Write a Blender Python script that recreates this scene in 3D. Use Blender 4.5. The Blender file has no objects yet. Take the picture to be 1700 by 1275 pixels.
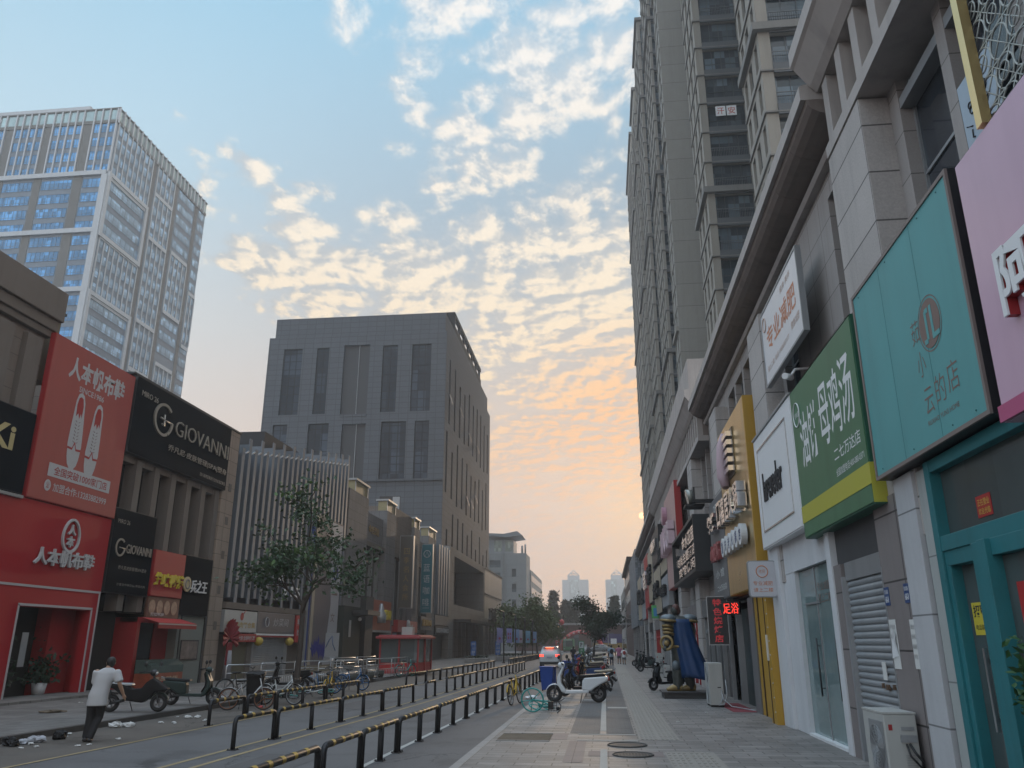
import bpy, bmesh, math, random
from mathutils import Vector, Matrix
S = bpy.context.scene
COL = S.collection
R = math.radians
random.seed(7)
# ---------------------------------------------------------------- camera
cam = bpy.data.cameras.new('camera')
cam.sensor_width = 36.0
cam.lens = 1330.0 / 1700.0 * 36.0
cam.clip_start = 0.1
cam.clip_end = 6000
camo = bpy.data.objects.new('camera', cam)
COL.objects.link(camo)
camo.location = (0, 0, 1.95)
camo.rotation_euler = (R(90 + 17.936), 0, R(6.2865))
S.camera = camo
# ---------------------------------------------------------------- world, sun, exposure
SUN_AZ, SUN_EL = 2.9, 8.5
S.view_settings.view_transform = 'Standard'
S.view_settings.look = 'None'
S.view_settings.exposure = 0.57
S.view_settings.gamma = 1.0
S.cycles.use_denoising = True
S.cycles.max_bounces = 6
S.cycles.diffuse_bounces = 3
S.cycles.glossy_bounces = 3
S.cycles.transmission_bounces = 3
S.cycles.volume_bounces = 0
S.cycles.transparent_max_bounces = 8
S.cycles.caustics_reflective = False
S.cycles.caustics_refractive = False


def lin(r, g, b):
    f = lambda c: (c / 255 / 12.92) if c <= 10 else ((c / 255 + 0.055) / 1.055) ** 2.4
    return (f(r), f(g), f(b), 1.0)


class NT:
    """small node-graph writer"""
    def __init__(s, tree):
        s.t = tree
        s.n = tree.nodes
        s.l = tree.links

    def add(s, typ, **kw):
        n = s.n.new(typ)
        for k, v in kw.items():
            setattr(n, k, v)
        return n

    def set(s, sock, v):
        if hasattr(v, 'is_output') or isinstance(v, bpy.types.NodeSocket):
            s.l.new(v, sock)
        else:
            sock.default_value = v

    def math(s, op, a, b=None, c=None, clamp=False):
        n = s.add('ShaderNodeMath', operation=op)
        n.use_clamp = clamp
        s.set(n.inputs[0], a)
        if b is not None:
            s.set(n.inputs[1], b)
        if c is not None:
            s.set(n.inputs[2], c)
        return n.outputs[0]

    def mix(s, f, a, b, blend='MIX'):
        n = s.add('ShaderNodeMix', data_type='RGBA', blend_type=blend)
        n.clamp_factor = True
        s.set(n.inputs[0], f)
        s.set(n.inputs[6], a)
        s.set(n.inputs[7], b)
        return n.outputs[2]

    def ramp(s, f, stops, interp='LINEAR'):
        n = s.add('ShaderNodeValToRGB')
        n.color_ramp.interpolation = interp
        e = n.color_ramp.elements
        while len(e) < len(stops):
            e.new(0.5)
        for k, (p, c) in enumerate(stops):
            e[k].position = p
            e[k].color = c if hasattr(c, '__len__') else (c, c, c, 1)
        s.set(n.inputs[0], f)
        return n.outputs[0]

    def noise(s, vec, scale, detail=4, rough=0.55, dist=0.0, out=0):
        n = s.add('ShaderNodeTexNoise')
        if vec is not None:
            s.l.new(vec, n.inputs['Vector'])
        n.inputs['Scale'].default_value = scale
        n.inputs['Detail'].default_value = detail
        n.inputs['Roughness'].default_value = rough
        n.inputs['Distortion'].default_value = dist
        return n.outputs[out]

    def smooth(s, x, a, b, t0=0.0, t1=1.0):
        n = s.add('ShaderNodeMapRange', interpolation_type='SMOOTHSTEP')
        s.set(n.inputs[0], x)
        n.inputs[1].default_value = a
        n.inputs[2].default_value = b
        n.inputs[3].default_value = t0
        n.inputs[4].default_value = t1
        return n.outputs[0]


W = bpy.data.worlds.new('World')
S.world = W
W.use_nodes = True
W.node_tree.nodes.clear()
g = NT(W.node_tree)
tc = g.add('ShaderNodeTexCoord')
nrm = g.add('ShaderNodeVectorMath', operation='NORMALIZE')
g.l.new(tc.outputs['Generated'], nrm.inputs[0])
D = nrm.outputs[0]
sp = g.add('ShaderNodeSeparateXYZ')
g.l.new(D, sp.inputs[0])
dx, dy, dz = sp.outputs
elev = g.math('ARCSINE', dz)                      # radians
el01 = g.math('DIVIDE', elev, R(60), clamp=True)  # 0..1 over 60 degrees
sd = (math.sin(R(SUN_AZ)) * math.cos(R(SUN_EL)), math.cos(R(SUN_AZ)) * math.cos(R(SUN_EL)), math.sin(R(SUN_EL)))
dt = g.add('ShaderNodeVectorMath', operation='DOT_PRODUCT')
g.l.new(D, dt.inputs[0])
dt.inputs[1].default_value = sd
sundot = dt.outputs['Value']
near = g.smooth(sundot, 0.70, 1.0)
clear_far = g.ramp(el01, [(0.0, lin(224, 204, 194)), (0.2, lin(230, 220, 212)), (0.36, lin(212, 219, 222)),
                          (0.5, lin(184, 211, 226)), (0.72, lin(150, 196, 222)), (1.0, lin(132, 180, 214))])
clear_sun = g.ramp(el01, [(0.0, lin(208, 184, 178)), (0.1, lin(214, 186, 174)), (0.2, lin(216, 192, 176)),
                          (0.34, lin(186, 186, 186)), (0.5, lin(152, 172, 188)), (0.7, lin(138, 178, 204)), (1.0, lin(130, 178, 212))])
clear = g.mix(near, clear_far, clear_sun)
# altocumulus sheet: directions projected on a high plane
zz = g.math('ADD', g.math('MAXIMUM', dz, 0.0), 0.07)
px = g.math('DIVIDE', dx, zz)
py = g.math('DIVIDE', dy, zz)
cb = g.add('ShaderNodeCombineXYZ')
g.set(cb.inputs[0], px)
g.set(cb.inputs[1], py)
cb.inputs[2].default_value = 3.7
rot = g.add('ShaderNodeMapping')
g.l.new(cb.outputs[0], rot.inputs[0])
rot.inputs['Rotation'].default_value = (0, 0, R(12))
rot.inputs['Scale'].default_value = (1.0, 0.80, 1.0)
P0 = rot.outputs[0]
wp = g.noise(P0, 3.0, 3, 0.5, 0.0, 1)
wv = g.add('ShaderNodeVectorMath', operation='MULTIPLY_ADD')
g.l.new(wp, wv.inputs[0])
wv.inputs[1].default_value = (0.10, 0.10, 0.0)
g.l.new(P0, wv.inputs[2])
Q0 = wv.outputs[0]
big = g.noise(P0, 1.7, 3, 0.5, 0.3)


def puffs(off):
    """rounded cells of cloud broken up by fine noise"""
    sh = g.add('ShaderNodeVectorMath', operation='ADD')
    g.l.new(Q0, sh.inputs[0])
    sh.inputs[1].default_value = off
    vo = g.add('ShaderNodeTexVoronoi', feature='F1')
    vo.inputs['Scale'].default_value = 12.5
    g.l.new(sh.outputs[0], vo.inputs['Vector'])
    fine = g.noise(sh.outputs[0], 18.0, 6, 0.62)
    mid = g.noise(sh.outputs[0], 6.2, 3, 0.55)
    a = g.math('MULTIPLY_ADD', g.math('SUBTRACT', 0.45, vo.outputs['Distance']), 0.34, 0.5)
    a = g.math('MULTIPLY_ADD', g.math('SUBTRACT', fine, 0.5), 0.66, a)
    return g.math('MULTIPLY_ADD', g.math('SUBTRACT', mid, 0.5), 0.60, a)


puff = puffs((0, 0, 0))
puff2 = puffs((0.008, 0.020, 0))
# where the sheet is thick: towards the sun, thinning to the left, plus one detached bank
azi = g.math('ARCTAN2', dx, dy)
cov_r = g.smooth(azi, R(-27), R(-2))
cov_e = g.smooth(elev, R(45), R(23))
cov_r2 = g.smooth(g.math('MULTIPLY_ADD', elev, 0.9, azi), R(-14), R(14))


def lump(az, el, r0, r1):
    n = g.add('ShaderNodeVectorMath', operation='DOT_PRODUCT')
    g.l.new(D, n.inputs[0])
    ba, be = R(az), R(el)
    n.inputs[1].default_value = (math.sin(ba) * math.cos(be), math.cos(ba) * math.cos(be), math.sin(be))
    return g.smooth(n.outputs['Value'], math.cos(R(r0)), math.cos(R(r1)))


bank = g.math('ADD', g.math('ADD', lump(-26.5, 28.5, 6.5, 1.0), lump(-23.5, 24.5, 6.0, 1.0)), g.math('ADD', lump(-17, 24.5, 6.5, 1.5), lump(-17.5, 43.5, 7.0, 1.5)))
bank = g.math('ADD', bank, g.math('ADD', g.math('MULTIPLY', lump(-1.5, 41, 9.0, 2.0), 0.62), g.math('MULTIPLY', lump(-10, 37, 7.0, 2.0), 0.5)))
cov = g.math('ADD', g.math('MULTIPLY', g.math('MULTIPLY', cov_r, cov_r2), g.math('MULTIPLY_ADD', cov_e, 0.17, 0.13)), g.math('MULTIPLY', bank, 0.17))
cov = g.math('ADD', cov, g.math('MULTIPLY', g.math('SUBTRACT', big, 0.5), 0.55))
dens = g.math('ADD', g.math('ADD', puff, cov), g.math('MULTIPLY', g.math('SUBTRACT', g.math('ADD', cov_r, g.math('MULTIPLY', bank, 0.6), clamp=True), 1.0), 0.22))
low = g.smooth(elev, R(5), R(19))
dens_f = g.math('MULTIPLY', g.smooth(dens, 0.49, 0.745), g.math('MULTIPLY_ADD', low, 0.70, 0.30))
lit = g.smooth(g.math('ADD', g.math('SUBTRACT', puff, puff2), g.math('MULTIPLY', g.math('SUBTRACT', dens, 0.64), 0.30)), -0.085, 0.15)
hot = g.smooth(sundot, 0.965, 1.0)
ccol = g.ramp(el01, [(0.0, lin(226, 172, 150)), (0.15, lin(240, 192, 152)), (0.28, lin(248, 222, 184)), (0.45, lin(250, 235, 212)), (0.65, lin(246, 240, 232)), (1.0, lin(240, 242, 244))])
cdark = g.ramp(el01, [(0.0, lin(205, 172, 164)), (0.2, lin(196, 178, 170)), (0.4, lin(184, 187, 188)), (0.7, lin(186, 202, 214)), (1.0, lin(186, 202, 216))])
ccol = g.mix(g.math('MULTIPLY', hot, 0.9), ccol, lin(255, 178, 100))
cloud = g.mix(lit, cdark, ccol)
sky = g.mix(g.math('MULTIPLY', dens_f, 0.94), clear, cloud)
glow = g.math('POWER', g.math('MAXIMUM', sundot, 0.0), 700.0)
sky = g.mix(g.math('MULTIPLY', glow, 0.42), sky, lin(255, 205, 140))
disc = g.smooth(sundot, math.cos(R(0.26)), math.cos(R(0.10)))
dsc = g.mix(disc, (0, 0, 0, 1), (2.6, 1.1, 0.35, 1), 'MIX')
sky = g.mix(1.0, sky, dsc, 'ADD')
ground_c = g.mix(g.smooth(dz, -0.02, 0.0), (0.20, 0.18, 0.17, 1), sky)
# extra sky gain added overhead, behind the viewer and far left, out of view, as fill
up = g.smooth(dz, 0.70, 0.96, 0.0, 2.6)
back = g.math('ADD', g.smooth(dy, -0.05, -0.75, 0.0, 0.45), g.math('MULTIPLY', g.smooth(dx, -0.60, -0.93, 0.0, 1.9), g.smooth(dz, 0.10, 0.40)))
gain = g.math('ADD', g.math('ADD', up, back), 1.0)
nis = g.add('ShaderNodeTexSky', sky_type='NISHITA')
nis.sun_disc = False
nis.sun_elevation = R(SUN_EL)
nis.sun_rotation = R(SUN_AZ)
nis.dust_density = 3.0
pale = g.mix(g.math('MULTIPLY', g.math('SUBTRACT', gain, 1.0), 0.60, clamp=True), ground_c, (0.43, 0.50, 0.59, 1))  # cool tint for the added out-of-view fill
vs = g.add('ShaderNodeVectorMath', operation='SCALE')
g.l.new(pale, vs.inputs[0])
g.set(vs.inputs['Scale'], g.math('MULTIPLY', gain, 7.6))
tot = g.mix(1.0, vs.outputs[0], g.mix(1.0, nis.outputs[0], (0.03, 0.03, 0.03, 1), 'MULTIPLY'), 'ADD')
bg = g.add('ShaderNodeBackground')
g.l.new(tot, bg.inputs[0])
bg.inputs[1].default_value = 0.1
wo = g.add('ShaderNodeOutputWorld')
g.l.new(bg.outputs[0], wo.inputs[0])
W.cycles.sampling_method = 'MANUAL'
W.cycles.sample_map_resolution = 1024

sl = bpy.data.lights.new('sun', 'SUN')
sl.energy = 0.6
sl.angle = R(1.5)
sl.color = (1.0, 0.74, 0.50)
so = bpy.data.objects.new('sun', sl)
COL.objects.link(so)
so.rotation_euler = Vector(sd).to_track_quat('Z', 'Y').to_euler()
so.location = (20, 0, 200)

# ---------------------------------------------------------------- object helpers
ORIG = {}


def props(o, label=None, cat=None, group=None, kind=None):
    if label:
        o['label'] = label
    if cat:
        o['category'] = cat
    if group:
        o['group'] = group
    if kind:
        o['kind'] = kind
    return o


def thing(name, label, cat, loc=(0, 0, 0), rz=0.0, group=None):
    o = bpy.data.objects.new(name, None)
    o.empty_display_size = 0.2
    COL.objects.link(o)
    o.location = loc
    o.rotation_euler = (0, 0, rz)
    ORIG[o] = Vector(loc)
    return props(o, label, cat, group)


class Fr:
    """a wall frame: u along the wall (to the viewer's right), v up, d out of the wall"""
    def __init__(s, kind, o):
        s.o = Vector(o)
        s.u, s.d = {'R': ((0, -1, 0), (-1, 0, 0)), 'L': ((0, 1, 0), (1, 0, 0)), 'F': ((1, 0, 0), (0, -1, 0)), 'B': ((-1, 0, 0), (0, 1, 0))}[kind]
        s.u, s.d, s.v = Vector(s.u), Vector(s.d), Vector((0, 0, 1))

    def P(s, u, v, d=0.0):
        return s.o + s.u * u + s.v * v + s.d * d


class FrA(Fr):
    def __init__(s, o, ang):
        s.o = Vector(o)
        s.u = Vector((math.cos(ang), math.sin(ang), 0))
        s.d = Vector((math.sin(ang), -math.cos(ang), 0))
        s.v = Vector((0, 0, 1))


class MB:
    def __init__(s):
        s.v, s.f, s.mi, s.sm = [], [], [], []
        s.m = 0
        s.smooth = False

    def _add(s, vs, fs, smooth=None):
        b = len(s.v)
        s.v.extend(Vector(p) for p in vs)
        for f in fs:
            s.f.append(tuple(b + i for i in f))
            s.mi.append(s.m)
            s.sm.append(s.smooth if smooth is None else smooth)
        return s

    def box(s, x0, x1, y0, y1, z0, z1):
        if x0 > x1: x0, x1 = x1, x0
        if y0 > y1: y0, y1 = y1, y0
        if z0 > z1: z0, z1 = z1, z0
        return s._add([(x0, y0, z0), (x1, y0, z0), (x1, y1, z0), (x0, y1, z0), (x0, y0, z1), (x1, y0, z1), (x1, y1, z1), (x0, y1, z1)],
                      [(3, 2, 1, 0), (4, 5, 6, 7), (0, 1, 5, 4), (1, 2, 6, 5), (2, 3, 7, 6), (3, 0, 4, 7)], False)

    def fbox(s, F, u0, u1, v0, v1, d0, d1):
        if u0 > u1: u0, u1 = u1, u0
        if v0 > v1: v0, v1 = v1, v0
        if d0 > d1: d0, d1 = d1, d0
        P = F.P
        return s._add([P(u0, v0, d1), P(u1, v0, d1), P(u1, v0, d0), P(u0, v0, d0), P(u0, v1, d1), P(u1, v1, d1), P(u1, v1, d0), P(u0, v1, d0)],
                      [(3, 2, 1, 0), (4, 5, 6, 7), (0, 1, 5, 4), (1, 2, 6, 5), (2, 3, 7, 6), (3, 0, 4, 7)], False)

    def quad(s, a, b, c, d):
        return s._add([a, b, c, d], [(0, 1, 2, 3)], False)

    def prism(s, F, pts, d0, d1):
        """outline (u,v) counter-clockwise, extruded from d0 to d1"""
        n = len(pts)
        vs = [F.P(u, v, d1) for u, v in pts] + [F.P(u, v, d0) for u, v in pts]
        fs = [tuple(range(n)), tuple(range(2 * n - 1, n - 1, -1))]
        for i in range(n):
            j = (i + 1) % n
            fs.append((i, n + i, n + j, j))
        return s._add(vs, fs, False)

    def tube(s, path, r, n=8, r1=None, cap=True, smooth=True):
        path = [Vector(p) for p in path]
        m = len(path)
        if hasattr(r, '__len__'):
            rs = list(r)
        else:
            r1 = r if r1 is None else r1
            rs = [r + (r1 - r) * i / max(1, m - 1) for i in range(m)]
        vs, fs = [], []
        pu = None
        for i, p in enumerate(path):
            if i == 0:
                t = path[1] - p
            elif i == m - 1:
                t = p - path[i - 1]
            else:
                t = (path[i + 1] - p).normalized() + (p - path[i - 1]).normalized()
            if t.length < 1e-9:
                t = Vector((0, 0, 1))
            t.normalize()
            if pu is None:
                pu = t.orthogonal().normalized()
            else:
                pu = pu - t * pu.dot(t)
                if pu.length < 1e-6:
                    pu = t.orthogonal()
                pu.normalize()
            w = t.cross(pu)
            for k in range(n):
                a = 2 * math.pi * k / n
                vs.append(p + (pu * math.cos(a) + w * math.sin(a)) * rs[i])
        for i in range(m - 1):
            for k in range(n):
                k2 = (k + 1) % n
                fs.append((i * n + k, i * n + k2, (i + 1) * n + k2, (i + 1) * n + k))
        s._add(vs, fs, smooth)
        if cap:
            b = len(s.v) - len(vs)
            s.f.append(tuple(b + k for k in range(n - 1, -1, -1))); s.mi.append(s.m); s.sm.append(False)
            s.f.append(tuple(b + (m - 1) * n + k for k in range(n))); s.mi.append(s.m); s.sm.append(False)
        return s

    def torus(s, c, ax, R0, r, n=24, k=8):
        ax = Vector(ax).normalized()
        a = ax.orthogonal().normalized()
        b = ax.cross(a)
        c = Vector(c)
        vs, fs = [], []
        for i in range(n):
            t = 2 * math.pi * i / n
            e = a * math.cos(t) + b * math.sin(t)
            for j in range(k):
                q = 2 * math.pi * j / k
                vs.append(c + e * (R0 + r * math.cos(q)) + ax * (r * math.sin(q)))
        for i in range(n):
            for j in range(k):
                fs.append((i * k + j, ((i + 1) % n) * k + j, ((i + 1) % n) * k + (j + 1) % k, i * k + (j + 1) % k))
        return s._add(vs, fs, True)

    def ball(s, c, rx, ry=None, rz=None, n=14, m=9, M=None):
        ry = rx if ry is None else ry
        rz = rx if rz is None else rz
        c = Vector(c)
        vs, fs = [], []
        for i in range(m + 1):
            th = math.pi * i / m
            for k in range(n):
                a = 2 * math.pi * k / n
                q = Vector((rx * math.sin(th) * math.cos(a), ry * math.sin(th) * math.sin(a), rz * math.cos(th)))
                if M is not None:
                    q = M @ q
                vs.append(c + q)
        for i in range(m):
            for k in range(n):
                fs.append((i * n + k, (i + 1) * n + k, (i + 1) * n + (k + 1) % n, i * n + (k + 1) % n))
        return s._add(vs, fs, True)

    def loft(s, rings, cap=True, smooth=True):
        n = len(rings[0])
        vs = [p for r_ in rings for p in r_]
        fs = []
        for i in range(len(rings) - 1):
            for k in range(n):
                fs.append((i * n + k, i * n + (k + 1) % n, (i + 1) * n + (k + 1) % n, (i + 1) * n + k))
        s._add(vs, fs, smooth)
        if cap:
            b = len(s.v) - len(vs)
            s.f.append(tuple(b + k for k in range(n - 1, -1, -1))); s.mi.append(s.m); s.sm.append(False)
            t = b + (len(rings) - 1) * n
            s.f.append(tuple(t + k for k in range(n))); s.mi.append(s.m); s.sm.append(False)
        return s

    def wall(s, F, u0, u1, v0, v1, holes, depth=0.2, d=0.0):
        """a wall face with rectangular openings and their reveals"""
        us = sorted({round(x, 4) for x in [u0, u1] + [h[0] for h in holes] + [h[1] for h in holes] if u0 - 1e-6 <= x <= u1 + 1e-6})
        vs = sorted({round(x, 4) for x in [v0, v1] + [h[2] for h in holes] + [h[3] for h in holes] if v0 - 1e-6 <= x <= v1 + 1e-6})
        P = F.P
        for j in range(len(vs) - 1):
            cv = (vs[j] + vs[j + 1]) / 2
            row = [h for h in holes if h[2] < cv < h[3]]
            i = 0
            while i < len(us) - 1:
                cu = (us[i] + us[i + 1]) / 2
                if any(h[0] < cu < h[1] for h in row):
                    i += 1
                    continue
                k = i
                while k + 1 < len(us) - 1 and not any(h[0] < (us[k + 1] + us[k + 2]) / 2 < h[1] for h in row):
                    k += 1
                s.quad(P(us[i], vs[j], d), P(us[k + 1], vs[j], d), P(us[k + 1], vs[j + 1], d), P(us[i], vs[j + 1], d))
                i = k + 1
        e = d - depth
        for a, b, c, t in holes:
            s.quad(P(a, c, d), P(a, t, d), P(a, t, e), P(a, c, e))
            s.quad(P(b, c, e), P(b, t, e), P(b, t, d), P(b, c, d))
            s.quad(P(a, t, d), P(b, t, d), P(b, t, e), P(a, t, e))
            s.quad(P(a, c, e), P(b, c, e), P(b, c, d), P(a, c, d))
        return s

    def mesh(s, name, mats, off=None):
        me = bpy.data.meshes.new(name)
        if off is not None:
            vs = [p - off for p in s.v]
        else:
            vs = s.v
        me.from_pydata([tuple(p) for p in vs], [], s.f)
        if not isinstance(mats, (list, tuple)):
            mats = [mats]
        for m in mats:
            me.materials.append(m)
        me.polygons.foreach_set('material_index', s.mi)
        me.polygons.foreach_set('use_smooth', s.sm)
        me.update()
        return me

    def build(s, name, mats, parent=None, world=True, bevel=0.0):
        off = ORIG[parent] if (parent is not None and world) else None
        o = bpy.data.objects.new(name, s.mesh(name, mats, off))
        COL.objects.link(o)
        if parent is not None:
            o.parent = parent
            ORIG[o] = ORIG[parent]
        else:
            ORIG[o] = Vector((0, 0, 0))
        if bevel:
            b = o.modifiers.new('bevel', 'BEVEL')
            b.width = bevel
            b.segments = 2
            b.limit_method = 'ANGLE'
            b.angle_limit = R(40)
        return o


def inst(name, me, parent, loc):
    """another object on existing mesh data, placed in world coordinates under parent"""
    o = bpy.data.objects.new(name, me)
    COL.objects.link(o)
    o.parent = parent
    o.location = Vector(loc) - ORIG[parent]
    ORIG[o] = ORIG[parent]
    return o


def copy_tree(o, parent=None):
    c = o.copy()
    COL.objects.link(c)
    c.parent = parent
    for ch in o.children:
        copy_tree(ch, c)
    return c


_tc = {}


def text_geo(body, bold=0.0, italic=0.0):
    key = (body, bold, italic)
    if key not in _tc:
        cu = bpy.data.curves.new('t', 'FONT')
        cu.body = body
        cu.size = 1.0
        cu.resolution_u = 3
        cu.offset = bold
        cu.shear = italic
        ob = bpy.data.objects.new('t', cu)
        me = bpy.data.meshes.new_from_object(ob)
        vs = [v.co.copy() for v in me.vertices]
        fs = [tuple(p.vertices) for p in me.polygons]
        bpy.data.objects.remove(ob)
        bpy.data.curves.remove(cu)
        bpy.data.meshes.remove(me)
        _tc[key] = (vs, fs)
    return _tc[key]


def put_text(mb, F, body, u0, u1, v0, v1, d0, d1=None, bold=0.0, italic=0.0):
    """lettering stretched to the box u0..u1, v0..v1; a sheet at d0 or a raised letter from d0 to d1"""
    vs, fs = text_geo(body, bold, italic)
    if not vs:
        return
    xs = [v.x for v in vs]; ys = [v.y for v in vs]
    xa, xb, ya, yb = min(xs), max(xs), min(ys), max(ys)
    f = lambda v, d: F.P(u0 + (v.x - xa) / max(1e-6, xb - xa) * (u1 - u0), v0 + (v.y - ya) / max(1e-6, yb - ya) * (v1 - v0), d)
    n = len(vs)
    if d1 is None:
        mb._add([f(v, d0) for v in vs], fs, False)
        return
    edges = {}
    for p in fs:
        for i in range(len(p)):
            a, b = p[i], p[(i + 1) % len(p)]
            edges[(a, b)] = edges.get((a, b), 0) + 1
    side = [(a, n + a, n + b, b) for (a, b) in edges if (b, a) not in edges]
    mb._add([f(v, d1) for v in vs] + [f(v, d0) for v in vs], list(fs) + side, False)


# ---------------------------------------------------------------- materials
MATS = {}


def mat(name, col, rough=0.6, metal=0.0, var=0.12, scale=3.0, bump=0.0, bscale=40.0, spec=0.5, grain=0.0, gscale=120.0, emit=0.0, streak=0.0, stain=0.0, crack=0.0):
    if name in MATS:
        return MATS[name]
    m = bpy.data.materials.new(name)
    m.use_nodes = True
    n = NT(m.node_tree)
    bs = n.n['Principled BSDF']
    c4 = tuple(col[:3]) + (1.0,)
    geo = n.add('ShaderNodeNewGeometry')
    pos = geo.outputs['Position']
    nz = n.noise(pos, scale, 4, 0.6)
    f = n.math('MULTIPLY_ADD', n.math('SUBTRACT', nz, 0.5), 2.0 * var, 1.0)
    if streak:
        mp = n.add('ShaderNodeMapping')
        n.l.new(pos, mp.inputs[0])
        mp.inputs['Scale'].default_value = (1.7, 1.7, 0.16)
        st = n.noise(mp.outputs[0], 1.2, 5, 0.65)
        f = n.math('MULTIPLY', f, n.math('MULTIPLY_ADD', n.smooth(st, 0.42, 0.75), -streak, 1.0))
    if stain:
        f = n.math('MULTIPLY', f, n.math('MULTIPLY_ADD', n.smooth(n.noise(pos, 0.55, 7, 0.68), 0.50, 0.68), -stain, 1.0))
        f = n.math('MULTIPLY', f, n.math('MULTIPLY_ADD', n.smooth(n.noise(pos, 7.0, 3, 0.6), 0.66, 0.74), -stain, 1.0))
    if crack:
        wq = n.add('ShaderNodeVectorMath', operation='MULTIPLY_ADD')
        n.l.new(n.noise(pos, 2.2, 4, 0.6, 0.0, 1), wq.inputs[0])
        wq.inputs[1].default_value = (0.9, 0.9, 0.0)
        n.l.new(pos, wq.inputs[2])
        vq = n.add('ShaderNodeTexVoronoi', feature='DISTANCE_TO_EDGE')
        vq.inputs['Scale'].default_value = 0.42
        n.l.new(wq.outputs[0], vq.inputs['Vector'])
        cr = n.math('MULTIPLY', n.smooth(vq.outputs['Distance'], 0.012, 0.003), n.smooth(n.noise(pos, 0.25, 2, 0.5), 0.45, 0.58))
        f = n.math('MULTIPLY', f, n.math('MULTIPLY_ADD', cr, -crack, 1.0))
    if grain:
        gz = n.noise(pos, gscale, 2, 0.7)
        f = n.math('MULTIPLY', f, n.math('MULTIPLY_ADD', n.math('SUBTRACT', gz, 0.5), 2.0 * grain, 1.0))
    sc = n.add('ShaderNodeVectorMath', operation='SCALE')
    sc.inputs[0].default_value = c4[:3]
    n.set(sc.inputs['Scale'], f)
    n.l.new(sc.outputs[0], bs.inputs['Base Color'])
    n.set(bs.inputs['Roughness'], n.math('MULTIPLY_ADD', nz, 0.16, max(0.02, rough - 0.08), clamp=True))
    bs.inputs['Metallic'].default_value = metal
    bs.inputs['Specular IOR Level'].default_value = spec
    if emit:
        n.l.new(sc.outputs[0], bs.inputs['Emission Color'])
        bs.inputs['Emission Strength'].default_value = emit
    if bump:
        b = n.add('ShaderNodeBump')
        b.inputs['Strength'].default_value = bump
        b.inputs['Distance'].default_value = 0.02
        n.l.new(n.noise(pos, bscale, 4, 0.6), b.inputs['Height'])
        n.l.new(b.outputs[0], bs.inputs['Normal'])
    MATS[name] = m
    return m


def wall_uv(n):
    """u,v coordinates in metres that follow upright and level faces"""
    geo = n.add('ShaderNodeNewGeometry')
    a = n.add('ShaderNodeSeparateXYZ'); n.l.new(geo.outputs['Position'], a.inputs[0])
    b = n.add('ShaderNodeSeparateXYZ'); n.l.new(geo.outputs['True Normal'], b.inputs[0])
    fl = n.math('GREATER_THAN', n.math('ABSOLUTE', b.outputs[2]), 0.6)
    sx = n.math('GREATER_THAN', n.math('ABSOLUTE', b.outputs[0]), 0.6)
    side = n.math('MULTIPLY', sx, n.math('SUBTRACT', 1.0, fl))
    u = n.math('ADD', n.math('MULTIPLY', a.outputs[1], side), n.math('MULTIPLY', a.outputs[0], n.math('SUBTRACT', 1.0, side)))
    v = n.math('ADD', n.math('MULTIPLY', a.outputs[1], fl), n.math('MULTIPLY', a.outputs[2], n.math('SUBTRACT', 1.0, fl)))
    c = n.add('ShaderNodeCombineXYZ')
    n.l.new(u, c.inputs[0]); n.l.new(v, c.inputs[1])
    return c.outputs[0], geo.outputs['Position']


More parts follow.
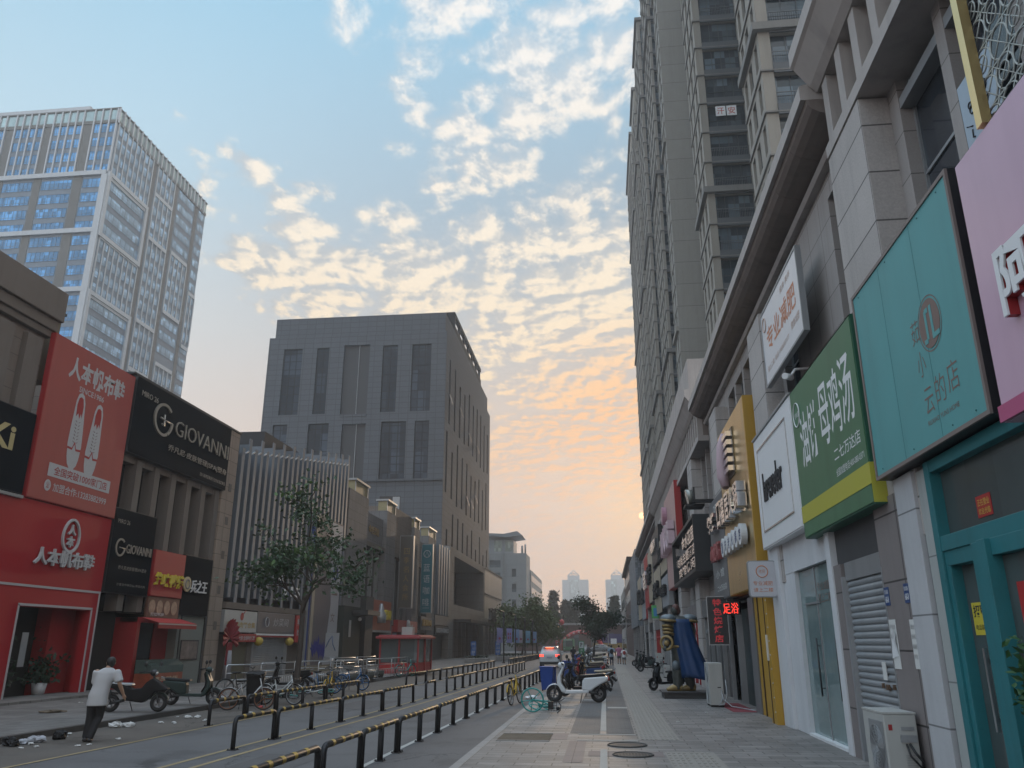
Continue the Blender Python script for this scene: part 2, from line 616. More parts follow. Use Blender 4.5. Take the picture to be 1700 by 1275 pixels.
def panel(name, col, w=1.2, h=0.6, gap=0.012, offset=0.0, joint=0.45, tone=0.10, rough=0.7, var=0.12, grain=0.06, bump=0.15, streak=0.12, spec=0.4, metal=0.0, gscale=60.0, shift=(0, 0), stain=0.0):
    """stone or tile cladding with joints"""
    if name in MATS:
        return MATS[name]
    m = bpy.data.materials.new(name)
    m.use_nodes = True
    n = NT(m.node_tree)
    bs = n.n['Principled BSDF']
    uv, pos = wall_uv(n)
    mp0 = n.add('ShaderNodeMapping'); n.l.new(uv, mp0.inputs[0])
    mp0.inputs['Location'].default_value = (shift[0], shift[1], 0)
    br = n.add('ShaderNodeTexBrick')
    br.offset = offset
    br.inputs['Scale'].default_value = 1.0
    br.inputs['Brick Width'].default_value = w
    br.inputs['Row Height'].default_value = h
    br.inputs['Mortar Size'].default_value = gap
    br.inputs['Mortar Smooth'].default_value = 0.1
    br.inputs['Color1'].default_value = (1 - tone,) * 3 + (1,)
    br.inputs['Color2'].default_value = (1 + tone,) * 3 + (1,)
    br.inputs['Mortar'].default_value = (joint,) * 3 + (1,)
    n.l.new(mp0.outputs[0], br.inputs['Vector'])
    nz = n.noise(pos, 0.9, 5, 0.65)
    f = n.math('MULTIPLY_ADD', n.math('SUBTRACT', nz, 0.5), 2 * var, 1.0)
    mp = n.add('ShaderNodeMapping'); n.l.new(pos, mp.inputs[0])
    mp.inputs['Scale'].default_value = (3.0, 3.0, 0.18)
    st = n.noise(mp.outputs[0], 1.0, 5, 0.65)
    f = n.math('MULTIPLY', f, n.math('MULTIPLY_ADD', n.smooth(st, 0.45, 0.75), -streak, 1.0))
    if stain:
        f = n.math('MULTIPLY', f, n.math('MULTIPLY_ADD', n.smooth(n.noise(pos, 0.7, 7, 0.68), 0.50, 0.66), -stain, 1.0))
        f = n.math('MULTIPLY', f, n.math('MULTIPLY_ADD', n.smooth(n.noise(pos, 9.0, 3, 0.6), 0.66, 0.73), -stain, 1.0))
    gz = n.noise(pos, gscale, 2, 0.7)
    f = n.math('MULTIPLY', f, n.math('MULTIPLY_ADD', n.math('SUBTRACT', gz, 0.5), 2 * grain, 1.0))
    sc = n.add('ShaderNodeVectorMath', operation='SCALE')
    sc.inputs[0].default_value = tuple(col[:3])
    n.set(sc.inputs['Scale'], f)
    cc = n.mix(1.0, sc.outputs[0], br.outputs[0], 'MULTIPLY')
    n.l.new(cc, bs.inputs['Base Color'])
    n.set(bs.inputs['Roughness'], n.math('MULTIPLY_ADD', nz, 0.2, rough - 0.1, clamp=True))
    bs.inputs['Specular IOR Level'].default_value = spec
    bs.inputs['Metallic'].default_value = metal
    b = n.add('ShaderNodeBump')
    b.inputs['Strength'].default_value = bump
    b.inputs['Distance'].default_value = 0.03
    n.l.new(n.math('ADD', n.math('MULTIPLY', br.outputs[1], -1.0), n.math('MULTIPLY', gz, 0.15)), b.inputs['Height'])
    n.l.new(b.outputs[0], bs.inputs['Normal'])
    MATS[name] = m
    return m


def glass(name, col=(0.03, 0.045, 0.06), rough=0.06, metal=0.0, cell=(1.5, 3.0), vary=0.5, spec=0.8, warp=0.02):
    """window glass with dim rooms and curtains behind it that differ from pane to pane"""
    if name in MATS:
        return MATS[name]
    m = bpy.data.materials.new(name)
    m.use_nodes = True
    n = NT(m.node_tree)
    bs = n.n['Principled BSDF']
    uv, pos = wall_uv(n)
    mp = n.add('ShaderNodeMapping'); n.l.new(uv, mp.inputs[0])
    mp.inputs['Scale'].default_value = (1 / cell[0], 1 / cell[1], 1)
    fl = n.add('ShaderNodeVectorMath', operation='FLOOR'); n.l.new(mp.outputs[0], fl.inputs[0])
    wn = n.add('ShaderNodeTexWhiteNoise', noise_dimensions='3D'); n.l.new(fl.outputs[0], wn.inputs['Vector'])
    f = n.math('MULTIPLY_ADD', n.math('POWER', wn.outputs['Value'], 3.0), 2.2 * vary, 1.0 - 0.4 * vary)
    f = n.math('MULTIPLY', f, n.math('MULTIPLY_ADD', n.noise(pos, 1.1, 3, 0.6), 0.6, 0.7))
    sc = n.add('ShaderNodeVectorMath', operation='SCALE')
    sc.inputs[0].default_value = tuple(col[:3])
    n.set(sc.inputs['Scale'], f)
    n.l.new(sc.outputs[0], bs.inputs['Base Color'])
    bs.inputs['Roughness'].default_value = rough
    bs.inputs['Metallic'].default_value = metal
    bs.inputs['Specular IOR Level'].default_value = spec
    b = n.add('ShaderNodeBump')
    b.inputs['Strength'].default_value = warp * 5
    b.inputs['Distance'].default_value = 0.02
    n.l.new(n.noise(pos, 0.8, 2, 0.5), b.inputs['Height'])
    n.l.new(b.outputs[0], bs.inputs['Normal'])
    MATS[name] = m
    return m


ORD = ['first', 'second', 'third', 'fourth', 'fifth', 'sixth', 'seventh', 'eighth', 'ninth', 'tenth', 'eleventh', 'twelfth', 'thirteenth', 'fourteenth', 'fifteenth',
       'sixteenth', 'seventeenth', 'eighteenth', 'nineteenth', 'twentieth', 'twenty-first', 'twenty-second', 'twenty-third', 'twenty-fourth']
# ---------------------------------------------------------------- materials used everywhere
M_asph = mat('asphalt', (0.086, 0.086, 0.089), 0.66, var=0.38, scale=0.7, bump=0.45, bscale=55, grain=0.42, gscale=90, spec=0.5, stain=0.36, crack=0.6)
M_asph2 = mat('worn_asphalt', (0.105, 0.095, 0.085), 0.85, var=0.30, scale=0.6, bump=0.35, bscale=45, grain=0.35, gscale=70, spec=0.2, stain=0.4, crack=0.6)
M_slab = panel('granite_slabs', (0.185, 0.172, 0.162), 0.6, 0.3, 0.011, 0.5, 0.34, 0.22, 0.56, 0.34, 0.22, 0.35, 0.0, 0.6, gscale=70, stain=0.34)
M_slab2 = panel('left_paving_slabs', (0.150, 0.144, 0.137), 0.5, 0.5, 0.013, 0.0, 0.45, 0.15, 0.78, 0.35, 0.15, 0.2, 0.0, 0.3, gscale=60, stain=0.35)
M_block = panel('dark_block_paving', (0.125, 0.12, 0.117), 0.2, 0.1, 0.006, 0.5, 0.75, 0.08, 0.7, 0.18, 0.2, 0.2, 0.0, 0.3, gscale=90, stain=0.3)
M_red = panel('reddish_slabs', (0.19, 0.155, 0.145), 0.6, 0.6, 0.008, 0.0, 0.6, 0.08, 0.65, 0.15, 0.15, 0.2, 0.0, 0.4)
M_kerb = panel('granite_kerb', (0.24, 0.23, 0.22), 0.9, 1.0, 0.012, 0.0, 0.5, 0.08, 0.7, 0.15, 0.15, 0.2, 0.0)
M_kerbd = mat('dark_kerb', (0.055, 0.05, 0.047), 0.85, var=0.3, scale=1.5, bump=0.3)
M_wline = mat('worn_white_paint', (0.42, 0.41, 0.38), 0.7, var=0.35, scale=2.5, grain=0.2)
M_yline = mat('worn_yellow_paint', (0.26, 0.20, 0.105), 0.75, var=0.4, scale=2.0, grain=0.25)
M_tact = mat('tactile_stone', (0.25, 0.23, 0.205), 0.65, var=0.18, scale=1.5, grain=0.12)
M_soil = mat('bare_soil', (0.11, 0.085, 0.06), 0.95, var=0.4, scale=4, bump=0.8, bscale=25)
M_iron = mat('cast_iron', (0.06, 0.058, 0.056), 0.6, metal=0.4, var=0.25, scale=6, bump=0.4, bscale=30)
M_black = mat('black_paint', (0.018, 0.018, 0.02), 0.45, var=0.3, scale=8, grain=0.2)
M_blackm = mat('black_rubber', (0.016, 0.016, 0.017), 0.8, var=0.2, scale=8)
M_yel = mat('yellow_paint', (0.50, 0.33, 0.03), 0.5, var=0.25, scale=12, grain=0.25)
M_white = mat('white_paint', (0.72, 0.73, 0.74), 0.45, var=0.06, scale=2)
M_offw = mat('off_white_plaster', (0.60, 0.61, 0.63), 0.7, var=0.10, scale=1.2, streak=0.10, stain=0.10, grain=0.05)
M_steel = mat('brushed_steel', (0.55, 0.56, 0.57), 0.3, metal=0.9, var=0.1, scale=3)
M_galv = mat('galvanised_steel', (0.34, 0.35, 0.36), 0.45, metal=0.5, var=0.15, scale=3, streak=0.15)
M_dkm = mat('dark_metal', (0.045, 0.047, 0.05), 0.45, metal=0.3, var=0.15, scale=3)
M_dgl = glass('dark_shop_glass', (0.014, 0.017, 0.02), 0.07, cell=(1.1, 2.5), vary=0.4, spec=0.5)
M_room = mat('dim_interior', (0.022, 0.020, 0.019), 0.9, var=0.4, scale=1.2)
M_alu = mat('grey_aluminium', (0.30, 0.31, 0.32), 0.4, metal=0.4, var=0.08, scale=2)


def structure(o):
    o['kind'] = 'structure'
    return o


# ---------------------------------------------------------------- the setting
b = MB(); b.quad((-1500, -300, -0.06), (1500, -300, -0.06), (1500, 2500, -0.06), (-1500, 2500, -0.06))
structure(b.build('ground', mat('city_ground', (0.16, 0.15, 0.14), 0.9, var=0.2, scale=0.05)))
b = MB(); b.quad((-12.2, -12, 0.0), (-2.43, -12, 0.0), (-2.43, 200, 0.0), (-12.2, 200, 0.0))
structure(b.build('road', M_asph))
b = MB(); b.quad((-60, 200, 0.0), (60, 200, 0.0), (60, 222, 0.0), (-60, 222, 0.0))
structure(b.build('cross_road', M_asph))
# strip of worn asphalt between the left kerb and the left lane line
b = MB(); b.quad((-12.2, -12, 0.004), (-9.95, -12, 0.004), (-9.7, 60, 0.004), (-12.2, 60, 0.004))
structure(b.build('road_edge', M_asph2))
b = MB(); b.box(-2.30, 4.9, -12, 199, -0.05, 0.12)
structure(b.build('pavement', M_slab))
b = MB(); b.box(-2.46, -2.30, -12, 26.5, -0.05, 0.128); b.box(-2.46, -2.30, 26.5, 199, -0.05, 0.128)
structure(b.build('kerb', M_kerb, bevel=0.012))
b = MB(); b.box(-30, -12.36, -12, 165, -0.05, 0.14)
structure(b.build('left_pavement', M_slab2))
b = MB(); b.box(-12.36, -12.2, -12, 44, -0.05, 0.142)
structure(b.build('left_kerb', M_kerbd, bevel=0.012))
b = MB(); b.quad((-19.4, 24.0, 0.30), (-19.4, 24.0, 0.30), (-19.4, 24.0, 0.30), (-19.4, 24.0, 0.30)) if False else None
# shallow shop-front step on the left side
b = MB(); b.box(-20.2, -18.2, 20, 31.2, 0.14, 0.22)
structure(b.build('shop_step', M_slab2))

# white lines, yellow lines
def line_strip(mb, pts, w, z):
    for (x0, y0), (x1, y1) in zip(pts, pts[1:]):
        mb.quad((x0 - w / 2, y0, z), (x0 + w / 2, y0, z), (x1 + w / 2, y1, z), (x1 - w / 2, y1, z))


RR = [(-4.06, 8.0), (-3.95, 16.0), (-3.84, 22.5), (-3.71, 31.0), (-3.5, 44.0), (-3.4, 62)]
MR = [(-7.20, 14.5), (-7.17, 16.1), (-7.02, 20.0), (-6.84, 23.7), (-6.66, 29.2), (-6.6, 35.0), (-6.27, 65.5)]
LR = [(-9.92, 18.0), (-9.86, 20.6), (-9.80, 24.0), (-9.62, 28.7), (-9.55, 32.3), (-9.40, 39.6), (-9.22, 43.3), (-9.09, 68.3)]


def along(pts, y):
    for (x0, y0), (x1, y1) in zip(pts, pts[1:]):
        if y <= y1:
            return x0 + (x1 - x0) * (y - y0) / (y1 - y0)
    return pts[-1][0]


m_ = MB()
line_strip(m_, [(along(RR, y) - 0.10, y) for y in range(8, 62, 3)], 0.10, 0.005)
structure(m_.build('road_marking', M_wline))
m_ = MB()
line_strip(m_, [(along(LR, y) + 0.18, y) for y in range(3, 70, 3)], 0.09, 0.009)
structure(m_.build('road_marking', M_yline))
m_ = MB()
line_strip(m_, [(along(MR, y) - 0.12, y) for y in range(6, 70, 3)], 0.10, 0.005)
line_strip(m_, [(along(MR, y) + 0.40, y) for y in range(6, 70, 3)], 0.10, 0.005)
structure(m_.build('road_marking', M_yline))
# repaired patches in the carriageway
m_ = MB()
random.seed(3)
for x0, x1, y0, y1 in [(-6.3, -5.2, 12.5, 15.6), (-9.3, -8.2, 9.5, 12.0), (-5.9, -4.6, 22.0, 24.5), (-8.8, -7.4, 26, 30), (-6.0, -4.9, 33, 40)]:
    m_.quad((x0, y0, 0.004), (x1, y0, 0.004), (x1 + .1, y1, 0.004), (x0 + .05, y1, 0.004))
structure(m_.build('asphalt_patch', mat('asphalt_patch', (0.068, 0.068, 0.07), 0.8, var=0.2, scale=1, grain=0.25, gscale=90)))
# pavement bands on the right
m_ = MB()
m_.quad((-0.80, 18.6, 0.124), (-0.16, 18.6, 0.124), (-0.16, 75, 0.124), (-0.80, 75, 0.124))
m_.quad((-0.03, 18.6, 0.124), (0.56, 18.6, 0.124), (0.70, 75, 0.124), (-0.03, 75, 0.124))
structure(m_.build('block_paving', M_block))
m_ = MB()
m_.quad((-0.16, 19.2, 0.124), (-0.03, 19.2, 0.124), (-0.03, 75, 0.124), (-0.16, 75, 0.124))
m_.quad((-0.14, 9, 0.128), (-0.02, 9, 0.128), (-0.02, 15.9, 0.128), (-0.14, 15.9, 0.128))
m_.quad((-2.25, 13.25, 0.124), (-1.1, 13.25, 0.124), (-1.1, 13.33, 0.124), (-2.25, 13.33, 0.124))
m_.quad((-0.62, 18.35, 0.126), (0.58, 18.35, 0.126), (0.58, 18.52, 0.126), (-0.62, 18.52, 0.126))
m_.quad((-0.62, 17.25, 0.126), (0.58, 17.25, 0.126), (0.58, 17.36, 0.126), (-0.62, 17.36, 0.126))
m_.quad((0.02, 25.6, 0.128), (0.60, 25.6, 0.128), (0.60, 26.1, 0.128), (0.02, 26.1, 0.128))
m_.quad((-0.76, 29.0, 0.128), (-0.2, 29.0, 0.128), (-0.2, 29.35, 0.128), (-0.76, 29.35, 0.128))
structure(m_.build('pavement_marking', mat('pale_stone_line', (0.34, 0.325, 0.30), 0.7, var=0.22, scale=1.5, grain=0.15)))
m_ = MB()
m_.quad((-1.15, 17.4, 0.124), (-0.82, 17.4, 0.124), (-0.82, 18.55, 0.124), (-1.15, 18.55, 0.124))
m_.quad((-0.75, 14.2, 0.124), (-0.42, 14.2, 0.124), (-0.42, 17.2, 0.124), (-0.75, 17.2, 0.124))
m_.quad((-0.35, 15.0, 0.124), (0.95, 15.0, 0.124), (0.95, 15.7, 0.124), (-0.35, 15.7, 0.124))
m_.quad((-1.95, 10.5, 0.124), (-1.35, 10.5, 0.124), (-1.35, 11.1, 0.124), (-1.95, 11.1, 0.124))
structure(m_.build('reddish_paving', M_red))
# tactile strip: ribbed tiles
m_ = MB()
m_.quad((0.62, 17.5, 0.125), (1.42, 17.5, 0.125), (1.55, 80, 0.125), (0.75, 80, 0.125))
m_.quad((0.98, 12.1, 0.125), (1.84, 12.1, 0.125), (1.84, 15.7, 0.125), (0.98, 15.7, 0.125))
for k in range(0, 138):
    y = 17.55 + k * 0.30
    if k > 125:
        y = 12.15 + (k - 126) * 0.30
    for j in range(2):
        xa = (1.0 if k > 125 else 0.64) + 0.40 * j + (y - 17.5) * 0.002
        for i in range(4):
            x = xa + 0.02 + i * 0.09
            m_.box(x, x + 0.045, y, y + 0.25, 0.125, 0.131)
structure(m_.build('tactile_paving', M_tact))
# sunken tree pit without a tree
m_ = MB()
m_.box(-2.2, -1.15, 18.35, 18.42, 0.10, 0.14); m_.box(-2.2, -1.15, 17.05, 17.12, 0.10, 0.135)
structure(m_.build('tree_pit_edge', M_kerb))
m_ = MB()
random.seed(11)
N_ = 10
vs = [[(-2.2 + 1.05 * i / N_, 17.12 + 1.23 * j / N_, 0.124 + random.uniform(0, 0.016)) for i in range(N_ + 1)] for j in range(N_ + 1)]
for j in range(N_):
    for i in range(N_):
        m_.quad(vs[j][i], vs[j][i + 1], vs[j + 1][i + 1], vs[j + 1][i])
structure(m_.build('soil', M_soil))


def manhole(x, y, z, r, label, slots=True):
    t = thing('manhole_cover', label, 'manhole cover', (x, y, z))
    m = MB()
    m.torus((x, y, z + 0.004), (0, 0, 1), r, 0.018, 32, 6)
    m.build('rim', M_iron, t)
    m = MB()
    m.tube([(x, y, z - 0.005), (x, y, z + 0.007)], r - 0.01, 32, smooth=False)
    for i in range(-5, 6):
        w = math.sqrt(max(0, (r * 0.86) ** 2 - (i * r / 6.2) ** 2))
        for q in (-1, 0, 1):
            if slots:
                m.box(x + i * r / 6.2 - 0.012, x + i * r / 6.2 + 0.012, y + q * w * 0.62 - w * 0.26, y + q * w * 0.62 + w * 0.26, z + 0.007, z + 0.013)
    m.build('cover', M_iron, t)
    return t


manhole(0.42, 15.2, 0.124, 0.34, 'slotted round iron manhole cover, the one nearer the camera in the right pavement')
manhole(0.36, 16.6, 0.124, 0.36, 'smooth worn round manhole cover just beyond the slotted one on the pavement', False)
# ---------------------------------------------------------------- windows shared by all buildings
_wm = {}


def win_mesh(kind, w, h, nv, hs, fm, gm, fr=0.05, inset=0.0):
    key = (kind, round(w, 2), round(h, 2), nv, tuple(hs), fm.name, gm.name, fr)
    if key not in _wm:
        m = MB()
        F = Fr(kind, (0, 0, 0))
        m.m = 1
        m.quad(F.P(0, 0, 0), F.P(w, 0, 0), F.P(w, h, 0), F.P(0, h, 0))
        m.m = 0
        e = 0.035
        m.fbox(F, 0, fr, 0, h, 0, e); m.fbox(F, w - fr, w, 0, h, 0, e)
        m.fbox(F, fr, w - fr, 0, fr, 0, e); m.fbox(F, fr, w - fr, h - fr, h, 0, e)
        for i in range(1, nv):
            x = w * i / nv
            m.fbox(F, x - fr / 2, x + fr / 2, fr, h - fr, 0, e - 0.004)
        for t in hs:
            m.fbox(F, fr, w - fr, h * t - fr / 2, h * t + fr / 2, 0, e - 0.008)
        _wm[key] = (m, m.mesh('window', [fm, gm]))
    return _wm[key]


def windows(bld, wins, fm, gm, cap=100, fr=0.05):
    """wins: (kind, frame, u0, u1, v0, v1, depth, nv, hs); the nearest ones are parts, the rest one part"""
    cpos = Vector((0, 0, 1.95))
    ws = sorted(wins, key=lambda w: -((w[3] - w[2]) * (w[5] - w[4])) / (w[1].P(w[2], w[4]) - cpos).length_squared)
    rest = MB()
    for i, (kind, F, u0, u1, v0, v1, dep, nv, hs) in enumerate(ws):
        m, me = win_mesh(kind, u1 - u0, v1 - v0, nv, hs, fm, gm, fr)
        loc = F.P(u0, v0, -dep)
        if i < cap:
            inst('window', me, bld, loc)
        else:
            bb = len(rest.v)
            rest.v.extend(p + loc for p in m.v)
            rest.f.extend(tuple(bb + k for k in f) for f in m.f)
            rest.mi.extend(m.mi); rest.sm.extend(m.sm)
    if rest.v:
        o = rest.build('window', [fm, gm], bld)
        o['kind'] = 'stuff'


# ---------------------------------------------------------------- right side: shop podium
M_stone = panel('grey_granite', (0.335, 0.305, 0.29), 0.9, 0.72, 0.010, 0.0, 0.45, 0.06, 0.7, 0.10, 0.14, 0.2, 0.14, gscale=45, shift=(0.15, 0.2))
M_stones = panel('grey_granite_large', (0.42, 0.385, 0.365), 1.72, 0.82, 0.014, 0.0, 0.28, 0.06, 0.7, 0.16, 0.24, 0.2, 0.2, gscale=30, shift=(0.99, 0.30))
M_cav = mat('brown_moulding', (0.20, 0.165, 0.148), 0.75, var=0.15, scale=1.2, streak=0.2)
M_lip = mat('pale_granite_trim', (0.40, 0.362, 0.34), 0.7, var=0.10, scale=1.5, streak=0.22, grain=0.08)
M_wing = glass('upper_window_glass', (0.03, 0.036, 0.045), 0.07, cell=(1.2, 1.5), vary=0.6, spec=0.6)

pod = thing('shop_building', 'long grey granite shop building lining the right pavement under the towers', 'building', (4.2, 60, 0))
PX, WX = 4.2, 4.65     # pier front, wall front
m = MB()
piers = [(2.3, 4.0)] + [(11.05 + 8.6 * k, 12.75 + 8.6 * k) for k in range(0, 10)]
wl = MB()
FW = Fr('R', (WX, 0, 0))
holes, wins = [], []
ys = [p[0] for p in piers] + [97.0]
for (a0, a1), nxt in zip(piers, ys[1:]):
    g0, g1 = a1 + 0.35, nxt - 0.35
    n = 4
    w = (g1 - g0 - 0.25 * (n - 1)) / n
    for k in range(n):
        y0 = g0 + k * (w + 0.25)
        if 14.7 < y0 < 17.0:
            continue
        holes.append((-y0 - w, -y0, 5.4, 10.25))
        wins.append(('R', FW, -y0 - w, -y0, 5.4, 10.25, 0.22, 1, (0.3, 0.62)))
wl.wall(FW, -98, 3, 3.6, 11.0, holes, 0.25)
wl.build('wall', M_stone, pod)
windows(pod, wins, M_alu, M_wing, 60)
for (a0, a1) in piers:
    p = MB()
    zt = 10.03
    p.box(PX, 4.9, a0, a1, 0.12 if a0 > 30 or a0 < 10 else 3.3, zt)
    p.build('pier', M_stones, pod, bevel=0.015)
# ground-floor core behind the shopfronts, upper core and roof
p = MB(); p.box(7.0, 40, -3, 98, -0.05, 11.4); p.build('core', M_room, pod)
p = MB(); p.box(4.3, 40, 12.7, 98, 11.35, 11.5); p.build('roof', M_stone, pod)


def sweep_y(mb, prof, y0, y1):
    n = len(prof)
    vs = [(x, y0, z) for x, z in prof] + [(x, y1, z) for x, z in prof]
    fs = [(i, (i + 1) % n, n + (i + 1) % n, n + i) for i in range(n)]
    fs += [tuple(range(n - 1, -1, -1)), tuple(range(n, 2 * n))]
    mb._add(vs, fs, False)


cav = [(4.5 - 0.55 * math.sin(t * math.pi / 10), 11.33 - 0.33 * math.cos(t * math.pi / 10)) for t in range(0, 6)]


def cornice(y0, y1, dz=0.0, dxx=0.0):
    c = MB()
    sweep_y(c, [(4.75 + dxx, 10.72 + dz), (4.50 + dxx, 10.72 + dz), (4.44 + dxx, 10.80 + dz), (4.50 + dxx, 10.92 + dz), (4.75 + dxx, 10.92 + dz)], y0, y1)
    c.build('cornice', M_lip, pod)
    c = MB()
    n = max(1, int(round((y1 - y0) / 1.5)))
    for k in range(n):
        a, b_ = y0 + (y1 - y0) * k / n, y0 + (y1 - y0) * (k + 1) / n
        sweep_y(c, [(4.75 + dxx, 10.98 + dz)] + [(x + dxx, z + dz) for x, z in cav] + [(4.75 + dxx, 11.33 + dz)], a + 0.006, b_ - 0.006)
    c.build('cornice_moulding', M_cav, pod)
    c = MB()
    sweep_y(c, [(4.75 + dxx, 11.33 + dz), (3.86 + dxx, 11.33 + dz), (3.86 + dxx, 11.62 + dz), (3.95 + dxx, 11.66 + dz), (4.75 + dxx, 11.66 + dz)], y0, y1)
    c.build('cornice_edge', M_lip, pod)


cornice(12.75, 33.4)


def fluted_bay(y0, y1, ztop, z0=10.05, zf0=10.28, zf1=11.45):
    """a bay that stands forward: a beam on the piers, a ribbed frieze and a heavier cornice"""
    c = MB()
    c.box(4.18, 4.95, y0, y1, z0, zf0)
    c.build('beam', M_lip, pod)
    c = MB()
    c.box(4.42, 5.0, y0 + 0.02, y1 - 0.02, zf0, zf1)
    c.build('frieze', M_cav, pod)
    c = MB()
    y = y0 + 0.05
    while y < y1 - 0.2:
        c.box(4.19, 4.42, y, y + 0.27, zf0, zf1)
        y += 0.80
    c.build('frieze_rib', M_lip, pod)
    c = MB()
    sweep_y(c, [(5.2, zf1), (4.16, zf1), (4.05, zf1 + 0.12), (3.80, zf1 + 0.5), (3.74, zf1 + 0.55), (3.74, zf1 + 0.86), (3.95, zf1 + 0.9), (3.95, ztop), (5.2, ztop)], y0, y1)
    c.build('parapet', M_lip, pod)


fluted_bay(-3, 12.72, 12.8)
fluted_bay(33.4, 64, 13.7)
cornice(64, 98, 0.6)
# heads over the upper windows of the near bay: dark soffit and a steel channel
c = MB(); c.box(4.66, 4.9, 4.1, 10.95, 9.55, 9.72); c.build('window_head', M_alu, pod)

# ---- far end of the right row: three further blocks
M_mos = panel('grey_mosaic', (0.20, 0.215, 0.235), 0.3, 0.3, 0.02, 0.0, 0.7, 0.35, 0.6, 0.3, 0.2, 0.1, 0.1)
M_brn = panel('brown_cladding', (0.16, 0.11, 0.10), 1.2, 3.0, 0.02, 0.0, 0.6, 0.06)
fb = thing('shop_block', 'grey mosaic-tiled shop block standing beyond the long granite shop building', 'building', (4, 98, 0))
c = MB(); c.box(3.9, 18, 98.2, 121, 3.9, 12.7); c.build('wall', M_mos, fb)
c = MB(); c.box(4.5, 18, 98.2, 121, -0.05, 3.9); c.build('shopfront', M_dgl, fb)
for y in (98.2, 103.8, 109.4, 115.0, 120.3):
    c = MB(); c.box(4.1, 4.6, y, y + 0.7, 0.12, 3.9); c.build('pier', M_stone, fb)
fb2 = thing('shop_block', 'dark brown low shop block with eaves beyond the grey mosaic block', 'building', (4, 122, 0))
c = MB(); c.box(4.1, 18, 121.2, 156, -0.05, 13.6); c.build('wall', M_brn, fb2)
c = MB(); c.box(3.6, 18.2, 121.1, 156.2, 13.6, 14.1); c.build('roof', M_dkm, fb2)
for k in range(10):
    for zz in (4.6, 8.2, 11.2):
        c = MB(); c.fbox(Fr('R', (4.1, 0, 0)), -(123.5 + k * 3.2), -(121.8 + k * 3.2), zz, zz + 1.6, 0.003, 0.03); c.build('window', M_dgl, fb2)
fb3 = thing('shop_block', 'pale last shop block at the far end of the right row', 'building', (4, 157, 0))
c = MB(); c.box(4.0, 18, 156.4, 190, -0.05, 12.0); c.build('wall', panel('pale_cladding', (0.32, 0.31, 0.30), 1.2, 3, 0.02), fb3)
for k in range(10):
    for zz in (1.0, 4.8, 8.4):
        c = MB(); c.fbox(Fr('R', (4.0, 0, 0)), -(158.9 + k * 3.1), -(157.2 + k * 3.1), zz, zz + 1.8, 0.003, 0.03); c.build('window', M_dgl, fb3)

# ---------------------------------------------------------------- residential towers behind the podium
M_twr = mat('tower_render', (0.285, 0.262, 0.225), 0.8, var=0.10, scale=0.25, streak=0.14, grain=0.04)
M_twp = panel('tower_panel', (0.285, 0.27, 0.24), 30, 3.0, 0.03, 0.0, 0.45, 0.03, 0.8, 0.10, 0.05, 0.2, 0.10, shift=(0, 0.35))
M_band = mat('tower_band', (0.185, 0.178, 0.165), 0.8, var=0.10, scale=0.4, streak=0.12)
M_twf = mat('tower_window_frame', (0.05, 0.053, 0.058), 0.5, var=0.1)
M_twg = glass('tower_glass', (0.045, 0.06, 0.072), 0.08, cell=(0.9, 1.5), vary=1.15, spec=0.6, warp=0.03)
M_spd = mat('dark_spandrel', (0.085, 0.09, 0.095), 0.6, var=0.12, scale=0.5)
M_rail = mat('balcony_rail', (0.11, 0.115, 0.12), 0.5, metal=0.3)


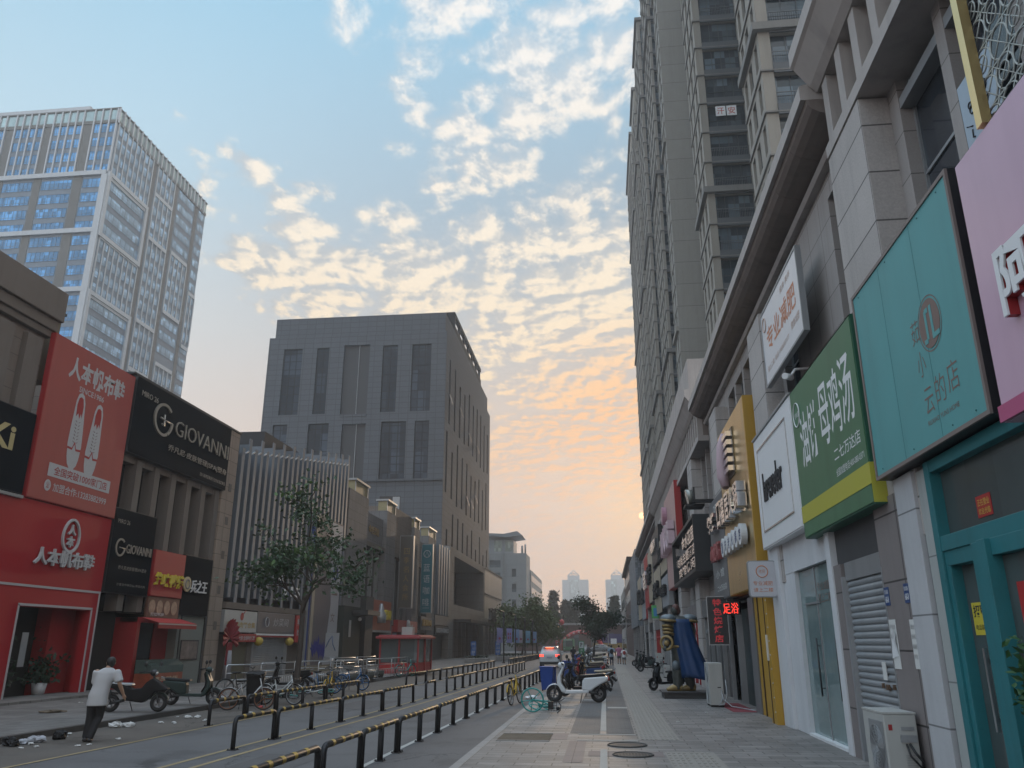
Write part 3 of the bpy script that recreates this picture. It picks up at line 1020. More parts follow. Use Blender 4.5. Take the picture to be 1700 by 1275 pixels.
def res_tower(label, blocks, core, ztop, z0=11.3):
    t = thing('residential_tower', label, 'building', (core[0], core[2], 0))
    wins = []
    c = MB(); c.box(core[0], core[1], core[2], core[3], z0 - 2, ztop - 1); c.build('core', M_twr, t)
    for (x0, x1, y0, y1, front, side, zt) in blocks:
        nf = int((zt - z0) / 3.0)
        zs = [z0 + 0.55 + 3.0 * k for k in range(nf)]
        F = Fr('F', (x0, y0, 0))
        Rr = Fr('R', (x0, y1, 0))
        hf, hs = [], []
        for z in zs:
            for (u0, u1, a, b_, nv, hh) in front:
                hf.append((u0, u1, z + a, z + b_))
                wins.append(('F', F, u0, u1, z + a, z + b_, 0.3, nv, hh))
            for (u0, u1, a, b_, nv, hh) in side:
                hs.append((u0, u1, z + a, z + b_))
                wins.append(('R', Rr, u0, u1, z + a, z + b_, 0.22, nv, hh))
        w = MB()
        w.wall(F, 0, x1 - x0, z0 - 2, zt, hf, 0.32)
        w.wall(Rr, 0, y1 - y0, z0 - 2, zt, hs, 0.24)
        w.quad((x1, y0, z0 - 2), (x1, y1, z0 - 2), (x1, y1, zt), (x1, y0, zt))
        w.quad((x0, y1, z0 - 2), (x0, y1, zt), (x1, y1, zt), (x1, y1, z0 - 2))
        w.quad((x0, y0, zt), (x1, y0, zt), (x1, y1, zt), (x0, y1, zt))
        w.build('wall', M_twp if not front else M_twr, t)
        # floor bands and heavier string courses
        s_ = MB()
        for k, z in enumerate(zs):
            e = 0.10 if k % 9 else 0.34
            hgt = 0.16 if k % 9 else 0.55
            if front:
                s_.box(x0 - e, x1 + 0.05, y0 - (e if k % 9 == 0 else 0.14), y0 + 0.02, z - 0.42, z - 0.42 + (hgt if k % 9 == 0 else 0.10))
            s_.box(x0 - e, x0 + 0.02, y0 + 0.021, y1, z - 0.42, z - 0.42 + hgt)
        s_.box(x0 - 0.4, x1 + 0.2, y0 - 0.4, y1, zt, zt + 0.6)
        if front:
            d_ = MB()
            for (u0, u1, a, b_, nv, hh) in front:
                for z in zs:
                    d_.fbox(F, u0, u1, z + b_ + 0.02, z + 3.0 + a - 0.02, -0.05, 0.12)
            d_.build('spandrel', M_spd, t)
        s_.build('string_course', M_band if front else M_twr, t)
        if front and front[0][1] - front[0][0] > 2.5:
            u0, u1 = front[0][0], front[0][1]
            random.seed(int(y0))
            for k, z in enumerate(zs):
                if random.random() < 0.45:
                    rl = MB()
                    rl.fbox(F, u0, u1, z + front[0][2] + 0.82, z + front[0][2] + 0.88, 0.02, 0.06)
                    for q in range(int((u1 - u0) / 0.14)):
                        rl.fbox(F, u0 + q * 0.14, u0 + q * 0.14 + 0.03, z + front[0][2], z + front[0][2] + 0.83, 0.025, 0.05)
                    rl.build('balcony_railing', M_rail, t)
    windows(t, wins, M_twf, M_twg)
    return t


sidew = [(0.5, 1.5, 0.4, 2.2, 1, (0.3,)), (2.6, 3.6, 0.4, 2.2, 1, (0.3,))]
side_n = [(0.45, 1.25, 0.3, 2.25, 1, (0.35,)), (2.0, 3.0, 0.3, 2.25, 2, (0.35,)), (4.0, 4.75, 0.3, 2.25, 1, (0.35,))]
res_tower('nearest beige residential tower rising over the right shops, with two stepped window bays', [
    (10.8, 20.0, 42.5, 47.8, [(0.72, 4.6, 0.18, 2.42, 4, (0.36,)), (5.4, 8.4, 0.18, 2.42, 3, (0.36,))], side_n, 116),
    (10.0, 18.0, 61.5, 68.0, [(0.62, 3.85, 0.18, 2.42, 4, (0.36,)), (4.6, 7.0, 0.18, 2.42, 2, (0.36,))],
     [(0.5, 1.4, 0.3, 2.25, 1, (0.35,)), (2.4, 3.5, 0.3, 2.25, 2, (0.35,)), (4.6, 5.6, 0.3, 2.25, 1, (0.35,))], 116)],
    (14.2, 28, 45, 90), 114)
side_b = [(k * 3.3 + 0.6, k * 3.3 + 2.1, 0.3, 2.25, 2, (0.35,)) for k in range(7)]
t2 = res_tower('second residential tower with a blank panelled end wall, behind the nearest tower', [
    (10.35, 14.6, 93.1, 98.5, [], [(0.5, 1.5, 0.3, 2.25, 1, (0.35,)), (3.0, 4.2, 0.3, 2.25, 2, (0.35,))], 113),
    (9.75, 16, 101.0, 113.0, [(0.4, 1.4, 0.3, 2.3, 1, (0.35,))], [(0.6 + k * 2.9, 2.2 + k * 2.9, 0.3, 2.25, 2, (0.35,)) for k in range(4)], 112)],
    (12.4, 28, 95, 118), 112)
t3 = res_tower('third residential tower, a narrow stepped edge beyond the panelled tower', [
    (9.5, 16, 119.5, 132, [(0.5, 1.7, 0.3, 2.3, 1, (0.35,))], [(0.6 + k * 2.9, 2.2 + k * 2.9, 0.3, 2.25, 2, (0.35,)) for k in range(4)], 109)],
    (12, 28, 121, 138), 108)
t4 = res_tower('farthest residential tower at the end of the stepped right row', [
    (9.6, 16, 140, 152, [(0.5, 1.7, 0.3, 2.3, 1, (0.35,))], [(0.6 + k * 2.9, 2.2 + k * 2.9, 0.3, 2.25, 2, (0.35,)) for k in range(4)], 110),
    (9.7, 16, 158, 184, [(0.5, 1.7, 0.3, 2.3, 1, (0.35,))], [(0.6 + k * 2.9, 2.2 + k * 2.9, 0.3, 2.25, 2, (0.35,)) for k in range(8)], 112)],
    (12, 28, 142, 184), 109)
# two paper posters in one window of the near tower's second bay
for k, ch in enumerate('汗安'):
    t = thing('window_poster', ['white poster with red writing in a window of the nearest tower, the left one', 'white poster with red writing in a window of the nearest tower, the right one'][k], 'poster', (11.3 + k * 0.95, 61.46, 46.1))
    F = Fr('F', (11.3 + k * 0.95, 61.44, 46.1))
    c = MB(); c.fbox(F, 0, 0.85, 0, 1.0, 0, 0.02); c.build('sheet', M_white, t)
    c = MB(); put_text(c, F, ch, 0.12, 0.73, 0.15, 0.85, 0.023, bold=0.01); c.build('lettering', mat('red_ink', (0.45, 0.06, 0.04), 0.6), t)
# ---------------------------------------------------------------- right side: ground-floor shopfronts
M_teal = mat('teal_paint', (0.020, 0.160, 0.180), 0.5, var=0.18, scale=1.2, grain=0.08, streak=0.2, stain=0.12)
M_tealp = mat('teal_banner', (0.095, 0.315, 0.32), 0.55, var=0.14, scale=0.7, streak=0.10)
M_tan = mat('tan_print', (0.19, 0.13, 0.11), 0.6, var=0.1)
M_shgl = glass('street_door_glass', (0.075, 0.09, 0.09), 0.09, cell=(0.7, 1.3), vary=0.5, spec=0.55)
M_clgl = glass('pale_green_glass', (0.19, 0.27, 0.275), 0.06, cell=(1.4, 4), vary=0.3, spec=0.6)
M_shut = mat('shutter_slats', (0.30, 0.32, 0.34), 0.45, metal=0.25, var=0.12, scale=1.5, streak=0.18)
M_brst = panel('brown_grey_stone', (0.215, 0.19, 0.185), 1.2, 0.95, 0.014, 0.0, 0.25, 0.05, 0.6, 0.10, 0.16, 0.2, 0.12, gscale=45, shift=(0.05, 0.05))
M_gold = mat('brushed_gold', (0.80, 0.58, 0.27), 0.30, metal=0.9, var=0.10, scale=0.8, streak=0.12)
M_ochre = mat('ochre_panel', (0.44, 0.25, 0.028), 0.5, var=0.10, scale=0.9, streak=0.10)
M_grsign = mat('grey_sign_panel', (0.15, 0.148, 0.15), 0.5, var=0.1, scale=0.8, streak=0.1)
M_dkgreen = mat('dark_green_door', (0.022, 0.04, 0.042), 0.4, var=0.12)
M_red = mat('red_panel', (0.40, 0.028, 0.028), 0.5, var=0.10, scale=0.7)
M_redd = mat('deep_red', (0.30, 0.02, 0.022), 0.55, var=0.14, scale=0.8)
M_pink = mat('pink_panel', (0.56, 0.37, 0.48), 0.2, var=0.10, scale=0.5, streak=0.05)
M_chrome = mat('chrome_letter', (0.62, 0.62, 0.63), 0.18, metal=1.0, var=0.05)
M_paper = mat('paper', (0.62, 0.62, 0.6), 0.8, var=0.05)
M_navy = mat('navy_plate', (0.03, 0.07, 0.19), 0.4, var=0.05)
M_ink = mat('dark_ink', (0.02, 0.02, 0.022), 0.6)
M_acw = mat('ac_casing', (0.42, 0.42, 0.40), 0.5, var=0.08, scale=2, streak=0.15)

FR = Fr('R', (4.2, 0, 0))     # u = -Y


def rbox(mb, y0, y1, z0, z1, d0, d1):
    mb.fbox(FR, -y1, -y0, z0, z1, d0, d1)


# teal shop
t = thing('shopfront', 'teal framed glass shopfront beside the white pillar, nearest to the camera', 'shopfront', (4.2, 7, 0.12))
c = MB()
rbox(c, 10.50, 10.66, 0.12, 4.15, -0.20, 0.06)
rbox(c, 2.0, 10.50, 3.02, 3.20, -0.18, 0.05)
rbox(c, 2.0, 10.50, 4.0, 4.15, -0.18, 0.05)
rbox(c, 9.38, 9.66, 0.12, 3.02, -0.16, 0.07)
rbox(c, 9.16, 9.34, 0.12, 3.02, -0.12, 0.14)
rbox(c, 7.0, 7.16, 0.12, 3.02, -0.12, 0.10); rbox(c, 6.6, 6.9, 0.12, 4.0, -0.16, 0.07)
rbox(c, 9.66, 10.50, 2.84, 3.02, -0.14, 0.03); rbox(c, 9.66, 10.50, 0.12, 0.34, -0.14, 0.03)
rbox(c, 7.16, 9.16, 2.84, 3.02, -0.10, 0.08); rbox(c, 7.16, 9.16, 0.12, 0.34, -0.10, 0.08)
rbox(c, 10.38, 10.50, 0.34, 2.84, -0.14, 0.03)
c.build('frame', M_teal, t, bevel=0.006)
c = MB(); c.quad(FR.P(-10.5, 0.3, -0.10), FR.P(-9.5, 0.3, -0.10), FR.P(-9.5, 2.9, -0.10), FR.P(-10.5, 2.9, -0.10)); c.build('glass_pane', M_shgl, t)
c = MB(); c.quad(FR.P(-9.2, 0.3, -0.02), FR.P(-7.1, 0.3, -0.02), FR.P(-7.1, 2.9, -0.02), FR.P(-9.2, 2.9, -0.02)); c.build('glass_pane', M_shgl, t)
c = MB(); c.quad(FR.P(-10.5, 3.15, -0.08), FR.P(-2, 3.15, -0.08), FR.P(-2, 4.05, -0.08), FR.P(-10.5, 4.05, -0.08)); c.build('transom_glass', M_shgl, t)
c = MB(); rbox(c, 9.72, 9.76, 1.05, 1.9, 0.05, 0.09); rbox(c, 9.72, 9.76, 1.15, 1.2, -0.1, 0.06); rbox(c, 9.72, 9.76, 1.75, 1.8, -0.1, 0.06); c.build('handle', M_steel, t)


def notice(label, F, u0, u1, v0, v1, d, m_sheet, lines, m_ink, nm='paper_notice', cat='notice'):
    t = thing(nm, label, cat, F.P(u0, v0, d))
    c = MB(); c.fbox(F, u0, u1, v0, v1, d, d + 0.006); c.build('sheet', m_sheet, t)
    if lines:
        c = MB()
        for (txt, a, b_, e, f, bold) in lines:
            put_text(c, F, txt, u0 + (u1 - u0) * a, u0 + (u1 - u0) * b_, v0 + (v1 - v0) * e, v0 + (v1 - v0) * f, d + 0.008, bold=bold)
        c.build('lettering', m_ink, t)
    return t


M_ypap = mat('yellow_paper', (0.55, 0.45, 0.04), 0.7, var=0.05)
M_goldink = mat('gold_ink', (0.6, 0.42, 0.08), 0.4)
notice('yellow handwritten notice taped to the glass of the teal shopfront', FR, -10.28, -9.86, 2.04, 2.40, -0.098, M_ypap, [('招聘', 0.08, 0.9, 0.55, 0.92, 0.02), ('电话联系', 0.1, 0.8, 0.15, 0.32, 0.0)], M_ink)
notice('red sticker with gold writing on the glass above the teal door', FR, -9.66, -9.30, 3.30, 3.54, -0.078, M_red, [('正在营业', 0.1, 0.9, 0.52, 0.85, 0.01), ('欢迎光临', 0.1, 0.9, 0.12, 0.42, 0.01)], M_goldink, 'sticker', 'sticker')
notice('plain red poster low on the glass beside the teal door post', FR, -9.98, -9.76, 1.30, 1.62, -0.098, M_redd, [('开', 0.15, 0.85, 0.2, 0.8, 0.02)], M_red, 'poster', 'poster')
notice('tall red poster behind the right-hand teal door', FR, -8.95, -8.3, 2.0, 2.55, -0.018, M_red, [('福', 0.2, 0.8, 0.15, 0.85, 0.02)], M_redd, 'poster', 'poster')

# cladding of the pier between the teal shop and the shutter
c = MB(); rbox(c, 10.68, 10.98, 0.12, 4.1, -0.1, 0.03); c.build('pillar_cladding', panel('pale_green_stone', (0.36, 0.38, 0.37), 2, 1.5, 0.01, 0, 0.5, 0.02, var=0.08), pod)
c = MB(); rbox(c, 10.98, 11.12, 0.12, 4.1, -0.1, -0.02); c.build('pillar_gap', M_black, pod)
c = MB(); rbox(c, 11.12, 11.80, 0.12, 4.15, -0.1, 0.05); c.build('pillar_cladding', panel('pale_stone_panel', (0.47, 0.475, 0.49), 2, 1.35, 0.012, 0, 0.4, 0.02, var=0.10, grain=0.06, streak=0.10, stain=0.08, shift=(0, 0.4)), pod, bevel=0.006)
c = MB(); rbox(c, 11.82, 12.90, 0.12, 4.0, -0.6, 0.02); c.build('pillar_cladding', M_brst, pod, bevel=0.006)
for k, (u, lab) in enumerate([(-12.88, 'blue house number plate on the brown stone pillar beside the shutter'), (-12.06, 'blue house number plate near the white pillar edge')]):
    notice(lab, FR, u, u + 0.2, 2.48, 2.74, 0.022, M_navy, [('陇海路', 0.12, 0.88, 0.62, 0.86, 0.0), ('68-8', 0.15, 0.85, 0.15, 0.5, 0.02)], M_white, 'number_plate', 'number plate')
notice('torn paper notice under the blue plate beside the shutter', FR, -12.85, -12.58, 1.6, 2.28, 0.022, M_paper, [('租房信息', 0.1, 0.9, 0.8, 0.9, 0), ('联系电话地址', 0.1, 0.9, 0.62, 0.7, 0), ('价格面议详情', 0.1, 0.9, 0.45, 0.53, 0), ('两室一厅', 0.1, 0.6, 0.28, 0.36, 0)], M_alu)
notice('narrow printed notice beside the white pillar edge', FR, -12.02, -11.84, 1.62, 2.26, 0.022, M_paper, [('出租转让信息', 0.1, 0.9, 0.8, 0.9, 0), ('联系电话', 0.1, 0.9, 0.6, 0.7, 0), ('精装修', 0.1, 0.9, 0.4, 0.5, 0), ('拎包', 0.1, 0.8, 0.2, 0.3, 0)], M_alu)
c = MB()
c.quad(FR.P(-12.82, 2.02, 0.03), FR.P(-12.62, 2.0, 0.05), FR.P(-12.6, 1.78, 0.03), FR.P(-12.86, 1.74, 0.04))
c.quad(FR.P(-12.74, 2.0, 0.04), FR.P(-12.6, 2.18, 0.09), FR.P(-12.58, 2.06, 0.05), FR.P(-12.66, 1.96, 0.05))
props(c.build('torn_paper', M_white), 'white torn strip of paper peeling off the notice by the shutter', 'paper')

# shutter
t = thing('roller_shutter', 'grey closed roller shutter beside the brown stone pillar', 'shutter', (4.2, 13.9, 0.12))
c = MB()
z = 0.14
while z < 2.98:
    h = 0.105
    vs = []
    for y in (14.84, 12.92):
        for dz_, dd in ((0, -0.045), (0.02, -0.02), (0.06, -0.012), (0.085, -0.03), (h, -0.052)):
            vs.append(FR.P(-y, z + dz_, dd))
    c._add(vs, [(i, i + 5, i + 6, i + 1) for i in range(4)], True)
    z += h
c.build('slats', M_shut, t)
c = MB(); rbox(c, 12.92, 14.84, 2.98, 3.28, -0.06, 0.0); c.build('headbox', M_galv, t)
c = MB(); rbox(c, 14.84, 14.96, 0.12, 3.05, -0.1, 0.05); c.build('guide_rail', M_galv, t)
c = MB(); rbox(c, 12.86, 12.92, 0.12, 3.05, -0.1, 0.024); c.build('guide_rail', M_galv, t)
c = MB(); rbox(c, 13.35, 13.52, 1.42, 1.68, -0.01, 0.0); c.build('sticker', M_paper, t)
c = MB(); rbox(c, 13.55, 13.62, 1.30, 1.37, -0.02, 0.01); rbox(c, 13.30, 13.42, 1.28, 1.36, -0.02, 0.012); rbox(c, 13.05, 13.12, 1.30, 1.37, -0.02, 0.01); c.build('lock', mat('brown_lock', (0.10, 0.06, 0.035), 0.6), t)
c = MB(); rbox(c, 12.9, 15.6, 3.28, 4.1, -0.35, -0.06); c.build('shop_header', mat('dark_header', (0.055, 0.055, 0.058), 0.6), pod)
c = MB(); rbox(c, 14.96, 15.42, 0.12, 3.28, -0.2, 0.03); c.build('pillar_cladding', M_brst, pod)
c = MB(); rbox(c, 15.42, 15.72, 0.12, 4.1, -0.2, 0.06); c.build('pillar_cladding', M_offw, pod, bevel=0.006)

# white shop with the glass door
t = thing('shopfront', 'white plastered shopfront with a tall pale glass double door', 'shopfront', (4.2, 18, 0.12))
c = MB(); rbox(c, 15.72, 19.9, 3.46, 4.2, -0.5, -0.02); rbox(c, 18.78, 19.92, 0.12, 3.46, -0.5, -0.03); rbox(c, 15.72, 15.98, 0.12, 3.46, -0.4, -0.03); c.build('wall', M_offw, t)
c = MB(); rbox(c, 19.92, 20.92, 0.12, 4.2, -0.6, 0.06); c.build('pillar', M_offw, t, bevel=0.008)
for (a, b_) in ((15.98, 17.37), (17.39, 18.78)):
    d_ = MB(); d_.quad(FR.P(-b_, 0.16, -0.12), FR.P(-a, 0.16, -0.12), FR.P(-a, 3.44, -0.12), FR.P(-b_, 3.44, -0.12))
    o = d_.build('glass_door', M_clgl, t)
    y = b_ - 1.24 if a < 17 else a + 0.16
    hm = MB(); hm.tube([FR.P(-y, 0.95, -0.05), FR.P(-y, 2.05, -0.05)], 0.018, 8); hm.tube([FR.P(-y, 1.1, -0.12), FR.P(-y, 1.1, -0.05)], 0.01, 6); hm.tube([FR.P(-y, 1.9, -0.12), FR.P(-y, 1.9, -0.05)], 0.01, 6)
    hm.build('handle', M_dkm, o)
c = MB(); rbox(c, 15.98, 18.78, 0.12, 0.17, -0.2, 0.0); c.build('sill', M_white, t)
c = MB(); rbox(c, 17.36, 17.40, 0.17, 3.44, -0.13, -0.10); rbox(c, 17.15, 18.35, 2.72, 2.76, -0.11, -0.09); c.build('door_fitting', M_alu, t)
tt = MB(); put_text(tt, FR, '专业减肥', -17.3, -16.3, 2.95, 3.12, -0.115); put_text(tt, FR, '请上二楼', -17.3, -16.3, 2.72, 2.9, -0.115); tt.build('door_lettering', M_tan, t)

# gold shop
t = thing('shopfront', 'ochre panelled shop entrance with a dark doorway under the gold sign', 'shopfront', (4.2, 24, 0.12))
c = MB(); rbox(c, 20.95, 21.55, 0.10, 3.4, -0.3, 0.22); c.build('post', M_ochre, t, bevel=0.006)
c = MB(); rbox(c, 21.32, 21.37, 0.10, 3.4, 0.221, 0.235); rbox(c, 21.58, 21.62, 0.12, 3.4, -0.1, 0.02); rbox(c, 23.3, 23.36, 0.12, 3.3, -0.1, 0.03); c.build('trim', mat('dark_brown_trim', (0.05, 0.028, 0.012), 0.5), t)
c = MB(); rbox(c, 21.62, 23.9, 0.12, 3.4, -0.2, 0.0); c.build('side_panel', M_ochre, t)
c = MB(); rbox(c, 23.9, 24.75, 0.12, 3.2, -0.25, 0.04); c.build('dark_pillar', M_grsign, t)
c = MB(); rbox(c, 24.75, 28.6, 0.12, 3.0, -0.35, -0.3); c.build('door', M_dkgreen, t)
c = MB(); rbox(c, 24.8, 24.92, 0.12, 3.0, -0.3, -0.1); c.build('door_frame', M_alu, t)
c = MB(); rbox(c, 28.0, 28.1, 0.12, 3.0, -0.3, -0.1); c.build('door_frame', M_alu, t)
c = MB(); rbox(c, 21.0, 30.5, 3.3, 4.2, -0.4, -0.1); c.build('header', M_black, t)
for k in range(10):
    c = MB(); c.ball(FR.P(-21.0, 0.4 + k * 0.32, 0.23), 0.018, n=8, m=5); c.build('rivet', M_steel, t)
c = MB(); rbox(c, 21.2, 21.28, 1.55, 2.15, 0.221, 0.26); c.build('torn_strip', M_paper, t)
c = MB(); c.quad((3.5, 24.6, 0.126), (4.19, 24.6, 0.126), (4.19, 28.2, 0.126), (3.5, 28.2, 0.126))
props(c.build('red_mat', mat('red_carpet', (0.20, 0.035, 0.045), 0.9, var=0.3, scale=5)), 'thin faded red mat on the pavement before the ochre entrance', 'mat')

# shopfronts further along: stone piers, dark glass and headers
random.seed(5)
looks = [('dark glass shopfront behind the armoured statue', M_dgl, M_alu), ('shopfront with a white door panel beyond the statue', M_white, M_redd), ('dark shopfront under the pink sign panel', M_dgl, M_dkm),
         ('shopfront with pale grey doors in the middle of the right row', M_alu, M_galv), ('shopfront with a red door edge in the right row', M_dgl, M_red), ('shuttered shopfront far along the right row', M_shut, M_alu), ('brown shopfront near the grey mosaic block', M_brst, M_dkm)]
for k in range(7):
    a0 = piers[4 + k - 1][1] if 4 + k - 1 < len(piers) else 90
    a1 = piers[4 + k][0] if 4 + k < len(piers) else 97
    t = thing('shopfront', looks[k][0], 'shopfront', (4.2, a0, 0.12))
    c = MB(); rbox(c, a0 + 0.02, a1 - 0.02, 0.12, 3.0, -0.3, -0.25); c.build('glass_front', looks[k][1] if k % 2 else M_dgl, t)
    c = MB()
    for q in range(5):
        y = a0 + 0.05 + q * (a1 - a0 - 0.22) / 4
        rbox(c, y, y + 0.12, 0.12, 3.0, -0.25, -0.12)
    rbox(c, a0 + 0.02, a1 - 0.02, 2.35, 2.5, -0.25, -0.14)
    c.build('mullion', looks[k][2], t)
    c = MB(); rbox(c, a0 + 0.02, a1 - 0.02, 3.0, 3.7, -0.3, -0.05); c.build('header', [M_grsign, M_brst, M_dkm][k % 3], t)

# ---------------------------------------------------------------- right side: signs
def sign_R(label, y_far, y_near, z0, z1, xf, depth, m_face, m_box, nm='shop_sign', edge=None):
    t = thing(nm, label, 'sign', (xf, y_far, z0))
    F = Fr('R', (xf, y_far, z0))
    L = y_far - y_near
    H = z1 - z0
    c = MB(); c.fbox(F, 0, L, 0, H, -depth, -0.012); c.build('box', m_box, t)
    c = MB(); c.fbox(F, 0.03, L - 0.03, 0.03, H - 0.03, -0.012, 0.004); c.build('face', m_face, t)
    if edge:
        c = MB()
        w = 0.05
        c.fbox(F, 0, L, 0, w, -0.012, 0.02); c.fbox(F, 0, L, H - w, H, -0.012, 0.02); c.fbox(F, 0, w, w, H - w, -0.012, 0.02); c.fbox(F, L - w, L, w, H - w, -0.012, 0.02)
        c.build('border', edge, t)
    return t, F, L, H


# pink sign, cut by the edge of the picture
t, F, L, H = sign_R('large glossy pink sign with white and red raised lettering, nearest to the camera', 8.05, 2.6, 4.0, 6.87, 3.95, 0.55, M_pink, M_pink)
c = MB(); c.fbox(F, 0.0, L, 0.0, 0.16, 0.005, 0.03); c.build('lower_band', mat('magenta_band', (0.45, 0.09, 0.20), 0.4), t)
for k, (ch, u) in enumerate([('阿', 0.62), ('水', 1.42), ('大', 2.22), ('杯', 3.02)]):
    c = MB(); put_text(c, F, ch, u, u + 0.66, 0.86, 1.52, 0.10, 0.12, bold=0.02); o = c.build('letter', M_white, t)
    c = MB(); put_text(c, F, ch, u, u + 0.66, 0.86, 1.52, 0.005, 0.099, bold=0.02); c.build('letter_side', M_redd, o)
for y in (6.2, 4.4):
    c = MB(); c.fbox(F, 8.05 - y - 0.004, 8.05 - y + 0.004, 0.17, H - 0.03, 0.0041, 0.006); c.build('panel_joint', mat('panel_joint', (0.2, 0.1, 0.16), 0.6), t)

# teal sign
t, F, L, H = sign_R('large teal sign with brown round emblem and thin lettering, beside the pink sign', 11.95, 8.34, 4.18, 7.05, 4.0, 0.20, M_tealp, M_black, edge=mat('sign_edge_brown', (0.20, 0.16, 0.145), 0.6))
c = MB()
E_ = lambda cu, cv, r, n=32: [(cu + r * math.cos(2 * math.pi * i / n), cv + r * math.sin(2 * math.pi * i / n)) for i in range(n)]
c.prism(F, E_(2.55, 1.42, 0.30), 0.004, 0.010)
c.build('emblem', M_tan, t)
c = MB()
n = 40
for i in range(n):
    a, b_ = 2 * math.pi * i / n, 2 * math.pi * (i + 1) / n
    c.quad(F.P(2.55 + 0.345 * math.cos(a), 1.42 + 0.345 * math.sin(a), 0.007), F.P(2.55 + 0.345 * math.cos(b_), 1.42 + 0.345 * math.sin(b_), 0.007), F.P(2.55 + 0.33 * math.cos(b_), 1.42 + 0.33 * math.sin(b_), 0.007), F.P(2.55 + 0.33 * math.cos(a), 1.42 + 0.33 * math.sin(a), 0.007))
c.build('emblem_ring', M_tan, t)
c = MB()
c.fbox(F, 2.44, 2.50, 1.24, 1.60, 0.010, 0.013); c.fbox(F, 2.47, 2.56, 1.56, 1.62, 0.010, 0.014); c.fbox(F, 2.60, 2.66, 1.26, 1.62, 0.010, 0.013); c.fbox(F, 2.60, 2.80, 1.20, 1.26, 0.010, 0.014); c.fbox(F, 2.36, 2.46, 1.2, 1.26, 0.010, 0.014)
c.build('emblem_letter', M_tealp, t)
c = MB()
put_text(c, F, '茹', 1.98, 2.22, 1.32, 1.62, 0.007, bold=-0.008)
put_text(c, F, '小', 2.02, 2.26, 0.88, 1.20, 0.007, bold=-0.008)
put_text(c, F, '云', 2.06, 2.32, 0.40, 0.72, 0.007, bold=-0.008)
put_text(c, F, '的', 2.40, 2.68, 0.44, 0.78, 0.007, bold=-0.008)
put_text(c, F, '店', 2.76, 3.06, 0.47, 0.82, 0.007, bold=-0.008)
put_text(c, F, 'RUXIAO YUNS HOME', 2.06, 2.95, 0.27, 0.33, 0.007)
c.build('lettering', M_tan, t)

c = MB()
for u in (1.2, 2.4):
    c.fbox(F, u - 0.003, u + 0.003, 0.05, H - 0.05, 0.0042, 0.006)
for u in (0.3, 1.5, 2.7, 3.3):
    for v in (0.12, H - 0.12):
        c.ball(F.P(u, v, 0.006), 0.012, n=6, m=4)
c.build('panel_joint', M_galv if False else mat('joint_teal', (0.04, 0.16, 0.16), 0.6), t)
# green sign
M_grn = mat('green_print', (0.060, 0.165, 0.085), 0.45, var=0.12, scale=0.6, streak=0.14)
M_grn2 = mat('green_side', (0.02, 0.10, 0.06), 0.5, var=0.06)
M_yb = mat('yellow_green_stripe', (0.42, 0.40, 0.05), 0.5, var=0.05)
t, F, L, H = sign_R('green sign with large white lettering and a yellow stripe along its foot', 16.5, 12.2, 3.9, 6.9, 4.0, 0.30, M_grn, M_grn2)
c = MB(); c.fbox(F, 0.0, L, 0.30, 0.62, 0.004, 0.010); c.fbox(F, L, L + 0.004, 0.02, 0.62, -0.3, 0.008); c.build('stripe', M_yb, t)
c = MB()
put_text(c, F, '油', 0.52, 1.12, 1.30, 2.35, 0.006, bold=0.012, italic=0.0)
put_text(c, F, '饼', 1.18, 1.80, 1.32, 2.37, 0.006, bold=0.012)
put_text(c, F, '母', 1.98, 2.62, 1.36, 2.46, 0.006, bold=0.006)
put_text(c, F, '鸡', 2.68, 3.30, 1.38, 2.50, 0.006, bold=0.006)
put_text(c, F, '汤', 3.36, 4.02, 1.40, 2.54, 0.006, bold=0.006)
put_text(c, F, '二七万达店', 2.62, 4.08, 0.98, 1.20, 0.006, bold=0.005)
put_text(c, F, '全国加盟电话:400-080-0371', 2.62, 4.14, 0.72, 0.85, 0.006, bold=0.0)
c.build('lettering', M_white, t)
c = MB(); c.torus(F.P(0.42, 2.42, 0.012), F.d, 0.24, 0.012, 28, 6); put_text(c, F, '老味道', 0.26, 0.58, 2.36, 2.48, 0.008, bold=0.0); c.build('emblem', M_white, t)
c = MB()
for i in range(12):
    u0, u1 = L * i / 12, L * (i + 1) / 12
    z0_, z1_ = 3.0 + 0.06 * math.sin(i * 0.9), 3.0 + 0.06 * math.sin((i + 1) * 0.9)
    c.quad(F.P(u0, 2.98, 0.01), F.P(u1, 2.98, 0.01), F.P(u1, z1_ + 0.06, -0.12), F.P(u0, z0_ + 0.06, -0.12))
c.build('loose_banner_edge', M_grn2, t)

# white sign
t, F, L, H = sign_R('plain white sign with a thin framed border and dark raised script lettering', 20.8, 16.55, 4.15, 6.9, 4.0, 0.34, M_white, M_white)
c = MB()
for (a, b_, e, f) in ((0.42, L - 0.55, 0.38, 0.41), (0.42, L - 0.55, H - 0.36, H - 0.33), (0.42, 0.45, 0.41, H - 0.36), (L - 0.58, L - 0.55, 0.41, H - 0.36)):
    c.fbox(F, a, b_, e, f, 0.004, 0.022)
c.build('inner_frame', M_chrome, t)
c = MB(); put_text(c, F, 'lareveder', 0.85, 2.95, 1.05, 1.75, 0.01, 0.035, bold=0.004); c.build('lettering', M_ink, t)
c = MB(); c.fbox(F, -0.03, L + 0.02, H, H + 0.05, -0.36, 0.03); c.build('cap', M_galv, t)

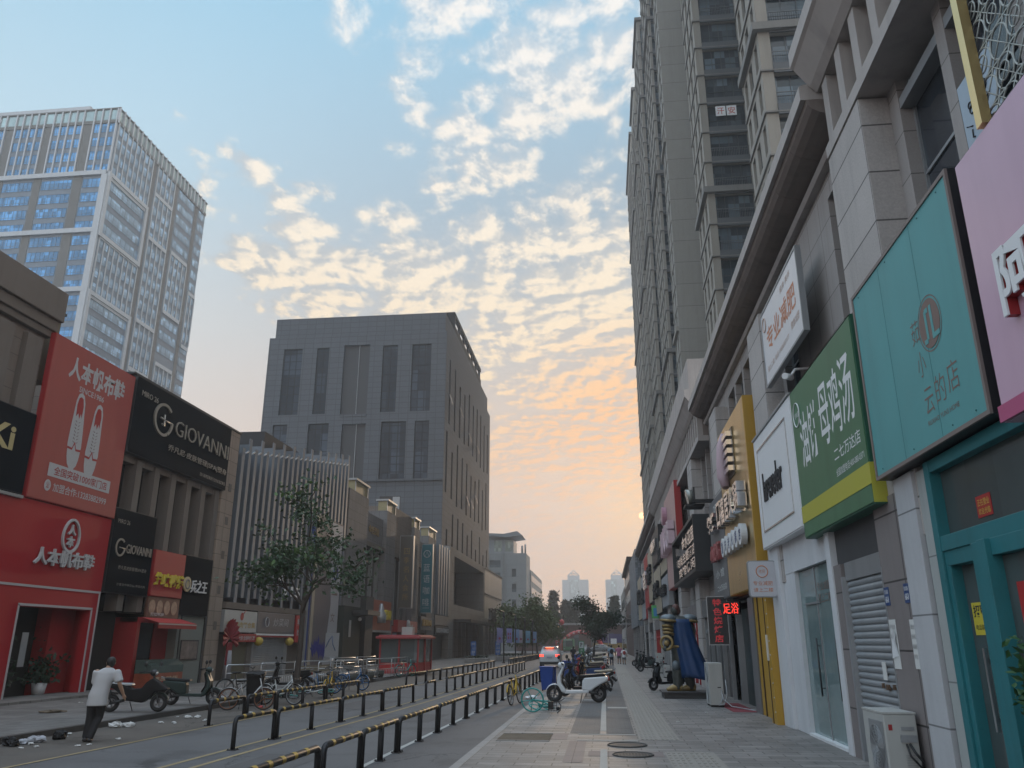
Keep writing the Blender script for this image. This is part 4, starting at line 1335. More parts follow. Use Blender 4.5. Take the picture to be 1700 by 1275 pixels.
# gold sign
t, F, L, H = sign_R('tall gold sign with chrome block letters and a row of white discs', 26.8, 21.8, 3.36, 8.5, 4.0, 0.62, M_gold, M_ochre)
c = MB()
for k, ch in enumerate('口福居火锅'[:5]):
    put_text(c, F, ch, 0.45 + k * 0.86, 1.20 + k * 0.86, 2.05, 2.85, 0.05, 0.30, bold=0.02)
c.build('block_lettering', M_chrome, t)
for k, ch in enumerate('重庆老火锅店'):
    c = MB(); c.tube([F.P(0.62 + k * 0.68, 1.45, 0.05), F.P(0.62 + k * 0.68, 1.45, 0.22)], 0.29, 24, smooth=False)
    o = c.build('disc', M_white, t)
    c = MB(); put_text(c, F, ch, 0.46 + k * 0.68, 0.78 + k * 0.68, 1.28, 1.62, 0.224, bold=0.02); c.build('lettering', M_navy, o)
c = MB()
c.fbox(F, 2.0, 3.1, 3.35, 4.75, 0.004, 0.04)
c.build('logo_panel', mat('dark_olive_panel', (0.12, 0.10, 0.06), 0.35, metal=0.4), t)
c = MB()
for k in range(5):
    c.fbox(F, 2.1, 3.0, 3.45 + k * 0.26, 3.6 + k * 0.26, 0.04, 0.20)
c.build('logo_letters', M_chrome, t)
c = MB()
c.tube([F.P(1.78, 3.15, 0.12), F.P(1.65, 3.5, 0.16), F.P(1.72, 4.0, 0.17), F.P(1.70, 4.5, 0.14), F.P(1.82, 4.85, 0.10)], [0.12, 0.2, 0.18, 0.16, 0.06], 12)
c.build('logo_figure', mat('pale_pink_relief', (0.5, 0.36, 0.40), 0.4), t)

# grey sign left of it
t, F, L, H = sign_R('dark grey sign with stacked lettering, pale rim, left of the gold sign', 30.35, 26.84, 3.36, 6.8, 4.0, 0.25, M_grsign, M_alu)
c = MB(); put_text(c, F, '烧烤', 0.7, 2.6, 2.25, 2.85, 0.04, 0.20, bold=0.03); c.build('lettering', M_chrome, t)
c = MB(); put_text(c, F, '小龙虾', 0.6, 3.0, 1.25, 1.85, 0.04, 0.16, bold=0.03); c.build('lettering', mat('faded_red_letter', (0.36, 0.10, 0.10), 0.5), t)
c = MB(); put_text(c, F, '小 馆', 0.8, 2.7, 0.72, 1.0, 0.012, bold=0.01); put_text(c, F, '二七万达店', 0.9, 3.1, 0.28, 0.48, 0.012, bold=0.01); put_text(c, F, '2F', 1.3, 2.0, 2.95, 3.2, 0.012, bold=0.02); c.build('lettering', M_paper, t)

# flood lamp on an arm above it
t = thing('flood_lamp', 'round flood lamp on a dark bracket over the grey sign', 'lamp', (4.0, 30.4, 7.2))
c = MB(); c.tube([(3.3, 31.0, 7.25), (3.55, 31.0, 7.3)], 0.30, 18, 0.24); c.build('lamp_head', mat('lamp_glass', (0.30, 0.31, 0.28), 0.2, metal=0.3), t)
c = MB(); c.box(3.45, 4.2, 30.2, 30.5, 6.95, 7.05); c.box(3.2, 3.9, 30.6, 31.5, 6.86, 6.95); c.box(3.5, 3.56, 30.5, 31.4, 6.95, 7.55); c.build('bracket', M_black, t)

# black framed box sign
t = thing('shop_sign', 'deep black framed box sign with three rows of chrome letters', 'sign', (4.0, 43.6, 4.7))
F = Fr('R', (4.0, 43.6, 4.7)); L, H = 10.4, 2.25
c = MB(); c.fbox(F, 0, L, 0, 0.14, -0.7, 0.3); c.fbox(F, 0, L, H - 0.12, H, -0.7, 0.3); c.fbox(F, 0, 0.14, 0.14, H - 0.12, -0.7, 0.3); c.fbox(F, L - 0.14, L, 0.14, H - 0.12, -0.7, 0.3); c.build('frame', M_dkm, t)
c = MB(); c.fbox(F, 0.14, L - 0.14, 0.14, H - 0.12, -0.7, -0.05); c.build('back_panel', M_grsign, t)
c = MB(); put_text(c, F, '金水花园', 4.2, 9.6, 1.35, 2.0, 0.0, 0.2, bold=0.02); put_text(c, F, '时尚主题酒店', 1.6, 9.8, 0.78, 1.25, 0.0, 0.2, bold=0.02); put_text(c, F, '宾馆休闲', 2.0, 9.4, 0.25, 0.7, 0.0, 0.2, bold=0.02); put_text(c, F, '大', 0.4, 1.3, 0.9, 1.9, 0.0, 0.2, bold=0.02)
c.build('lettering', M_chrome, t)
# pink panel with red end
t, F, L, H = sign_R('pale pink sign with a red end panel and raised letters', 51.2, 43.75, 5.0, 10.4, 4.0, 0.35, mat('pale_pink_sign', (0.48, 0.30, 0.28), 0.5, var=0.08, scale=0.4, streak=0.15), M_red)
c = MB(); put_text(c, F, '川人火锅', 0.4, 6.8, 1.9, 3.4, 0.05, 0.4, bold=0.02); c.build('lettering', mat('pink_white_letter', (0.55, 0.42, 0.47), 0.4), t)
c = MB(); c.tube([F.P(1.6, 4.3, 0.02), F.P(1.6, 4.3, 0.3)], 0.55, 20, smooth=False); c.build('emblem', mat('mauve_disc', (0.4, 0.22, 0.28), 0.4), t)
# the rest of the row
random.seed(21)
M_beige = mat('beige_sign', (0.42, 0.35, 0.26), 0.55, var=0.08, scale=0.5, streak=0.15)
M_lgrey = mat('light_grey_sign', (0.33, 0.34, 0.36), 0.5, var=0.06)
rest_signs = [
    (57.4, 51.5, 6.3, 8.7, M_beige, M_black, '福源小吃', 'beige sign with dark letters, dark far end, beside the pale pink sign'),
    (57.2, 51.7, 4.2, 6.1, M_lgrey, M_alu, '便民超市', 'light grey sign below the beige one with dark letters'),
    (66.0, 57.8, 7.6, 10.0, M_dkm, M_black, '千禧量贩KTV', 'dark upper sign with chrome letters high on the far wall'),
    (65.6, 58.0, 4.0, 7.2, M_beige, M_black, '大盘鸡', 'tall beige sign under the dark upper sign'),
    (73.2, 66.4, 5.2, 9.4, M_beige, M_brst, '茶楼', 'beige sign with a brown edge farther along the row'),
    (79.8, 73.6, 5.0, 9.6, M_red, M_redd, '足浴', 'red sign standing out from the far part of the row'),
    (87.6, 80.4, 4.2, 8.4, M_lgrey, M_redd, '眼镜', 'light grey sign beyond the red one'),
    (96.5, 88.2, 4.4, 8.8, M_beige, M_dkm, '理发店', 'pale last sign before the grey mosaic block')]
for (a, b_, z0, z1, mf, mbx, tx, lab) in rest_signs:
    t, F, L, H = sign_R(lab, a, b_, z0, z1, 4.0, random.uniform(0.2, 0.4), mf, mbx)
    c = MB(); put_text(c, F, tx, L * 0.12, L * 0.88, H * 0.35, H * 0.7, 0.03, 0.22, bold=0.02); c.build('lettering', M_chrome if mf in (M_dkm, M_red) else M_ink, t)
# small green and blue box sign sticking out far along
t = thing('blade_sign', 'small projecting light box sign in green and blue over the far pavement', 'sign', (3.6, 64, 3.6))
c = MB(); c.box(3.62, 4.15, 63.9, 64.15, 3.75, 4.7); c.build('box', mat('bright_green', (0.10, 0.42, 0.13), 0.4), t)
c = MB(); c.box(3.76, 4.02, 63.88, 63.899, 3.9, 4.5); c.build('blue_panel', mat('bright_blue', (0.05, 0.25, 0.50), 0.4), t)

# the white slimming board high on the wall
t, F, L, H = sign_R('white light-box board with orange lettering high on the granite wall', 19.15, 15.3, 7.85, 9.72, 4.15, 0.10, mat('lightbox_white', (0.66, 0.66, 0.68), 0.35, var=0.04), M_alu, edge=M_galv)
M_org = mat('orange_letter', (0.55, 0.22, 0.12), 0.5)
c = MB(); put_text(c, F, '专业减肥', 0.5, 3.45, 0.72, 1.30, 0.008, bold=0.015); c.build('lettering', M_org, t)
c = MB(); put_text(c, F, '请上二楼  电话 15838307177', 0.3, 2.6, 0.30, 0.44, 0.008); put_text(c, F, '健康减肥', 2.85, 3.6, 0.38, 0.56, 0.008); put_text(c, F, '瘦身·美体', 2.2, 3.2, 1.50, 1.66, 0.008); c.torus(F.P(0.36, 1.5, 0.01), F.d, 0.17, 0.015, 20, 6); c.build('lettering', mat('pale_orange_letter', (0.50, 0.36, 0.30), 0.5), t)
# little camera under it
t = thing('security_camera', 'small white security camera under the white light-box board', 'camera', (4.3, 16.6, 7.5))
c = MB(); c.tube([(4.2, 17.0, 7.42), (4.0, 16.7, 7.36)], 0.07, 10); c.build('camera_body', M_white, t)
c = MB(); c.tube([(4.6, 17.0, 7.62), (4.3, 17.0, 7.6), (4.2, 17.0, 7.45)], 0.03, 8); c.build('bracket', M_white, t)

# projecting rounded light box
t = thing('blade_sign', 'small white projecting light box with round orange emblem beside the white pillar', 'sign', (3.7, 20.3, 3.0))
F = Fr('F', (3.50, 20.35, 3.0))
c = MB()
pts = []
for (cx, cy, a0) in ((0.60, 0.06, -90), (0.60, 0.80, 0), (0.06, 0.80, 90), (0.06, 0.06, 180)):
    for k in range(5):
        a = R(a0 + k * 22.5)
        pts.append((cx + 0.06 * math.cos(a), cy + 0.06 * math.sin(a)))
c.prism(F, pts, -0.12, 0); c.build('box', M_alu, t)
c = MB(); c.prism(F, [(0.33 + (u - 0.33) * 0.94, 0.43 + (v - 0.43) * 0.95) for u, v in pts], 0.0, 0.006); c.build('face', mat('lightbox_lilac', (0.50, 0.50, 0.53), 0.4, var=0.04), t)
c = MB(); c.torus(F.P(0.33, 0.60, 0.008), F.d, 0.135, 0.012, 28, 6); put_text(c, F, '老郑', 0.26, 0.40, 0.56, 0.65, 0.009)
put_text(c, F, '专业减肥', 0.10, 0.56, 0.27, 0.38, 0.009, bold=0.005); put_text(c, F, '请上二楼', 0.10, 0.56, 0.12, 0.22, 0.009, bold=0.005); c.build('lettering', M_org, t)
c = MB(); c.box(4.16, 4.24, 20.36, 20.46, 3.3, 3.55); c.box(4.12, 4.2, 20.4, 20.44, 3.4, 3.44); c.build('bracket', M_alu, t)

# red LED boards
M_led = mat('red_led', (1.0, 0.05, 0.03), 0.5, var=0.0, emit=1.6)
M_ledd = mat('dim_red_led', (0.30, 0.02, 0.025), 0.5, var=0.0, emit=0.35)
t = thing('led_board', 'lit red LED board with dotted characters over the dark doorway', 'sign', (4.0, 27, 2.85))
F = FrA((3.74, 26.9, 2.80), R(-38))
c = MB(); c.fbox(F, 0, 0.60, 0, 0.40, -0.1, 0); c.build('board', M_black, t)
c = MB()
vs, fs = text_geo('足浴', 0.01)
import mathutils
tri = [(vs[f[0]].xy, vs[f[1]].xy, vs[f[2]].xy) for f in fs for f in [(f[0], f[i], f[i + 1]) for i in range(1, len(f) - 1)]]
xs = [v.x for v in vs]; yv = [v.y for v in vs]
for i in range(34):
    for j in range(17):
        q = Vector((min(xs) + (max(xs) - min(xs)) * (i + 0.5) / 34, min(yv) + (max(yv) - min(yv)) * (j + 0.5) / 17))
        if any(mathutils.geometry.intersect_point_tri_2d(q, *tr) for tr in tri):
            u, v = 0.03 + i * 0.016, 0.04 + j * 0.019
            c.fbox(F, u, u + 0.011, v, v + 0.012, 0, 0.006)
c.build('lettering', M_led, t)
t = thing('led_board', 'tall dim red LED board hanging beside the grey pillar', 'sign', (3.7, 28.2, 1.95))
F = FrA((3.45, 28.3, 1.92), R(-6))
c = MB(); c.fbox(F, 0, 0.62, 0, 1.5, -0.12, 0); c.build('board', M_black, t)
c = MB(); c.fbox(F, -0.03, 0, 0, 1.5, -0.12, 0.01); c.fbox(F, 0.62, 0.65, 0, 1.5, -0.12, 0.01); c.fbox(F, -0.03, 0.65, 1.5, 1.53, -0.12, 0.01); c.fbox(F, -0.03, 0.65, -0.03, 0, -0.12, 0.01); c.build('frame', M_alu, t)
c = MB()
for k, ch in enumerate('特色烧烤店'):
    put_text(c, F, ch, 0.17, 0.45, 1.20 - k * 0.285, 1.44 - k * 0.285, 0.004, bold=0.02)
c.build('lettering', M_ledd, t)

# gold post and lattice screen over the pink sign
t = thing('lattice_screen', 'pale metal lattice screen with ring pattern beside a gold post, above the pink sign', 'screen', (3.95, 5, 6.9))
c = MB(); c.box(3.92, 4.02, 7.28, 7.40, 6.9, 11.5); c.build('post', M_gold, t)
F = Fr('R', (4.05, 7.28, 6.9))
M_lat = mat('lattice_metal', (0.36, 0.38, 0.36), 0.5, metal=0.2, var=0.1)
c = MB()
q = 0.34
for i in range(0, 12):
    for j in range(0, 8):
        cx, cy = i * q, j * q
        c.torus(F.P(cx, cy, 0.0), F.d, q * 0.5, 0.012, 16, 4)
        if (i + j) % 2 == 0:
            c.torus(F.P(cx, cy, 0.01), F.d, q * 0.28, 0.009, 12, 4)
        c.tube([F.P(cx - q / 2, cy - q / 2, 0.005), F.P(cx + q / 2, cy + q / 2, 0.005)], 0.008, 4)
        c.tube([F.P(cx + q / 2, cy - q / 2, 0.005), F.P(cx - q / 2, cy + q / 2, 0.005)], 0.008, 4)
for j in range(0, 9):
    c.fbox(F, 0, 12 * q, j * q - q / 2 - 0.008, j * q - q / 2 + 0.008, -0.012, 0.012)
c.build('lattice', M_lat, t)
c = MB(); c.fbox(F, 0, 4.2, -0.02, 0.03, -0.3, 0.05); c.build('ledge', M_black, t)
# pale window film with drawings behind the screen
t = thing('window_poster', 'pale blue window film with dark doodle drawings left of the gold post', 'poster', (4.55, 8.2, 7.4))
F = Fr('R', (4.62, 9.6, 7.0))
c = MB(); c.fbox(F, 0.62, 1.5, 0.1, 1.55, -0.006, 0.0); c.build('film', mat('pale_blue_film', (0.34, 0.42, 0.50), 0.4, var=0.15), t)
c = MB()
random.seed(4)
for k in range(16):
    u, v = random.uniform(0.68, 1.25), random.uniform(0.25, 1.35)
    if k % 3 == 0:
        c.torus(F.P(u, v, 0.006), F.d, random.uniform(0.04, 0.08), 0.010, 12, 4)
    else:
        c.tube([F.P(u, v, 0.006), F.P(u + random.uniform(-.1, .2), v + random.uniform(-.15, .15), 0.006), F.P(u + random.uniform(0, .25), v + random.uniform(-.2, .2), 0.006)], 0.010, 4)
c.build('drawing', M_ink, t)

# ---------------------------------------------------------------- air-conditioner units
def ac_unit(x, y, z, wy, dx, h, label, grp=None):
    """outdoor unit with its fan grille facing the street"""
    t = thing('air_conditioner', label, 'air conditioner', (x, y, z), group=grp)
    c = MB(); c.box(x, x + dx, y, y + wy, z + 0.05, z + h); c.build('casing', M_acw, t, bevel=0.015)
    F = Fr('R', (x, y + wy, z))
    c = MB(); c.fbox(F, wy * 0.30, wy - 0.05, 0.14, h - 0.1, 0.002, 0.012)
    cu, cv, r = wy * 0.62, (h + 0.05) / 2, min(wy * 0.30, h * 0.42)
    for k in range(1, 8):
        c.torus(F.P(cu, cv, 0.022), F.d, r * k / 7, 0.006, 24, 4)
    for k in range(12):
        a = math.pi * k / 6
        c.tube([F.P(cu, cv, 0.022), F.P(cu + r * math.cos(a), cv + r * math.sin(a), 0.022)], 0.005, 4)
    c.build('fan_grille', M_galv, t)
    c = MB(); c.box(x - 0.006, x + dx + 0.006, y - 0.006, y + wy + 0.006, z + h, z + h + 0.025); c.build('lid', M_acw, t)
    for yy in (y + 0.06, y + wy - 0.12):
        c = MB(); c.box(x + 0.02, x + dx - 0.02, yy, yy + 0.06, z, z + 0.05); c.build('foot', M_blackm, t)
    G = Fr('F', (x, y, z))
    c = MB()
    c.fbox(G, dx * 0.45, dx * 0.95, h * 0.62, h * 0.72, 0.001, 0.02); c.fbox(G, dx * 0.5, dx * 0.9, h * 0.78, h * 0.83, 0.001, 0.006)
    for k in range(6):
        c.fbox(G, dx * 0.55, dx * 0.9, h * 0.28 + k * 0.03, h * 0.29 + k * 0.03, 0.0, 0.006)
    c.build('valve_plate', M_galv, t)
    c = MB()
    c.tube([G.P(dx * 0.7, h * 0.6, 0.02), G.P(dx * 0.75, h * 0.5, 0.12), G.P(dx * 0.95, h * 0.38, 0.12), G.P(dx * 1.05, h * 0.3, 0.0)], 0.018, 6)
    c.tube([G.P(dx * 0.6, h * 0.6, 0.02), G.P(dx * 0.62, h * 0.45, 0.1), G.P(dx * 0.9, h * 0.30, 0.10), G.P(dx * 1.05, h * 0.26, 0.0)], 0.014, 6)
    c.build('hose', M_black, t)
    c = MB(); c.fbox(G, dx * 0.12, dx * 0.24, h * 0.78, h * 0.86, 0.0005, 0.003); c.build('maker_badge', M_redd, t)
    return t


ac_unit(3.70, 12.15, 0.12, 0.92, 0.42, 0.92, 'white air-conditioner outdoor unit on the pavement before the brown pillar, nearest')
# the tall grey cabinet-like unit beside the dark doorway
t = thing('air_conditioner', 'tall narrow grey outdoor unit with hoses beside the statue', 'air conditioner', (3.1, 26.5, 0.12))
c = MB(); c.box(3.12, 3.54, 26.5, 27.5, 0.17, 1.38); c.build('casing', M_acw, t, bevel=0.015)
F = Fr('R', (3.12, 27.5, 0.12))
c = MB()
for v in (0.36, 0.92):
    for k in range(1, 6):
        c.torus(F.P(0.55, v, 0.012), F.d, 0.05 * k, 0.006, 20, 4)
c.build('fan_grille', M_galv, t)
c = MB(); c.box(3.14, 3.52, 26.52, 26.58, 0.12, 0.17); c.box(3.14, 3.52, 27.4, 27.46, 0.12, 0.17); c.build('foot', M_blackm, t)
c = MB(); c.tube([(3.5, 26.49, 0.5), (3.45, 26.4, 0.3), (3.35, 26.38, 0.18), (3.5, 26.35, 0.2), (3.62, 26.4, 0.45), (3.60, 26.45, 0.9)], 0.02, 6); c.tube([(3.45, 26.48, 0.6), (3.5, 26.4, 0.35), (3.7, 26.2, 0.16), (4.0, 25.6, 0.14), (4.18, 25.0, 0.14)], 0.018, 6); c.build('hose', M_galv, t)
c = MB(); c.box(3.36, 3.46, 26.494, 26.499, 0.66, 0.69); c.build('maker_badge', M_ink, t)
ac_unit(3.22, 47.9, 0.12, 0.8, 0.36, 0.62, 'small white air-conditioner unit on the pavement beyond the statue')
t = ac_unit(3.27, 55.4, 0.12, 0.9, 0.42, 1.2, 'tall pale outdoor unit farther along the right shopfronts')
# ================================================================ left side
M_brown = panel('brown_stone', (0.175, 0.145, 0.125), 0.9, 0.6, 0.012, 0.0, 0.5, 0.06, 0.7, 0.14, 0.14, 0.2, 0.15, gscale=40)
M_brownl = mat('brown_stone_trim', (0.15, 0.128, 0.112), 0.75, var=0.12, scale=1.0, grain=0.08, streak=0.15)
M_tanp = panel('tan_stone_pillar', (0.30, 0.24, 0.195), 2.0, 0.70, 0.014, 0.0, 0.45, 0.07, 0.7, 0.12, 0.14, 0.2, 0.12, gscale=40)
M_blackp = panel('black_sign_panel', (0.007, 0.009, 0.012), 3.0, 6.0, 0.006, 0.0, 0.6, 0.06, 0.8, 0.25, 0.05, 0.1, 0.1, spec=0.05)
M_poster = mat('red_poster', (0.32, 0.068, 0.058), 0.55, var=0.08, scale=0.5, streak=0.08)
M_redf = mat('bright_red_front', (0.32, 0.009, 0.014), 0.55, var=0.12, scale=0.5, grain=0.04)
M_grayl = mat('grey_letter', (0.40, 0.41, 0.43), 0.5, var=0.04)
M_bronze = mat('champagne_letter', (0.40, 0.37, 0.33), 0.3, metal=0.6, var=0.05)
LX = -19.5
FL = Fr('L', (LX, 0, 0))      # u = Y


def lbox(mb, y0, y1, z0, z1, d0, d1):
    mb.fbox(FL, y0, y1, z0, z1, d0, d1)


def sign_L(label, y0, y1, z0, z1, d, depth, m_face, m_box, nm='shop_sign', edge=None):
    t = thing(nm, label, 'sign', (LX + d, y0, z0))
    F = Fr('L', (LX + d, y0, z0))
    L, H = y1 - y0, z1 - z0
    c = MB(); c.fbox(F, 0, L, 0, H, -depth, -0.012); c.build('box', m_box, t)
    c = MB(); c.fbox(F, 0.03, L - 0.03, 0.03, H - 0.03, -0.012, 0.004); c.build('face', m_face, t)
    if edge:
        c = MB(); w = 0.06
        c.fbox(F, 0, L, 0, w, -0.012, 0.02); c.fbox(F, 0, L, H - w, H, -0.012, 0.02); c.fbox(F, 0, w, w, H - w, -0.012, 0.02); c.fbox(F, L - w, L, w, H - w, -0.012, 0.02)
        c.build('border', edge, t)
    return t, F, L, H


# brown stone building at the left edge
bl = thing('shop_building', 'brown stone shop building with fluted pilasters at the left edge', 'building', (LX, 20, 0))
c = MB(); lbox(c, 5, 25.1, 0.1, 12.5, -10, -0.3); c.build('wall', M_brown, bl)
for y in (9.5, 13.3, 17.1, 20.7, 22.6, 24.0):
    c = MB(); lbox(c, y, y + 0.75, 9.4, 12.3, -0.3, -0.08); c.build('pilaster', M_brownl, bl)
c = MB(); lbox(c, 5, 25.25, 12.5, 12.75, -10, -0.1); lbox(c, 5, 25.3, 12.75, 13.15, -10, 0.0); lbox(c, 5, 25.4, 13.15, 14.3, -10, 0.12); c.build('cornice', M_brownl, bl, bevel=0.03)
c = MB(); lbox(c, 25.1, 26.05, 11.0, 13.75, -8, -0.5); c.build('roof_box', mat('yellowed_stone', (0.155, 0.135, 0.09), 0.7, var=0.15), bl)
c = MB(); lbox(c, 25.1, 26.15, 13.75, 13.85, -8, -0.4); c.build('roof_cap', M_dkm, bl)

t, F, L, H = sign_L('black sign with pale gold letters Ki at the left edge of the picture', 18.5, 25.0, 6.76, 9.55, 0.05, 0.2, M_blackp, M_black)
c = MB(); put_text(c, F, 'uKi', 3.75, 5.65, 1.30, 2.15, 0.008, bold=0.03); put_text(c, F, 'BAR', 4.1, 5.2, 0.65, 0.90, 0.008, bold=0.02); c.build('lettering', mat('pale_gold_letter', (0.42, 0.35, 0.17), 0.45), t)
t, F, L, H = sign_L('white sign with purple writing below the black Ki sign', 18.5, 24.95, 3.7, 6.6, 0.05, 0.2, mat('dull_white_sign', (0.42, 0.44, 0.46), 0.5, var=0.06), M_alu)
c = MB(); put_text(c, F, '小吃', 2.6, 5.85, 1.10, 2.25, 0.008, bold=0.03); c.build('lettering', mat('purple_letter', (0.12, 0.05, 0.16), 0.5), t)
c = MB(); c.fbox(F, 0, L, H, H + 0.1, -0.2, 0.1); c.build('cap', M_alu, t)

# red poster with the shoes
t, F, L, H = sign_L('tall faded red billboard showing a pair of white canvas shoes', 25.1, 30.3, 6.7, 12.68, 0.12, 0.2, M_poster, M_redd)
c = MB(); put_text(c, F, '人本帆布鞋', 1.0, 4.55, 4.62, 5.50, 0.008, bold=0.035); put_text(c, F, 'SINCE1986', 1.75, 3.3, 4.28, 4.50, 0.008, bold=0.012)
c.build('lettering', M_grayl, t)


def shoe(cu, cv, lean, parent):
    """one laced canvas shoe seen from above, printed flat"""
    f = lambda a, b_: (cu + a + lean * b_, cv + b_)
    out = [f(-0.34, 0.0), f(-0.40, 0.5), f(-0.36, 1.1), f(-0.30, 1.7), f(-0.26, 2.15), f(-0.16, 2.42), f(0.0, 2.5), f(0.16, 2.42), f(0.26, 2.15), f(0.30, 1.7), f(0.36, 1.1), f(0.40, 0.5), f(0.34, 0.0), f(0.26, -0.25), f(0.12, -0.4), f(0.0, -0.44), f(-0.12, -0.4), f(-0.26, -0.25)]
    c = MB(); c.prism(F, out[::-1], 0.004, 0.008); o = c.build('shoe_picture', mat('shoe_print', (0.40, 0.41, 0.43), 0.55, var=0.06, scale=5), parent)
    c = MB()
    inn = [f(-0.17, 1.55), f(-0.19, 2.0), f(-0.12, 2.28), f(0.0, 2.34), f(0.12, 2.28), f(0.19, 2.0), f(0.17, 1.55), f(0.09, 1.72), f(0.03, 1.5), f(-0.06, 1.7)]
    c.prism(F, inn[::-1], 0.008, 0.011)
    for s in (-1, 1):
        c.prism(F, [f(s * 0.38, 0.30), f(s * 0.38, 0.38), f(s * 0.12, 0.36), f(0.0, 0.62), f(0.0, 0.52), f(s * 0.11, 0.28)][::-s], 0.008, 0.011)
    c.build('shoe_opening', M_redd, o)
    c = MB()
    for k in range(7):
        a = 0.62 + k * 0.13
        for s in (-1, 1):
            p, q = f(s * 0.14, a), f(s * 0.05, a - 0.05)
            c.tube([F.P(p[0], p[1], 0.010), F.P(q[0], q[1], 0.010)], 0.012, 4)
    c.build('lace_print', mat('lace_grey', (0.22, 0.17, 0.17), 0.6), o)


shoe(2.02, 1.78, -0.02, t)
shoe(3.08, 1.66, 0.03, t)
c = MB(); c.fbox(F, 0.85, 4.55, 0.90, 1.38, 0.004, 0.010); c.build('text_band', M_grayl, t)
c = MB(); put_text(c, F, '全国突破1000家门店', 1.15, 4.35, 0.98, 1.30, 0.013, bold=0.01); c.build('lettering', M_redd, t)
c = MB(); put_text(c, F, '加盟合作:13283882999', 1.25, 4.45, 0.40, 0.72, 0.008, bold=0.01); c.prism(F, [(0.95 + 0.17 * math.cos(a * math.pi / 12), 0.57 + 0.2 * math.sin(a * math.pi / 12)) for a in range(24)], 0.004, 0.010); c.build('lettering', M_grayl, t)
c = MB(); put_text(c, F, '☎', 0.86, 1.04, 0.47, 0.68, 0.013); c.build('phone_mark', M_redd, t)

# red shop below it
t = thing('shopfront', 'bright red shopfront with a dark open entrance under the shoe billboard', 'shopfront', (LX, 25, 0.15))
c = MB()
c.wall(FL, 22.9, 30.22, 0.14, 6.66, [(25.85, 29.75, 0.0, 3.14)], 0.35, 0.06)
c.fbox(FL, 22.9, 30.22, 0.14, 6.66, -1.5, -1.2) if False else None
lbox(c, 30.20, 30.24, 0.14, 6.66, -1.0, 0.055)
c.build('wall', M_redf, t)
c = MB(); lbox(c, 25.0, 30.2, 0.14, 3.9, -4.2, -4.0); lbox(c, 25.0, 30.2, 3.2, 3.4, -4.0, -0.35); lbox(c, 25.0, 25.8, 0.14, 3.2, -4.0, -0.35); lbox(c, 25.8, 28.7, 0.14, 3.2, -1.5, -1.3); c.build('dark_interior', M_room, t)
c = MB(); lbox(c, 28.7, 30.1, 0.14, 3.2, -1.6, -0.75); c.build('inner_wall', M_redd, t)
c = MB()
for (a, b_, e, f) in ((25.75, 25.83, 0.14, 3.2), (29.77, 29.85, 0.14, 3.2), (25.75, 29.85, 3.16, 3.24), (24.6, 30.2, 3.78, 3.86), (30.12, 30.2, 0.14, 3.78), (24.6, 24.68, 0.14, 3.78)):
    lbox(c, a, b_, e, f, 0.062, 0.08)
c.build('white_trim', mat('grey_white_trim', (0.38, 0.36, 0.37), 0.5), t)
c = MB()
put_text(c, FL, '人本帆布鞋', 26.0, 29.35, 4.55, 5.15, 0.12, 0.20, bold=0.02)
c.build('lettering', M_grayl, t)
c = MB()
n = 32
cu, cv = 27.85, 5.72
eg = lambda a, k: (cu + k * 0.50 * math.cos(a) * (1 - 0.12 * math.sin(a)), cv + k * 0.62 * math.sin(a))
for i in range(n):
    a, b_ = 2 * math.pi * i / n, 2 * math.pi * (i + 1) / n
    P_ = [eg(a, 1.0), eg(b_, 1.0), eg(b_, 0.86), eg(a, 0.86)]
    c.prism(FL, P_[::-1], 0.062, 0.14)
put_text(c, FL, '人', cu - 0.22, cu + 0.22, cv + 0.02, cv + 0.40, 0.065, 0.14, bold=0.03); put_text(c, FL, '本', cu - 0.22, cu + 0.22, cv - 0.42, cv - 0.02, 0.065, 0.14, bold=0.03)
c.build('emblem', M_grayl, t)
c = MB(); lbox(c, 26.25, 26.55, 1.2, 2.3, 0.04, 0.06); c.build('notice', M_alu, t)

# black salon building
gb = thing('shop_building', 'black-clad salon building with stone mullions and a tan end pillar', 'building', (LX, 30.3, 0))
c = MB(); lbox(c, 30.35, 40.8, 3.2, 12.6, -10, -0.9); lbox(c, 30.35, 40.8, 9.2, 12.7, -0.9, -0.15); c.build('wall', M_brown, gb)
c = MB(); lbox(c, 30.4, 39.4, 3.2, 9.4, -0.9, -0.6); c.build('glazing', M_dgl, gb)
for k in range(6):
    c = MB(); y = 31.6 + k * 1.45; lbox(c, y, y + 0.42, 3.2, 9.4, -0.6, -0.05); c.build('stone_mullion', M_brownl, gb)
c = MB(); lbox(c, 39.45, 40.85, 0.12, 12.85, -1.2, 0.0); c.build('end_pillar', M_tanp, gb, bevel=0.02)
c = MB()
random.seed(8)
for k in range(5):
    lbox(c, 40.1, 40.4, 2.6 + k * 1.75, 3.0 + k * 1.75, 0.002, 0.03)
c.build('pillar_lamp', M_brownl, gb)
c = MB(); lbox(c, 30.3, 40.9, 12.86, 12.95, -10, 0.05); c.build('roof_cap', M_dkm, gb)
c = MB(); lbox(c, 30.3, 39.5, 0.14, 3.2, -3.0, -1.4); c.build('ground_floor', M_room, gb)

